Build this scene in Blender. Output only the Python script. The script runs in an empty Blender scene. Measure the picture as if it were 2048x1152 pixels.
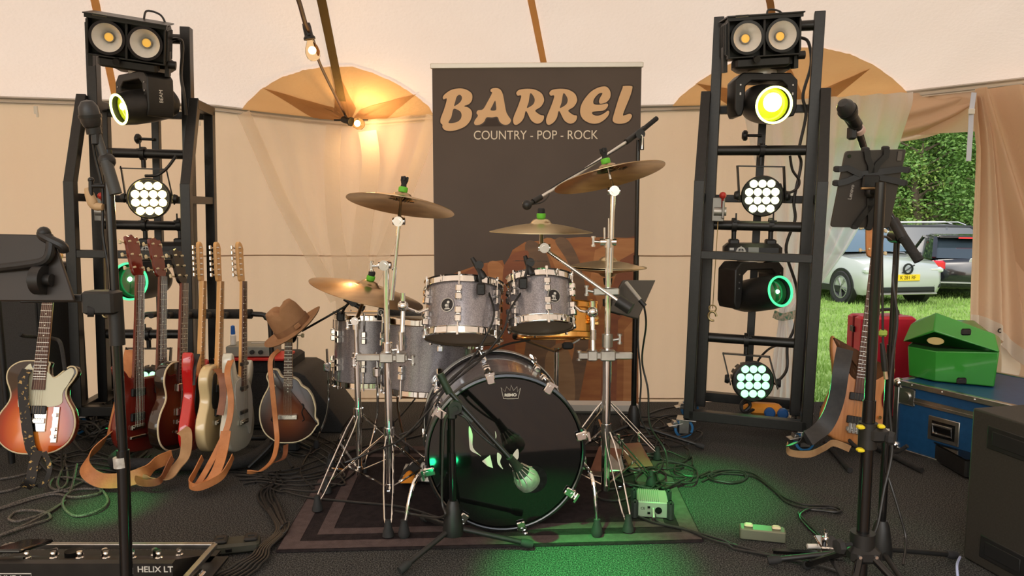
import bpy, math, random
from mathutils import Vector as V, Matrix, noise
random.seed(7)
SC = bpy.context.scene
COL = SC.collection
PI = math.pi
R = math.radians
# ------------------------------------------------------------------ camera
CAMZ, FPX, PITCH = 1.163, 1479.0, R(5.9)
cam_d = bpy.data.cameras.new('camera'); cam = bpy.data.objects.new('camera', cam_d); COL.objects.link(cam)
cam_d.sensor_width = 36.0; cam_d.lens = FPX * 36.0 / 2048.0; cam_d.clip_start = 0.02; cam_d.clip_end = 400
cam.location = (0, 0, CAMZ); cam.rotation_euler = (PI / 2 - PITCH, 0, 0)
SC.camera = cam
# ------------------------------------------------------------------ view, world, sun
SC.view_settings.view_transform = 'Standard'; SC.view_settings.look = 'None'
SC.view_settings.gamma = 1.0; SC.view_settings.use_curve_mapping = False
SC.view_settings.exposure = 0.05
SC.cycles.use_denoising = True
SC.cycles.max_bounces = 10; SC.cycles.diffuse_bounces = 5; SC.cycles.glossy_bounces = 4
SC.cycles.transmission_bounces = 8; SC.cycles.transparent_max_bounces = 16
SC.cycles.sample_clamp_indirect = 6.0; SC.cycles.caustics_reflective = False; SC.cycles.caustics_refractive = False
W = bpy.data.worlds.new('World'); SC.world = W; W.use_nodes = True
wn = W.node_tree.nodes; wl = W.node_tree.links
bg = wn['Background']
sky = wn.new('ShaderNodeTexSky'); sky.sky_type = 'NISHITA'; sky.sun_disc = False
sky.sun_elevation = R(42); sky.sun_rotation = R(200); sky.air_density = 1.2; sky.dust_density = 3.0; sky.ozone_density = 1.0
hsv = wn.new('ShaderNodeHueSaturation'); hsv.inputs['Saturation'].default_value = 0.55
wl.new(sky.outputs[0], hsv.inputs['Color']); wl.new(hsv.outputs[0], bg.inputs[0])
bg.inputs[1].default_value = 0.27
sun_d = bpy.data.lights.new('sun', 'SUN'); sun = bpy.data.objects.new('sun', sun_d); COL.objects.link(sun)
sun_d.energy = 1.7; sun_d.angle = R(28); sun_d.color = (1.0, 0.90, 0.78)
sun.rotation_euler = (R(-32), R(-8), 0)

# ------------------------------------------------------------------ pixel -> world helpers (2048x1152 frame)
CO = V((0, 0, CAMZ))
def ray(px, py):
    dx = (px - 1024.0) / FPX; dy = (576.0 - py) / FPX
    return V((dx, math.cos(PITCH) + dy * math.sin(PITCH), -math.sin(PITCH) + dy * math.cos(PITCH)))
def P(px, py, Y):
    d = ray(px, py); return CO + d * (Y / d.y)
def F(px, py, z=0.0):
    d = ray(px, py); return CO + d * ((z - CAMZ) / d.z)
def onplane(px, py, M):            # hit of the sight line with the local XZ plane of M, in local coordinates
    Mi = M.inverted(); o = Mi @ CO; d = Mi.to_3x3() @ ray(px, py)
    return o + d * (-o.y / d.y)

# ------------------------------------------------------------------ mesh builder
def frame(a, b, up=None):
    z = (V(b) - V(a)).normalized(); u = V(up) if up else (V((0, 0, 1)) if abs(z.z) < 0.95 else V((0, 1, 0)))
    x = u.cross(z).normalized(); y = z.cross(x)
    return Matrix(((x.x, y.x, z.x, a[0]), (x.y, y.y, z.y, a[1]), (x.z, y.z, z.z, a[2]), (0, 0, 0, 1)))
def T(x=0, y=0, z=0, rx=0, ry=0, rz=0):
    return Matrix.Translation((x, y, z)) @ Matrix.Rotation(R(rz), 4, 'Z') @ Matrix.Rotation(R(ry), 4, 'Y') @ Matrix.Rotation(R(rx), 4, 'X')
def cr(pts, n=6, closed=False):    # Catmull-Rom
    pts = [V(p) for p in pts]; L = len(pts); out = []
    rng = range(L if closed else L - 1)
    for i in rng:
        if closed: a, b, c, d = pts[(i - 1) % L], pts[i], pts[(i + 1) % L], pts[(i + 2) % L]
        else: a, b, c, d = pts[max(i - 1, 0)], pts[i], pts[i + 1], pts[min(i + 2, L - 1)]
        for k in range(n):
            t = k / n
            out.append(0.5 * ((2 * b) + (c - a) * t + (2 * a - 5 * b + 4 * c - d) * t * t + (3 * b - a - 3 * c + d) * t ** 3))
    if not closed: out.append(pts[-1])
    return out
class MB:
    def __init__(s): s.v = []; s.f = []
    def add(s, vs, fs, M=None):
        n = len(s.v)
        s.v += [(M @ V(p)) if M is not None else V(p) for p in vs]
        s.f += [tuple(i + n for i in f) for f in fs]; return s
    def box(s, c, d, M=None):
        x, y, z = d[0] / 2, d[1] / 2, d[2] / 2
        vs = [(c[0] + a * x, c[1] + b * y, c[2] + e * z) for a in (-1, 1) for b in (-1, 1) for e in (-1, 1)]
        return s.add(vs, [(0, 1, 3, 2), (4, 6, 7, 5), (0, 4, 5, 1), (2, 3, 7, 6), (0, 2, 6, 4), (1, 5, 7, 3)], M)
    def cbox(s, c, d, b, M=None):      # box with cut edges, bevelled all round
        x, y, z = d[0] / 2, d[1] / 2, d[2] / 2
        rr = [(x - b, y, z), (x, y - b, z)]
        ring = []
        for zz, k in ((-z, b), (-z + b, 0), (z - b, 0), (z, b)):
            X, Y = x - k, y - k
            ring.append([(c[0] + p, c[1] + q, c[2] + zz) for p, q in ((X - b, Y), (-X + b, Y), (-X, Y - b), (-X, -Y + b), (-X + b, -Y), (X - b, -Y), (X, -Y + b), (X, Y - b))])
        vs = sum(ring, []); fs = [tuple(range(7, -1, -1)), tuple(range(24, 32))]
        for r in range(3):
            for i in range(8):
                j = (i + 1) % 8; fs.append((r * 8 + i, r * 8 + j, r * 8 + 8 + j, r * 8 + 8 + i))
        return s.add(vs, fs, M)
    def bar(s, a, b, w, h=None, up=None):   # square tube between two points
        h = h or w; M = frame(a, b, up); L = (V(b) - V(a)).length
        return s.box((0, 0, L / 2), (w, h, L), M)
    def tube(s, pts, r, n=10, caps=True, closed=False):
        pts = [V(p) for p in pts]; L = len(pts)
        if not isinstance(r, (list, tuple)): r = [r] * L
        rings = []; prev = None
        for i, p in enumerate(pts):
            if closed: t = pts[(i + 1) % L] - pts[i - 1]
            else: t = pts[min(i + 1, L - 1)] - pts[max(i - 1, 0)]
            if t.length < 1e-9: t = V((0, 0, 1))
            t.normalize()
            if prev is None:
                u = V((0, 0, 1)) if abs(t.z) < 0.9 else V((1, 0, 0)); x = u.cross(t).normalized()
            else:
                x = (prev - t * prev.dot(t))
                x = x.normalized() if x.length > 1e-6 else V((1, 0, 0))
            prev = x; y = t.cross(x)
            rings.append([p + (x * math.cos(2 * PI * k / n) + y * math.sin(2 * PI * k / n)) * r[i] for k in range(n)])
        vs = sum(rings, []); fs = []
        for i in range(L if closed else L - 1):
            a = i * n; b = ((i + 1) % L) * n
            for k in range(n):
                j = (k + 1) % n; fs.append((a + k, a + j, b + j, b + k))
        if caps and not closed: fs += [tuple(range(n - 1, -1, -1)), tuple(range((L - 1) * n, L * n))]
        return s.add(vs, fs)
    def cyl(s, a, b, r, r2=None, n=16):
        return s.tube([a, b], [r, r if r2 is None else r2], n)
    def lathe(s, prof, M=None, n=24, a0=0, a1=2 * PI, cap=True):
        full = abs(a1 - a0 - 2 * PI) < 1e-6; m = n if full else n + 1
        vs = []; fs = []
        for (r, z) in prof:
            for k in range(m):
                t = a0 + (a1 - a0) * k / n; vs.append((r * math.cos(t), r * math.sin(t), z))
        for i in range(len(prof) - 1):
            for k in range(n):
                j = (k + 1) % m
                fs.append((i * m + k, i * m + j, i * m + m + j, i * m + m + k))
        if full and prof[0][0] > 1e-5 and cap: fs.append(tuple(range(m - 1, -1, -1)))
        if full and prof[-1][0] > 1e-5 and cap: fs.append(tuple(range((len(prof) - 1) * m, len(prof) * m)))
        return s.add(vs, fs, M)
    def ring(s, prof, M=None, n=32):   # closed profile revolved, no caps
        L = len(prof); vs = []; fs = []
        for (r, z) in prof:
            for k in range(n):
                t = 2 * PI * k / n; vs.append((r * math.cos(t), r * math.sin(t), z))
        for i in range(L):
            b = (i + 1) % L
            for k in range(n):
                j = (k + 1) % n; fs.append((i * n + k, i * n + j, b * n + j, b * n + k))
        return s.add(vs, fs, M)
    def prism(s, out, y0, y1, M=None):  # outline in XZ, thickness along Y (y0 = front)
        n = len(out); ar = sum(out[i][0] * out[(i + 1) % n][1] - out[(i + 1) % n][0] * out[i][1] for i in range(n))
        if ar < 0: out = list(out)[::-1]
        vs = [(p[0], y0, p[1]) for p in out] + [(p[0], y1, p[1]) for p in out]
        fs = [tuple(range(n)), tuple(range(2 * n - 1, n - 1, -1))]
        fs += [(i, i + n, (i + 1) % n + n, (i + 1) % n) for i in range(n)]
        return s.add(vs, fs, M)
    def slab(s, out, y0, y1, b, M=None, steps=2, sh=0.0):   # prism with rounded-over edges (outline roughly convex-ish)
        n = len(out); ar = sum(out[i][0] * out[(i + 1) % n][1] - out[(i + 1) % n][0] * out[i][1] for i in range(n))
        if ar < 0: out = list(out)[::-1]
        nr = []
        for i in range(n):
            t = V((out[(i + 1) % n][0] - out[i - 1][0], out[(i + 1) % n][1] - out[i - 1][1]))
            t.normalize(); nr.append((t.y, -t.x))
        rings = []
        lv = [(b * (1 - math.sin(PI / 2 * k / steps)), y0 + b * (1 - math.cos(PI / 2 * k / steps))) for k in range(steps + 1)]
        lv += [(b * (1 - math.sin(PI / 2 * k / steps)), y1 - b * (1 - math.cos(PI / 2 * k / steps))) for k in range(steps, -1, -1)]
        for (d, y) in lv: rings.append([(out[i][0] - nr[i][0] * d, y, out[i][1] - nr[i][1] * d) for i in range(n)])
        vs = sum(rings, []); L = len(rings)
        fs = [tuple(range(n)), tuple(range(L * n - 1, (L - 1) * n - 1, -1))]
        for r in range(L - 1):
            for i in range(n):
                j = (i + 1) % n; fs.append((r * n + i, r * n + n + i, r * n + n + j, r * n + j))
        return s.add(vs, fs, M)
    def grid(s, f, nu, nv):
        vs = [f(i / nu, j / nv) for j in range(nv + 1) for i in range(nu + 1)]
        m = nu + 1
        return s.add(vs, [(j * m + i, j * m + i + 1, (j + 1) * m + i + 1, (j + 1) * m + i) for j in range(nv) for i in range(nu)])
    def ribbon(s, pts, w, th=0.003, side=None, twist=None):   # strap: flat band along points
        pts = [V(p) for p in pts]; L = len(pts); rings = []
        for i, p in enumerate(pts):
            t = (pts[min(i + 1, L - 1)] - pts[max(i - 1, 0)]).normalized()
            sd = V(side[i] if isinstance(side, list) else side or (1, 0, 0))
            x = (sd - t * sd.dot(t)).normalized(); y = t.cross(x)
            ww = w[i] if isinstance(w, list) else w
            rings.append([p + x * (a * ww / 2) + y * (b * th / 2) for a, b in ((-1, -1), (1, -1), (1, 1), (-1, 1))])
        vs = sum(rings, []); fs = [(3, 2, 1, 0), tuple(range(L * 4 - 4, L * 4))]
        for i in range(L - 1):
            for k in range(4):
                j = (k + 1) % 4; fs.append((i * 4 + k, i * 4 + j, i * 4 + 4 + j, i * 4 + 4 + k))
        return s.add(vs, fs)
    def sphere(s, c, r, n=14, sc=(1, 1, 1)):
        h = n // 2
        return s.lathe([(max(r * math.sin(PI * k / h), 1e-6), -r * math.cos(PI * k / h)) for k in range(h + 1)],
                       Matrix.Translation(V(c)) @ Matrix.Diagonal((sc[0], sc[1], sc[2], 1)), n)
def build(name, mb, mat, parent=None, world=False, smooth=35, bev=0.0, M=None):
    me = bpy.data.meshes.new(name)
    vs = mb.v
    if M is not None: vs = [M @ V(p) for p in vs]
    if world and parent is not None:
        Mi = MW[parent.name].inverted(); vs = [Mi @ V(p) for p in vs]
    me.from_pydata([tuple(p) for p in vs], [], mb.f)
    me.validate(); me.update()
    if smooth:
        me.polygons.foreach_set('use_smooth', [True] * len(me.polygons))
        me.set_sharp_from_angle(angle=R(smooth))
    if mat is not None: me.materials.append(mat)
    o = bpy.data.objects.new(name, me); COL.objects.link(o)
    if parent is not None:
        o.parent = parent; MW[o.name] = MW[parent.name].copy()
    else: MW[o.name] = Matrix.Identity(4)
    if bev:
        m = o.modifiers.new('bevel', 'BEVEL'); m.width = bev; m.segments = 2; m.limit_method = 'ANGLE'; m.angle_limit = R(40)
    return o
MW = {}
def thing(name, label, cat, loc=(0, 0, 0), rz=0, group=None, M=None):
    o = bpy.data.objects.new(name, None); COL.objects.link(o)
    o.empty_display_size = 0.1
    if M is None: M = Matrix.Translation(V(loc)) @ Matrix.Rotation(rz, 4, 'Z')
    o.matrix_basis = M; MW[o.name] = M.copy()
    o['label'] = label; o['category'] = cat
    if group: o['group'] = group
    return o
def tag(o, label, cat, group=None, kind=None):
    if label: o['label'] = label
    if cat: o['category'] = cat
    if group: o['group'] = group
    if kind: o['kind'] = kind
    return o
def struct(name, mb, mat, label=None, **k):
    o = build(name, mb, mat, **k); o['kind'] = 'structure'
    if label: o['label'] = label
    return o
def dup(root, M, label, name=None):
    r = root.copy(); COL.objects.link(r); r.matrix_basis = M; r['label'] = label; MW[r.name] = M.copy()
    for ch in list(root.children):
        c = ch.copy(); COL.objects.link(c); c.parent = r; MW[c.name] = M.copy()
        for g in list(ch.children):
            d = g.copy(); COL.objects.link(d); d.parent = c
    return r
def text(name, s, size, mat, parent, M, ext=0.0004, align='CENTER', sx=1.0, bold=0.0):
    cu = bpy.data.curves.new(name, 'FONT'); cu.body = s; cu.size = size; cu.extrude = ext; cu.align_x = align; cu.align_y = 'CENTER'
    cu.offset = bold
    t = bpy.data.objects.new('tmp', cu); COL.objects.link(t)
    bpy.context.view_layer.update()
    me = bpy.data.meshes.new_from_object(t.evaluated_get(bpy.context.evaluated_depsgraph_get()))
    bpy.data.objects.remove(t); me.name = name
    me.transform(M @ Matrix.Diagonal((sx, 1, 1, 1)))
    me.materials.clear(); me.materials.append(mat)
    o = bpy.data.objects.new(name, me); COL.objects.link(o); o.parent = parent; MW[o.name] = MW[parent.name].copy()
    return o
FRONT = Matrix.Rotation(PI / 2, 4, 'X')      # text in local XZ plane facing -Y

# ------------------------------------------------------------------ materials
MATS = {}
def mat(name, col, rough=0.5, metal=0.0, emit=0.0, ecol=None, coat=0.0, spec=0.5, alpha=None):
    if name in MATS: return MATS[name]
    m = bpy.data.materials.new(name); m.use_nodes = True; b = m.node_tree.nodes['Principled BSDF']
    b.inputs['Base Color'].default_value = (*col, 1); b.inputs['Roughness'].default_value = rough
    b.inputs['Metallic'].default_value = metal; b.inputs['Coat Weight'].default_value = coat
    b.inputs['Coat Roughness'].default_value = 0.08
    b.inputs['Specular IOR Level'].default_value = spec
    if emit: b.inputs['Emission Color'].default_value = (*(ecol or col), 1); b.inputs['Emission Strength'].default_value = emit
    MATS[name] = m; return m
def nodes(m): return m.node_tree.nodes, m.node_tree.links, m.node_tree.nodes['Principled BSDF']
def noisy(name, c1, c2, scale=20, rough=0.5, metal=0.0, bump=0.0, bscale=None, coat=0.0, detail=4, stretch=(1, 1, 1), lo=0.35, hi=0.65, coord='Object', spec=0.5):
    m = mat(name, c1, rough, metal, coat=coat, spec=spec); N, L, b = nodes(m)
    tc = N.new('ShaderNodeTexCoord'); mp = N.new('ShaderNodeMapping'); mp.inputs['Scale'].default_value = stretch
    L.new(tc.outputs[coord], mp.inputs[0])
    nz = N.new('ShaderNodeTexNoise'); nz.inputs['Scale'].default_value = scale; nz.inputs['Detail'].default_value = detail
    L.new(mp.outputs[0], nz.inputs['Vector'])
    rp = N.new('ShaderNodeValToRGB'); rp.color_ramp.elements[0].position = lo; rp.color_ramp.elements[1].position = hi
    rp.color_ramp.elements[0].color = (*c1, 1); rp.color_ramp.elements[1].color = (*c2, 1)
    L.new(nz.outputs['Fac'], rp.inputs[0]); L.new(rp.outputs[0], b.inputs['Base Color'])
    if bump:
        n2 = N.new('ShaderNodeTexNoise'); n2.inputs['Scale'].default_value = bscale or scale; n2.inputs['Detail'].default_value = 3
        L.new(mp.outputs[0], n2.inputs['Vector'])
        bp = N.new('ShaderNodeBump'); bp.inputs['Strength'].default_value = bump; bp.inputs['Distance'].default_value = 0.01
        L.new(n2.outputs['Fac'], bp.inputs['Height']); L.new(bp.outputs[0], b.inputs['Normal'])
    return m
def canvas(name, c1, c2, trans=0.5, scale=3.0, bump=0.2, alpha=0.0, tcol=None):
    m = bpy.data.materials.new(name); m.use_nodes = True; N = m.node_tree.nodes; L = m.node_tree.links
    N.remove(N['Principled BSDF']); out = N['Material Output']
    tc = N.new('ShaderNodeTexCoord')
    nz = N.new('ShaderNodeTexNoise'); nz.inputs['Scale'].default_value = scale; nz.inputs['Detail'].default_value = 6
    L.new(tc.outputs['Object'], nz.inputs['Vector'])
    rp = N.new('ShaderNodeValToRGB'); rp.color_ramp.elements[0].position = 0.3; rp.color_ramp.elements[1].position = 0.7
    rp.color_ramp.elements[0].color = (*c1, 1); rp.color_ramp.elements[1].color = (*c2, 1); L.new(nz.outputs['Fac'], rp.inputs[0])
    bp = N.new('ShaderNodeBump'); bp.inputs['Strength'].default_value = bump; bp.inputs['Distance'].default_value = 0.01
    n2 = N.new('ShaderNodeTexNoise'); n2.inputs['Scale'].default_value = 45; n2.inputs['Detail'].default_value = 4
    L.new(tc.outputs['Object'], n2.inputs['Vector']); L.new(n2.outputs['Fac'], bp.inputs['Height'])
    d = N.new('ShaderNodeBsdfDiffuse'); t = N.new('ShaderNodeBsdfTranslucent'); mx = N.new('ShaderNodeMixShader'); mx.inputs[0].default_value = trans
    L.new(rp.outputs[0], d.inputs[0]); L.new(bp.outputs[0], d.inputs['Normal'])
    if tcol: t.inputs[0].default_value = (*tcol, 1)
    else: L.new(rp.outputs[0], t.inputs[0])
    L.new(bp.outputs[0], t.inputs['Normal'])
    L.new(d.outputs[0], mx.inputs[1]); L.new(t.outputs[0], mx.inputs[2])
    if alpha:
        tr = N.new('ShaderNodeBsdfTransparent'); m2 = N.new('ShaderNodeMixShader'); m2.inputs[0].default_value = alpha
        L.new(mx.outputs[0], m2.inputs[1]); L.new(tr.outputs[0], m2.inputs[2]); L.new(m2.outputs[0], out.inputs[0])
    else: L.new(mx.outputs[0], out.inputs[0])
    return m
blk = noisy('black_powder_coat', (0.007, 0.0067, 0.006), (0.011, 0.0105, 0.0095), 60, 0.38, bump=0.05, bscale=300)
blkp = noisy('black_plastic', (0.008, 0.008, 0.0075), (0.013, 0.0125, 0.012), 30, 0.45)
blkg = mat('gloss_black', (0.006, 0.006, 0.006), 0.12)
rub = noisy('black_rubber', (0.012, 0.012, 0.012), (0.02, 0.02, 0.02), 40, 0.75)
foam = noisy('black_foam', (0.014, 0.014, 0.014), (0.022, 0.022, 0.022), 80, 0.85, bump=0.3, bscale=200)
chrome = noisy('chrome', (0.90, 0.89, 0.86), (0.78, 0.77, 0.74), 12, 0.07, 1.0)
steel = noisy('brushed_steel', (0.62, 0.61, 0.58), (0.5, 0.49, 0.47), 25, 0.3, 1.0)
gold = noisy('gold_brass', (1.0, 0.60, 0.20), (0.88, 0.48, 0.14), 14, 0.2, 1.0)
whitep = mat('white_plastic', (0.75, 0.72, 0.65), 0.4)
greenf = mat('green_felt', (0.16, 0.62, 0.04), 0.6)
cablem = noisy('black_cable', (0.014, 0.013, 0.012), (0.022, 0.02, 0.018), 50, 0.42)
cableg = noisy('grey_braided_cable', (0.05, 0.045, 0.04), (0.16, 0.14, 0.12), 220, 0.6, lo=0.45, hi=0.55)
leather = noisy('tan_leather', (0.42, 0.15, 0.045), (0.54, 0.21, 0.07), 18, 0.5, bump=0.15, bscale=120)
suede = noisy('suede', (0.34, 0.19, 0.085), (0.42, 0.25, 0.12), 22, 0.85)
dleather = noisy('brown_leather', (0.20, 0.065, 0.025), (0.28, 0.1, 0.04), 18, 0.5)
silverp = mat('silver_paint', (0.5, 0.48, 0.44), 0.4, 0.6)
# ------------------------------------------------------------------ the tent, the stage, the field
carpet = noisy('charcoal_carpet', (0.014, 0.014, 0.013), (0.16, 0.155, 0.145), 210, 0.95, bump=0.35, bscale=420, detail=3, lo=0.42, hi=0.74, spec=0.2)
wood = noisy('dance_floor_planks', (0.14, 0.065, 0.02), (0.23, 0.115, 0.035), 3, 0.5, stretch=(14, 1, 1))
cream = canvas('cream_canvas', (0.94, 0.755, 0.60), (0.96, 0.785, 0.635), 0.5, 2.0, 0.35)
golden = canvas('golden_canvas', (0.87, 0.60, 0.31), (0.90, 0.64, 0.34), 0.45, 4.0, 0.3)
brownc = canvas('brown_canvas', (0.60, 0.37, 0.19), (0.64, 0.41, 0.22), 0.42, 4.0, 0.3)
strapc = canvas('olive_webbing', (0.22, 0.15, 0.07), (0.26, 0.18, 0.08), 0.1, 4.0, 0.3)
beige = canvas('beige_wall_canvas', (0.95, 0.61, 0.45), (0.96, 0.64, 0.48), 0.60, 1.2, 0.18)
drapec = canvas('tan_drape_cotton', (0.74, 0.53, 0.37), (0.78, 0.57, 0.40), 0.36, 2.0, 0.25)
hemc = canvas('pale_hem', (0.80, 0.72, 0.60), (0.84, 0.76, 0.64), 0.3, 4.0, 0.2)
seamc = canvas('brown_seam', (0.52, 0.35, 0.24), (0.56, 0.38, 0.26), 0.2, 4.0, 0.1)
sheer = canvas('sheer_voile', (0.90, 0.80, 0.66), (0.94, 0.84, 0.7), 0.5, 5.0, 0.3, alpha=0.66)
sheer2 = canvas('sheer_voile_white', (0.93, 0.95, 0.99), (0.95, 0.97, 0.99), 0.8, 5.0, 0.3, alpha=0.13)
rail = mat('aluminium_rail', (0.52, 0.48, 0.42), 0.45, 0.6)
EAVE = [(-5.2, -2.2, 1.85), (-5.2, 2.4, 1.85), (-4.3, 4.1, 1.86)]
for px, py, Y in ((0, 196, 4.9), (250, 204, 5.12), (430, 213, 5.2), (480, 219, 5.2), (560, 229, 5.2), (640, 238, 5.2), (700, 243, 5.2), (770, 239, 5.2), (865, 231, 5.2), (1060, 222, 5.2),
                  (1280, 214, 5.2), (1410, 211, 5.2), (1560, 209, 5.15), (1640, 205, 5.1), (1820, 184, 4.9), (2048, 158, 4.5)):
    EAVE.append(tuple(P(px, py, Y)))
EAVE += [(4.1, 3.4, 1.95), (4.7, 2.0, 1.95), (4.7, -2.2, 1.9)]
BACK = EAVE[2:-3] + [EAVE[-3]]
def eave_at(x):
    pts = BACK
    if x <= pts[0][0]: return pts[0][1], pts[0][2]
    for a, b in zip(pts, pts[1:]):
        if x <= b[0]:
            t = (x - a[0]) / (b[0] - a[0]); return a[1] + t * (b[1] - a[1]), a[2] + t * (b[2] - a[2])
    return pts[-1][1], pts[-1][2]
SLOPE = 0.455
TIES = [P(700, 243, 5.2), P(1600, 208, 5.12)]
def roof_z(x, y):
    ye, ze = eave_at(x); d = ye - y
    ds = min((x + 5.2), (4.7 - x)); dd = min(max(d, 0), max(ds, 0))
    dd = min(dd, 5.2)
    w = max(0, 1 - d / 1.3)
    z = 1.82 + SLOPE * dd + (ze - 1.82) * w * w
    for t in TIES:                       # creases fanning out from where the wall is tied down
        rx, ry = x - t.x, t.y - y; r = math.hypot(rx, ry)
        if r < 1.1 and ry > -0.1:
            a = math.atan2(ry, rx); z += 0.004 * math.sin(a * 15) * math.exp(-((r - .25) / .3) ** 2) + 0.003 * math.sin(a * 34 + 1) * math.exp(-(r / .35) ** 2)
    return z
def ray_roof(px, py, off=0.0):
    d = ray(px, py); y = 3.0
    while y < 5.6:
        p = CO + d * (y / d.y)
        ye, ze = eave_at(p.x)
        if y >= ye - 0.004: return V((p.x, ye - 0.004, min(p.z, ze + .01) - off))
        if p.z <= roof_z(p.x, y): break
        y += 0.01
    # the ray starts under the roof at small y and rises above it further out: bisect on sign change
    lo, hi = 2.0, 5.6
    f = lambda yy: (CO + d * (yy / d.y)).z - roof_z((CO + d * (yy / d.y)).x, yy)
    for k in range(400):
        yy = 5.25 - k * 0.008; p = CO + d * (yy / d.y)
        if yy <= eave_at(p.x)[0] and f(yy) <= 0: return V((p.x, yy, roof_z(p.x, yy) - off))
    p = CO + d * (4 / d.y); return p
# roof mesh
def roof_f(u, v):
    x = -5.2 + 9.9 * u; ye = eave_at(x)[0]; w = v ** 1.8
    y = ye + (-2.2 - ye) * w
    return (x, y, roof_z(x, y))
struct('ceiling', MB().grid(roof_f, 260, 150), cream, 'cream canvas tent roof')
# walls: one grid per stretch of eave; thin vertical pleats
def wall_grid(x0, x1, ztop, zbot, nu, nv, amp=0.006, fr=9.0, dy=0.0):
    def f(u, v):
        x = x0 + (x1 - x0) * u; ye, ze = eave_at(x); zt = ztop(x) if callable(ztop) else (ze if ztop is None else ztop)
        zb = zbot(x) if callable(zbot) else zbot
        z = zt + (zb - zt) * v
        y = ye + dy + amp * (math.sin(x * fr * 2) + .6 * math.sin(x * fr * 5.3 + 1)) * min(1, v * 4 + .15) + 0.012 * noise.noise(V((x * 1.7, 0, z * 1.1)))
        return (x, y, z)
    return MB().grid(f, nu, nv)
XO1 = P(1616, 500, 5.1).x; XO2 = P(1950, 400, 4.7).x
wback = struct('wall_back', wall_grid(-4.3, XO1, None, -0.75, 300, 30), beige, 'beige canvas back wall of the tent')
struct('wall_valance', wall_grid(XO1 - 0.02, XO2, None, lambda x: P(1700, 268, 5.0).z - 0.02, 50, 6, amp=0.01), drapec, parent=None)
struct('wall_right', wall_grid(XO2, EAVE[-3][0], None, -0.75, 60, 24, amp=0.015, fr=7), drapec, 'tan canvas wall right of the opening')
mb = MB()
for a, b in ((EAVE[0], EAVE[1]), (EAVE[1], EAVE[2])): mb.grid(lambda u, v: (a[0] + (b[0] - a[0]) * u, a[1] + (b[1] - a[1]) * u, (a[2]) + (-0.75 - a[2]) * v), 20, 6)
struct('wall_left', mb, beige)
mb = MB()
for a, b in ((EAVE[-3], EAVE[-2]), (EAVE[-2], EAVE[-1])): mb.grid(lambda u, v: (a[0] + (b[0] - a[0]) * u, a[1] + (b[1] - a[1]) * u, (a[2]) + (-0.75 - a[2]) * v), 20, 6)
struct('wall_side', mb, beige)
# eave rail
mb = MB(); m2 = MB()
xs = [(-4.2 + (EAVE[-3][0] + 4.2) * i / 120) for i in range(121)]
for dz, r, m in ((0.0, 0.012, mb), (-0.03, 0.007, mb)):
    m.tube([(x, eave_at(x)[0] - 0.02, eave_at(x)[1] + dz) for x in xs], r, 6)
struct('trim_1', mb, rail, 'grey rail along the tent eave')
m2.ribbon([(x, eave_at(x)[0] - 0.022, eave_at(x)[1] - 0.015) for x in xs], 0.055, 0.004, side=(0, 0, 1))
struct('trim_2', m2, hemc, 'pale hem along the eave')
# horizontal stitched seams in the wall
for k, py in enumerate((511, 795)):
    mb = MB(); z = P(300, py, 5.2).z
    X1 = XO1 - 0.02
    pts = [(-4.2 + (X1 + 4.2) * i / 100, eave_at(-4.2 + (X1 + 4.2) * i / 100)[0] - 0.022, z + 0.003 * math.sin(i * .35)) for i in range(101)]
    mb.ribbon(pts, 0.009, 0.003, side=(0, 0, 1)); struct('trim_%d' % (k + 3), mb, seamc)
# reinforcing half discs and stars on the roof
def roof_patch(name, pts, m, off, n=7, parent=None, fill_to=None):
    c = fill_to; out = []
    dense = []
    L = len(pts)
    for i in range(L - 1):
        for k in range(n):
            t = k / n; dense.append((pts[i][0] * (1 - t) + pts[i + 1][0] * t, pts[i][1] * (1 - t) + pts[i + 1][1] * t))
    dense.append(pts[-1])
    mb = MB(); M_ = 16
    vs = []
    for s in range(M_ + 1):
        f = s / M_
        for p in dense: vs.append(tuple(ray_roof(c[0] + (p[0] - c[0]) * f, c[1] + (p[1] - c[1]) * f, off)))
    q = len(dense)
    mb.add(vs, [(s * q + i, s * q + i + 1, (s + 1) * q + i + 1, (s + 1) * q + i) for s in range(M_) for i in range(q - 1)])
    o = struct(name, mb, m) if parent is None else build(name, mb, m, parent)
    return o
f1 = roof_patch('ceiling_patch', [(482, 218), (492, 203), (520, 176), (560, 152), (605, 137), (650, 130), (705, 130), (745, 141), (790, 162), (830, 187), (858, 210), (868, 229)], golden, 0.014, fill_to=(700, 240))
f2 = roof_patch('ceiling_patch', [(1342, 212), (1360, 190), (1400, 158), (1450, 128), (1500, 106), (1550, 93), (1600, 90), (1650, 93), (1700, 104), (1745, 124), (1785, 152), (1818, 184)], golden, 0.014, fill_to=(1600, 205))
for o in (f1, f2): o['label'] = 'golden half round reinforcement on the tent roof'
for par, c, tris in ((f1, (700, 240), [[(627, 232), (526, 170), (672, 212)], [(668, 222), (672, 132), (712, 212)], [(722, 213), (833, 182), (772, 233)]]),
                     (f2, (1602, 205), [[(1456, 204), (1391, 160), (1570, 192)], [(1560, 190), (1578, 122), (1606, 186)], [(1628, 182), (1742, 130), (1656, 202)]])):
    for t in tris: roof_patch('star_point', [t[0], t[1], t[2]], brownc, 0.020, 6, parent=par, fill_to=c)
# webbing straps running up the roof
k = 5
for a, b, w, m in (((178, -60), (229, 182), 0.042, golden), ((632, -60), (684, 196), 0.05, strapc), ((1052, -60), (1106, 212), 0.038, golden), ((1531, -60), (1556, 92), 0.038, brownc)):
    pts = [ray_roof(a[0] + (b[0] - a[0]) * i / 24, a[1] + (b[1] - a[1]) * i / 24, 0.024) for i in range(25)]
    struct('trim_%d' % k, MB().ribbon(pts, w, 0.004), m, 'webbing strap up the roof'); k += 1
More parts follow.
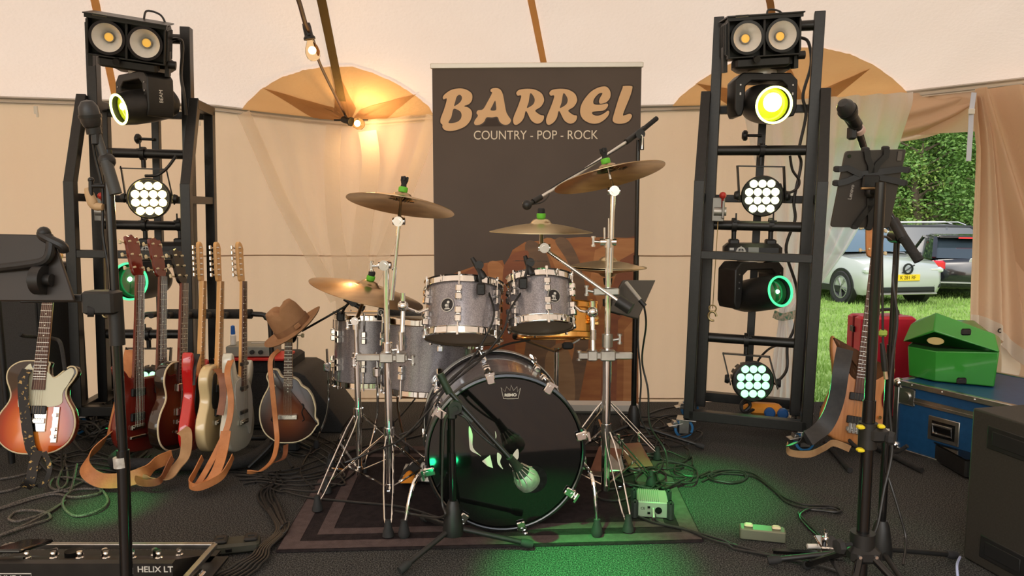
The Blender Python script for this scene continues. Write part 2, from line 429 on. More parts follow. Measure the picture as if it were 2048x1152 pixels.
# small eave hooks
for px, py in ((72, 220), (397, 238)):
    Y = eave_at(P(px, 220, 5.0).x)[0] - 0.03
    o = build('eave_hook', MB().box((0, 0, 0), (.022, .012, .05), T(*P(px, py, Y))).box((.008, 0, -.03), (.01, .014, .03), T(*P(px, py, Y))), whitep)
    tag(o, 'small white hook below the eave %s' % ('at the far left' if px < 100 else 'right of the left light tower'), 'hook')
# ---- stage and ground
stage = struct('floor', MB().box((-0.5, 3.075, -0.24), (8.4, 2.75, 0.48)), carpet, 'charcoal carpeted stage')
struct('floor_hall', MB().box((-0.3, -2.0, -0.55), (10.0, 9.0, 0.1)), wood, 'wooden dance floor')
grassm = noisy('lawn', (0.16, 0.26, 0.05), (0.27, 0.40, 0.10), 6, 0.9, bump=0.6, bscale=60, lo=0.3, hi=0.7, coord='Object')
def gz(y): return -0.50 - 0.027 * min(max(y - 5, 0), 13)
struct('ground', MB().grid(lambda u, v: (-30 + 80 * u, 4.45 + 45 * v, gz(4.45 + 45 * v)), 40, 60), grassm, 'mown green field')
struct('ground_under_tent', MB().box((0, -4, -0.68), (60, 18, 0.1)), grassm)
# grass blades (uncountable)
mb = MB(); bm_v = []; bm_f = []
for i in range(26000):
    y = 5.35 + 13 * random.random() ** 1.5; x0 = 1.6 * y / 4.4 * 1.0; x = random.uniform(0.33 * y, 0.72 * y)
    h = random.uniform(.03, .075); w = random.uniform(.003, .006) * (1 + y / 9); a = random.uniform(0, PI); z = gz(y)
    dx, dy = math.cos(a) * w, math.sin(a) * w; lx, ly = random.uniform(-.025, .025), random.uniform(-.025, .025)
    n = len(bm_v); bm_v += [(x - dx, y - dy, z), (x + dx, y + dy, z), (x + lx, y + ly, z + h)]; bm_f.append((n, n + 1, n + 2))
mb.v = [V(p) for p in bm_v]; mb.f = bm_f
blade = noisy('grass_blade', (0.18, 0.32, 0.05), (0.32, 0.50, 0.12), 2, 0.7)
o = build('grass_blades', mb, blade, smooth=0); tag(o, 'short grass blades standing on the field', 'grass', kind='stuff')

# ---- sheer curtains
def lerp_tab(tab, y):
    if y <= tab[0][0]: return tab[0][1]
    for a, b in zip(tab, tab[1:]):
        if y <= b[0]: return a[1] + (b[1] - a[1]) * (y - a[0]) / (b[0] - a[0])
    return tab[-1][1]
def curtain(name, label, L, Rr, Y, y0, y1, m, folds=7, amp=0.03, nu=80, nv=50, cat='curtain', kind=None):
    def f(u, v):
        py = y0(u) + (y1 - y0(u)) * v if callable(y0) else y0 + (y1 - y0) * v
        a, b = lerp_tab(L, py), lerp_tab(Rr, py)
        px = a + (b - a) * u
        p = P(px, py, Y)
        ww = (b - a) / (Rr[0][1] - L[0][1])
        return (p.x, p.y - amp * (0.5 + 0.5 * math.sin(u * folds * 2 * PI)) * (0.4 + .6 * ww) - 0.012 * math.sin(u * folds * 5.1 + v * 3), p.z)
    o = build(name, MB().grid(f, nu, nv), m, smooth=180)
    tag(o, label, cat); return o
c1 = curtain('sheer_curtain', 'sheer voile curtain gathered under the lit bulb, left of the banner', [(225, 486), (300, 520), (400, 560), (500, 614), (600, 672), (640, 690), (840, 640)],
        [(225, 868), (300, 845), (400, 808), (500, 772), (600, 728), (640, 715), (840, 770)], 5.08, lambda u: 226 + 16 * math.sin(u * PI), 840, sheer, folds=6)
mb = MB()
for pl in ([(487, 226), (520, 300), (560, 392), (614, 496), (672, 600)], [(866, 232), (845, 300), (808, 400), (772, 500), (728, 600)]):
    mb.ribbon(cr([P(x, y, 5.03) for x, y in pl], 5), 0.085, 0.012)
build('curtain_edge', mb, sheer, c1, world=True)
mb = MB().ribbon(cr([P(x, y, 5.02) for x, y in ((668, 250), (664, 330), (668, 440), (684, 560), (690, 700))], 5), 0.1, 0.012)
mb.ribbon(cr([P(x, y, 5.025) for x, y in ((735, 262), (742, 330), (728, 440), (716, 560), (712, 700))], 5), 0.12, 0.012)
build('centre_fold', mb, sheer, c1, world=True)
c2 = curtain('sheer_curtain', 'white sheer curtain drawn aside behind the right light tower', [(205, 1480), (300, 1500), (400, 1530), (620, 1556), (640, 1556), (840, 1520)],
        [(205, 1822), (300, 1792), (360, 1768), (420, 1738), (500, 1692), (580, 1634), (630, 1582), (700, 1600), (840, 1628)], 4.76, lambda u: 207 - 22 * u, 840, sheer2, folds=8, amp=0.05)
build('tie_band', MB().ribbon(cr([P(1548, 628, 4.72), P(1565, 634, 4.68), P(1592, 628, 4.72)], 4), 0.05, 0.01, side=(0, 0, 1)), noisy('patterned_tie', (.05, .25, .16), (.6, .5, .4), 60), c2, world=True)
# rolled valance over the opening
mb = MB()
def val(u, v):
    px = 1775 + (1946 - 1775) * u
    top = 190 - 12 * u; bot = 284 - 8 * u - 58 * u ** 3
    sag = top + (bot - top) * v
    p = P(px, sag, 4.93 - 0.2 * u)
    return (p.x, p.y - 0.07 * math.sin(v * PI) - 0.028 * math.sin(v * 17 + u * 5) * (0.3 + v) * (1 - .3 * u), p.z)
mb.grid(val, 40, 40)
o = build('rolled_valance', mb, drapec, smooth=180); tag(o, 'tan fabric swag gathered along the top of the tent opening', 'drape')
# drape right of the opening
def drp(u, v):
    L = lerp_tab([(180, 1942), (300, 1948), (440, 1940), (560, 1937), (660, 1936), (800, 1936)], 190 + 470 * v)
    Rr = lerp_tab([(180, 1965), (260, 1990), (440, 2020), (560, 2032), (660, 2040), (800, 2045)], 190 + 470 * v)
    px = L + (Rr - L) * u; py = 190 + (468 + 75 * u ** 2.2) * v
    p = P(px, py, 4.33 - 0.05 * u)
    return (p.x, p.y - 0.035 * math.sin(u * 13 + v) - 0.015 * math.sin(u * 29 + v * 4), p.z)
o = build('tied_drape', MB().grid(drp, 60, 60), drapec, smooth=180)
tag(o, 'long tan drape hanging beside the tent opening, pale hem at its foot', 'drape')
def hem(u, v):
    a = V(drp(u, 1)); b = V(drp(u, 0.935 + 0.0 * u)); p = a + (b - a) * v; return (p.x, p.y - 0.006, p.z)
build('hem', MB().grid(hem, 60, 2), hemc, o, smooth=180)
gr = V(drp(.52, .965)); build('grommet', MB().ring([(.008, -.002), (.014, -.002), (.014, .002), (.008, .002)], T(gr.x, gr.y - .012, gr.z, rx=90), 14), blkg, o)
def drp2(u, v):
    px = 1950 + (2120 - 1950) * (u ** (1.25 - .6 * v)); py = 178 - 12 * u + (700 * v) ** 1.0 * (0.9)
    px = px + 60 * v * (1 - u) + 40 * v
    p = P(px, py, 4.5 - 0.25 * u)
    return (p.x, p.y - 0.05 * math.sin((u * 5 - v * 2.6) * 3.0) * (1 - .3 * v), p.z)
o = build('swept_drape', MB().grid(drp2, 60, 60), drapec, smooth=180)
tag(o, 'tan canvas swept to the far right in diagonal folds', 'drape')
def tail(u, v):
    pts = [(2018, 690, 4.3), (2035, 730, 4.3), (2010, 764, 4.32)]
    px = 1998 + (2036 - 1998) * u; py = 672 + 40 * u + (95 - 55 * u) * v
    p = P(px + 12 * math.sin(v * 2) - 10 * v, py, 4.36 + .04 * math.sin(v * 5))
    return tuple(p)
o = build('drape_tail', MB().grid(tail, 16, 16), hemc, smooth=180); tag(o, 'pale curled tail of canvas below the right drape', 'drape')
st = thing('webbing_strap', 'white webbing strap with a buckle hanging at the top of the opening', 'strap', P(1944, 185, 4.2))
build('webbing', MB().ribbon(cr([P(x, y, 4.24) for x, y in ((1948, 185), (1943, 222), (1941, 260), (1937, 322))], 5), 0.028, 0.003), mat('white_webbing', (.62, .66, .78), .7), st, world=True)
build('buckle', MB().box((0, 0, 0), (.034, .012, .03), T(*P(1943, 223, 4.225))), whitep, st, world=True, bev=.003)

# ---- string lights
filam = mat('warm_bulb_glow', (1, .62, .22), .3, emit=14, ecol=(1.0, .62, .25))
glassm = mat('bulb_glass', (1, .8, .5), .05); glassm.node_tree.nodes['Principled BSDF'].inputs['Transmission Weight'].default_value = 1.0
glassm.node_tree.nodes['Principled BSDF'].inputs['IOR'].default_value = 1.05
wire = [(575, -60, 3.5), (597, 0, 3.7), (610, 45, 3.85), (617, 60, 3.9)]; wire2 = [(632, 98, 4.0), (640, 128, 4.2), (670, 190, 4.7), (688, 225, 5.0), (694, 240, 5.08)]
o = build('string_light_cable', MB().tube(cr([P(*p) for p in wire], 6), 0.012, 8).tube(cr([P(617, 62, 3.9), P(626, 80, 3.97)] + [P(*p) for p in wire2], 6), 0.0085, 8), noisy('brown_cable', (.07, .03, .015), (.1, .05, .03), 20))
tag(o, 'brown string light cable slanting down from the tent roof', 'cable')
def bulb(p, label, ax, e):
    M = frame(p, V(p) + V(ax)); b = thing('light_bulb', label, 'light bulb', p)
    build('socket', MB().lathe([(.0, -.02), (.02, -.02), (.022, .0), (.022, .04), (.03, .05), (.03, .06), (.0, .06)], M, 20), blkp, b, world=True)
    build('glass_globe', MB().lathe([(.013, .055), (.02, .075), (.033, .1), (.038, .125), (.033, .15), (.018, .166), (.0001, .17)], M, 24), glassm, b, world=True)
    build('filament', MB().sphere(tuple(M @ V((0, 0, .115))), .02, 12), filam, b, world=True)
    l = bpy.data.lights.new('bulb_light', 'POINT'); l.energy = e; l.color = (1, .62, .28); l.shadow_soft_size = .03
    lo = bpy.data.objects.new('bulb_light', l); COL.objects.link(lo); lo.location = M @ V((0, -0.0, .21))
    return b
bulb(P(614, 55, 3.92), 'glowing clear bulb hanging higher on the string light cable', (.17, .08, -.9), 2.0)
bulb(P(690, 240, 5.0), 'glowing bulb at the tent eave where the cable ends', (.8, -.5, -.25), 7.0)
o = build('tie_rod', MB().cyl(P(668, 240, 5.02), P(736, 240, 5.02), .006).cyl(P(690, 232, 5.02), P(700, 250, 5.02), .012), blk)
tag(o, 'short dark rod clamped under the eave beside the lower bulb', 'rod')

# ---- trees behind the cars
leafm = {}
for nm, a, b_ in (('deep_green', (.07, .17, .03), (.22, .40, .09)), ('olive_green', (.14, .24, .04), (.36, .50, .12)), ('bright_green', (.18, .34, .05), (.42, .60, .14))):
    leafm[nm] = noisy('leaf_' + nm, a, b_, 3.0, 0.6)
bark = noisy('bark', (.10, .075, .05), (.2, .16, .11), 8, .9)
def tree(x, y, h, w, kind, label, z0, n=12000):
    r = random.Random(int(x * 100)); t = thing('tree', label, 'tree', (x, y, gz(y)), group='trees behind the parked cars')
    tb = MB(); tb.tube([(0, 0, 0), (.1, 0, h * .3), (-.1, .1, h * .6), (.1, 0, h * .85)], [.2, .16, .1, .04], 9)
    ends = []
    for i in range(26):
        a = r.uniform(0, 2 * PI); z = h * r.uniform(.08, .8); L = w * r.uniform(.5, 1.0)
        e = V((math.cos(a) * L, math.sin(a) * L * .8, z + h * r.uniform(.02, .2)))
        tb.tube(cr([V((0, 0, z)), V((0, 0, z)).lerp(e, .5) + V((r.uniform(-.2, .2), 0, r.uniform(-.1, .3))), e], 4), [.05 * (1 - .09 * q) for q in range(9)], 5); ends.append(e)
    build('trunk', tb, bark, t)
    ends += [V((r.uniform(-1, 1) * w, r.uniform(-1, 1) * w * .8, h * r.uniform(.04, 1.0))) for _ in range(46)]
    lv = []; lf = []
    for i in range(n):
        e = r.choice(ends); q = V((r.gauss(0, 1), r.gauss(0, 1), r.gauss(0, 1))); q = q.normalized() * (r.random() ** .4) * w * .34
        c = e + V((q.x, q.y, q.z * .75)); c.z = max(c.z, .05)
        s = r.uniform(.03, .085); a = V((r.uniform(-1, 1), r.uniform(-1, 1), r.uniform(-.6, .6))).normalized(); b2 = a.cross(V((r.uniform(-1, 1), r.uniform(-1, 1), r.uniform(-1, 1)))).normalized()
        k = len(lv); lv += [c + a * s, c + b2 * s * .5, c - a * s, c - b2 * s * .5]; lf.append((k, k + 1, k + 2, k + 3))
    m = MB(); m.v = lv; m.f = lf; build('foliage', m, leafm[kind], t, smooth=0)
for x, y, h, w, kd, lb in ((9.2, 24, 6.5, 2.2, 'deep_green', 'dense tree seen through the sheer curtain'), (11.6, 25.5, 8, 2.2, 'olive_green', 'tree behind the tablet stand, left in the opening'),
                           (13.4, 24.6, 5.0, 1.7, 'deep_green', 'dark bushy tree right above the dark car roof'), (14.4, 26, 8.5, 2.4, 'bright_green', 'brightest tree, tall in the middle of the opening'),
                           (15.9, 23.5, 7, 2.1, 'deep_green', 'dark green tree beside the drape'), (12.4, 28, 9, 3.0, 'deep_green', 'tall dark tree at the back of the hedge row'), (17.5, 27, 9, 3.0, 'olive_green', 'tree furthest right, mostly behind the drape'),
                           (7.0, 26, 8, 2.6, 'olive_green', 'tree furthest left, behind the curtained side')):
    tree(x, y, h, w, kd, lb, 0)
hb = MB()
def hedge(u, v):
    a = -6 + 36 * u; z = 7.5 * v
    return (a, 29 + 1.5 * noise.noise(V((a * .5, z * .5, 0))) + 1.0 * noise.noise(V((a * 2, z * 2, 5))), gz(30) + z)
hb.grid(hedge, 180, 60)
struct('hedge_wall', hb, noisy('hedge_dark', (.03, .07, .012), (.12, .22, .05), 4, .9, bump=1, bscale=8, lo=.4, hi=.7), 'dense dark greenery at the field edge')
# ------------------------------------------------------------------ light towers
bluew = mat('blue_wheel', (0.03, 0.16, 0.36), 0.45)
def tower(label, M):
    t = thing('light_tower', label, 'light tower', M=M, group='black steel light towers')
    B = lambda n, m, ma=blk, bev=0.003, p=t: build(n, m, ma, p, bev=bev)
    for s in (-1, 1):
        x = .28 * s
        fr = MB(); pts = [(x, .0, .11), (x, .0, 1.31), (x - .02 * s, .17, 1.73), (x - .02 * s, .40, 1.73), (x, .42, 1.70), (x, .42, .11)]
        fr.bar(pts[0], pts[1], .05, up=(0, 1, 0)); fr.bar((x, .0, 1.30), (x, .17, 1.755), .048, up=(1, 0, 0)); fr.bar((x, .145, 1.73), (x, .445, 1.73), .05, .05)
        fr.bar((x, .42, 1.73), (x, .42, .11), .05, up=(0, 1, 0)); fr.bar((x, 0, 1.23), (x, .42, 1.23), .04); fr.bar((x, 0, .13), (x, .42, .13), .05)
        B('side_frame', fr)
        ms = MB(); ms.bar((.235 * s, .20, .13), (.235 * s, .20, 2.13), .05, .06, up=(0, 1, 0)); B('mast', ms)
    for z in (1.47, 1.09, .50): B('round_bar', MB().cyl((-.235, .2, z), (.235, .2, z), .025, n=20), bev=0)
    B('top_bar', MB().cyl((-.235, .2, 2.07), (.235, .2, 2.07), .025, n=20), bev=0)
    for nm, y, z in (('bottom_rail', .0, .13), ('bottom_rail', .42, .13), ('middle_rail', 0, .945), ('rear_rail', .42, 1.23), ('rear_rail', .42, 1.70)):
        B(nm, MB().bar((-.28, y, z), (.28, y, z), .04 if z > .2 else .05))
    cp = MB().bar((0, .40, .13), (0, .40, 1.72), .04, up=(0, 1, 0)); cp.cyl((0, .37, 1.56), (-.07, .36, 1.56), .008)
    B('centre_pole', cp); B('knob', MB().lathe([(.0, 0), (.02, 0), (.028, .008), (.028, .02), (.015, .03), (0, .03)], T(-.07, .36, 1.56, ry=-90), 12), blkp, 0)
    for sx in (-1, 1):
        for sy, y in ((0, .02), (1, .40)):
            cx = .29 * sx; m = MB(); m.box((0, 0, .1), (.10, .085, .006), T(cx, y, 0)); m.cyl((cx, y, .1), (cx, y, .088), .026)
            for k in (-1, 1): m.box((-.018, .021 * k, .062), (.05, .003, .07), T(cx, y, 0, rz=20))
            m.box((-.045, 0, .082), (.075, .05, .004), T(cx, y, 0, rz=20, ry=-12)); m.box((-.075, 0, .06), (.022, .045, .03), T(cx, y, 0, rz=20, ry=10))
            c = B('caster', m, steel, .0015)
            MM = T(cx - .015, y, .05, rz=20) @ Matrix.Rotation(PI / 2, 4, 'X')
            build('wheel', MB().ring([(.038, -.014), (.05, -.012), (.05, .012), (.038, .014)], MM, 28), bluew, c)
            build('wheel_core', MB().lathe([(.0001, -.012), (.038, -.012), (.038, .012), (.0001, .012)], MM, 24), blkp, c)
            build('axle_bolt', MB().cyl((cx - .015, y, .05) and tuple(MM @ V((0, 0, -.024))), tuple(MM @ V((0, 0, .024))), .008), steel, c)
    # hand winch on the left mast
    w = MB().box((-.19, .13, 1.17), (.06, .04, .12)).box((-.165, .10, 1.17), (.012, .05, .09)); wi = B('winch', w, mat('dull_zinc', (.25, .24, .22), .4, .8), .003)
    build('winch_drum', MB().cyl((-.21, .11, 1.16), (-.15, .11, 1.16), .022), silverp, wi)
    build('winch_handle', MB().sphere((-.17, .08, 1.24), .018, 10).cyl((-.17, .08, 1.24), (-.17, .11, 1.17), .006), mat('red_plastic', (.5, .03, .02), .4), wi)
    h = MB().cyl((-.19, .15, 1.11), (-.195, .15, .66), .0025, n=6).tube([V((-.195, .15, .66)) + V((.018 * math.cos(a), 0, .018 * math.sin(a))) for a in [k * PI / 6 for k in range(12)]], .004, 6, closed=True)
    h.tube([V((-.195, .15, .62)) + V((.02 * math.cos(a), 0, .024 * math.sin(a))) for a in [k * PI / 6 for k in range(11)]], .006, 8)
    B('winch_cable_hook', h, mat('brass_hook', (.5, .4, .2), .35, .9), 0)
    return t
TR = T(1.165, 3.60, 0, rz=-18) @ T(ry=1.2); TL = T(-1.97, 3.78, 0, rz=6) @ T(ry=1.2)
tower('black steel light tower on blue casters at the right of the drums', TR)
tower('black steel light tower behind the guitars at the left', TL)

def clamp(m, p, ax):               # hook clamp round a bar
    p = V(p); a = V(ax).normalized()
    m.ring([(.026, -.012), (.036, -.012), (.036, .012), (.026, .012)], frame(p - a * 0, p + a), 18)
    m.cyl(p + V((0, 0, -.03)), p + V((0, 0, -.075)), .012); m.cyl(p + V((0, -.03, .01)), p + V((0, -.03, .06)), .004)
    m.box(tuple(p + V((0, -.035, .02))), (.03, .008, .008))
def aimM(c, aim, roll=0):
    return frame(c, V(c) + V(aim)) @ Matrix.Rotation(R(roll), 4, 'Z')
def fix_light(name, c, aim, col, e, ang, soft=.06, blend=.6):
    l = bpy.data.lights.new(name, 'SPOT'); l.energy = e; l.color = col; l.spot_size = R(ang); l.spot_blend = blend; l.shadow_soft_size = soft
    o = bpy.data.objects.new(name, l); COL.objects.link(o); a = V(aim).normalized()
    o.location = V(c) + a * .03; o.rotation_euler = (-a).to_track_quat('Z', 'Y').to_euler(); return o
def par(label, top, c, aim, col, strength, bx, le=0, half=.115):
    c = V(c); M = aimM(c, aim); ax = V(bx).normalized(); t = thing('par_light', label, 'stage light', top)
    b = MB()
    u = [c + ax * half, V((top[0], top[1], top[2] - .08)) + ax * half, V((top[0], top[1], top[2] - .08)) - ax * half, c - ax * half]
    dd = (u[1] - u[0]).normalized()
    b.bar(u[0] - dd * .03, u[1], .006, .03, up=ax.cross(dd)); b.bar(u[1] + ax * .003, u[2] - ax * .003, .03, .006, up=(0, 0, 1)); b.bar(u[3] - dd * .03, u[2], .006, .03, up=ax.cross(dd))
    build('bracket', b, blk, t, world=True)
    k = MB(); clamp(k, top, ax); build('clamp', k, blkp, t, world=True)
    for s in (-1, 1): build('tilt_knob', MB().lathe([(0, 0), (.022, 0), (.025, .008), (.02, .022), (0, .022)], frame(c + ax * half * s, c + ax * (half + .1) * s), 12), blkp, t, world=True)
    h = MB().lathe([(.0001, -.15), (.05, -.15), (.062, -.14), (.072, -.06), (.098, -.035), (.104, -.01), (.104, .02), (.097, .024), (.094, .012), (.0001, .012)], M, 32)
    for q in range(14):
        a = q * 2 * PI / 14; h.box((0, 0, -.09), (.006, .022, .085), M @ Matrix.Rotation(a, 4, 'Z') @ Matrix.Translation((.074, 0, 0)))
    hd = build('housing', h, blkp, t, world=True)
    em = mat('led_' + strength, col, .3, emit={'warm': 14, 'pale': 3.2, 'green': 1.8}[strength], ecol={'warm': (1, .76, .24), 'pale': (.95, 1, .55), 'green': (.42, 1, .50)}[strength])
    rows = ((3, .063), (4, .021), (4, -.021), (3, -.063))
    for n, y in rows:
        for i in range(n):
            x = (i - (n - 1) / 2) * .042
            build('led_lens', MB().lathe([(.0001, .022), (.010, .0205), (.0195, .016), (.020, .011)], M @ T(x, y, 0), 16), em, hd, world=True)
    a = V(aim).normalized()
    if le: fix_light('par_beam', c, aim, col, le, 60)
    return t
def moving_head(label, top, yaw, c, aim, ringcol, corecol, core, blen=.30, le=0, show=True, rr=.088):
    top = V(top); c = V(c); t = thing('moving_head_light', label, 'stage light', top)
    Mb = Matrix.Translation(top) @ Matrix.Rotation(R(yaw), 4, 'Z')
    b = MB().cbox((0, 0, -.055), (.28, .17, .075), .02, Mb).cbox((-.09, 0, -.012), (.05, .08, .03), .006, Mb).cbox((.09, 0, -.012), (.05, .08, .03), .006, Mb)
    bo = build('base', b, blkp, t, world=True)
    build('display', MB().box((.0, -.087, -.055), (.05, .003, .04), Mb), mat('lcd_grey', (.25, .27, .25), .2), bo, world=True)
    bt = MB().ring([(.014, 0), (.022, 0), (.022, .003), (.014, .003)], Mb @ T(-.06, -.085, -.055, rx=90), 16).box((-.06, -.086, -.055), (.05, .002, .004), Mb).box((-.06, -.086, -.055), (.004, .002, .05), Mb).box((-.105, -.086, -.045), (.02, .002, .012), Mb).box((-.105, -.086, -.065), (.02, .002, .008), Mb)
    build('button_panel', bt, mat('panel_grey', (.5, .5, .46), .4), bo, world=True)
    for s in (-1, 1):
        k = MB(); clamp(k, Mb @ V((.09 * s, 0, .075)), Mb.to_3x3() @ V((1, 0, 0))); build('clamp', k, blkp, t, world=True)
    nk = build('pan_collar', MB().cyl(top + V((0, 0, -.09)), top + V((0, 0, -.115)), .07, n=28), silverp, t, world=True)
    # yoke: direction of the tilt axis is horizontal, square to the aim
    a = V(aim).normalized(); ax = V((0, 0, 1)).cross(a).normalized(); fw = V((0, 0, 1)).cross(ax)
    My = Matrix(((ax.x, fw.x, 0, top.x), (ax.y, fw.y, 0, top.y), (0, 0, 1, top.z), (0, 0, 0, 1)))
    hz = c.z - top.z
    out = [(-.12, -.11), (.12, -.11), (.155, -.145), (.155, hz - .03), (.142, hz - .065), (.118, hz - .065), (.108, hz - .03), (.104, -.175), (.075, -.15), (-.075, -.15), (-.104, -.175), (-.108, hz - .03), (-.118, hz - .065), (-.142, hz - .065), (-.155, hz - .03), (-.155, -.145)]
    yk = build('yoke', MB().prism(out, -.068, .068, My), blkp, t, world=True, bev=.006)
    rim = MB()
    for s in (-1, 1):
        for z in (-.17, -.21, hz + .04): rim.cyl(tuple(My @ V((.13 * s, -.068, z))), tuple(My @ V((.13 * s, -.071, z))), .004, n=8)
    build('yoke_screw', rim, steel, yk, world=True)
    tx = My @ T(.1562, 0, hz / 2 - .10, rz=90) @ FRONT @ Matrix.Rotation(R(90), 4, 'Z'); text('yoke_lettering', 'BEAM', .026, whitep, yk, Matrix.Translation(-top) @ tx)
    M = aimM(c, aim)
    f = blen * .55
    hs = min(1, rr / .084); hp = [(.0001, -blen * .45), (.045 * hs, -blen * .45), (.076 * hs, -blen * .38), (.092 * hs, -blen * .2), (.096 * hs, 0), (max(.095 * hs, rr + .003), f * .6), (rr + .002, f), (rr - .004, f + .003), (rr - .006, f - .05), (.0001, f - .055)]
    hd = build('head', MB().lathe(hp, M, 40), blkp, t, world=True)
    rm = mat('ring_' + ringcol[0], ringcol[1], .3, emit=ringcol[2], ecol=ringcol[1])
    build('lens_ring', MB().ring([(rr - .009, f - .002), (rr + .001, f - .002), (rr + .001, f + .005), (rr - .009, f + .005)], M, 48), rm, hd, world=True)
    gl = mat('lens_' + ringcol[0], corecol, .06, emit=ringcol[3], ecol=corecol, coat=1)
    build('lens', MB().lathe([(.0001, f - .018), (.04, f - .022), (rr - .009, f - .03)], M, 40), gl, hd, world=True)
    cm = mat('lamp_core_' + ringcol[0], core[0], .2, emit=core[1], ecol=core[0])
    build('lamp_core', MB().lathe([(.0001, f - .010), (core[2] * .7, f - .012), (core[2], f - .020)], M @ T(core[3], core[4], 0), 24), cm, hd, world=True)
    if le: fix_light('moving_head_beam', M @ V((0, 0, f + .02)), aim, ringcol[1], le, 34)
    return t
def blinder(label, c, rx, ry, rz, arm):
    M = T(*c, rx=rx, ry=ry, rz=rz); t = thing('blinder_light', label, 'stage light', c)
    build('housing', MB().cbox((0, .078, 0), (.34, .11, .185), .008, M).box((0, -.005, .088), (.34, .06, .008), M).box((0, -.005, -.088), (.34, .06, .008), M).box((.166, -.005, 0), (.008, .06, .18), M).box((-.166, -.005, 0), (.008, .06, .18), M).box((0, -.005, 0), (.012, .06, .18), M), blkp, t, world=True, bev=.002)
    lid = MB().box((0, .04, .098), (.36, .20, .006), M).box((0, -.045, .088), (.352, .008, .02), M); build('top_plate', lid, blk, t, world=True)
    for s in (-1, 1):
        fins = MB().box((.171 * s, .05, 0), (.004, .14, .15), M)
        for k in range(7): fins.box((.174 * s, -.01 + k * .02, 0), (.01, .006, .14), M)
        build('cooling_fins', fins, blk, t, world=True)
    for s in (-1, 1):
        Mc = M @ T(.082 * s, -.03, 0, rx=90)
        rf = build('rim', MB().ring([(.066, -.045), (.079, -.045), (.079, .014), (.066, .014)], Mc, 40), blkg, t, world=True)
        build('reflector', MB().lathe([(.016, -.045), (.03, -.034), (.05, -.012), (.066, .010)], Mc, 40, cap=False), mat('pearl_reflector', (.92, .90, .86), .3, .2), rf, world=True)
        build('led_chip', MB().lathe([(.0001, -.03), (.02, -.032), (.022, -.045)], Mc @ T(0, 0, .004), 20), mat('amber_chip', (.85, .48, .08), .4, emit=.5, ecol=(1, .55, .1)), rf, world=True)
        build('chip_collar', MB().ring([(.02, -.045), (.026, -.045), (.024, -.024), (.02, -.024)], Mc, 20), mat('grey_collar', (.3, .28, .24), .4), rf, world=True)
    br = MB().cbox((0, .03, -.115), (.26, .10, .05), .01, M).box((.17, .05, -.09), (.02, .05, .12), M).box((-.17, .05, -.09), (.02, .05, .12), M)
    build('bracket', br, blkp, t, world=True)
    for p, q, r in (((-.04, -.035, -.1), (-.04, -.06, -.105), .016), ((.175, .03, -.09), (.21, .03, -.09), .02)): build('tilt_knob', MB().cyl(tuple(M @ V(p)), tuple(M @ V(q)), r), blkp, t, world=True)
    build('rating_label', MB().box((-.11, -.05, .098), (.06, .004, .012), M), mat('grey_label', (.45, .43, .38), .5), t, world=True)
    build('power_lead', MB().tube(cr([M @ V(p) for p in ((.05, .1, .1), (.06, .12, .14), (.12, .13, .13), (.15, .12, .08))], 6), .005, 6), cablem, t, world=True)
    return t
YEL = ('yellow', (.93, 1.0, .22), 6.0, .22); GRN = ('green', (.06, 1.0, .30), 1.3, .015)
warm = (1.0, .80, .30); pale = (.93, 1.0, .50); gr_ = (.03, 1.0, .22)
def at(px, py, Y): return tuple(P(px, py, Y))
barR = lambda x, z: tuple(TR @ V((x, .2, z))); barL = lambda x, z: tuple(TL @ V((x, .2, z)))
axR = TR.to_3x3() @ V((1, 0, 0)); axL = TL.to_3x3() @ V((1, 0, 0))
# right tower
blinder('twin blinder with two unlit white reflectors on top of the right tower', at(1525, 75, 3.66), 6, -3, -3, 1)
moving_head('moving head lit yellow, facing forward under the right tower blinder', at(1526, 105, 3.80), -3, at(1524, 208, 3.78), (.02, -1, -.17), YEL, (.55, .62, .02), ((1, 1, .35), 22, .045, .0, .012), le=14)
par('par light with pale yellow LEDs half way up the right tower', barR(0, 1.47), at(1524, 392, 3.80), (-.32, -1, -.12), pale, 'pale', tuple(TR.to_3x3() @ V((1, .25, 0))), le=4)
moving_head('moving head with green ring aimed right, middle of the right tower', tuple(TR @ V((-.02, .2, 1.02))), -12, at(1508, 590, 3.74), (.42, -1, .22), GRN, (.01, .10, .03), ((.5, 1, .75), 30, .010, .0, .0), le=6, rr=.075, blen=.34)
par('par light with bright green LEDs at the foot of the right tower', barR(-.02, .50), at(1505, 762, 3.72), (-.02, -1, .04), gr_, 'green', axR, le=10)
# left tower
blinder('twin blinder with two unlit white reflectors on top of the left tower', at(256, 80, 3.66), 16, 6, 16, 1)
moving_head('moving head lit yellow aimed down left under the left tower blinder', at(285, 104, 3.84), 10, at(302, 210, 3.8), (-.72, -1, -.30), YEL, (.50, .60, .02), ((1, 1, .3), 18, .018, .0, .01), le=8, rr=.074)
par('par light glowing warm yellow half way up the left tower', barL(.0, 1.47), at(299, 397, 3.80), (.28, -1, .02), warm, 'warm', axL, le=14)
moving_head('moving head with green ring behind the guitar heads on the left tower', tuple(TL @ V((.09, .2, 1.02))), 6, at(295, 560, 3.86), (-.05, -1, .05), GRN, (.01, .12, .03), ((.5, 1, .75), 30, .012, -.01, .01), le=6, rr=.095)
par('par light low on the left tower, behind the guitars', barL(.0, .50), at(292, 772, 3.85), (.25, -1, -.1), gr_, 'green', axL, le=6)
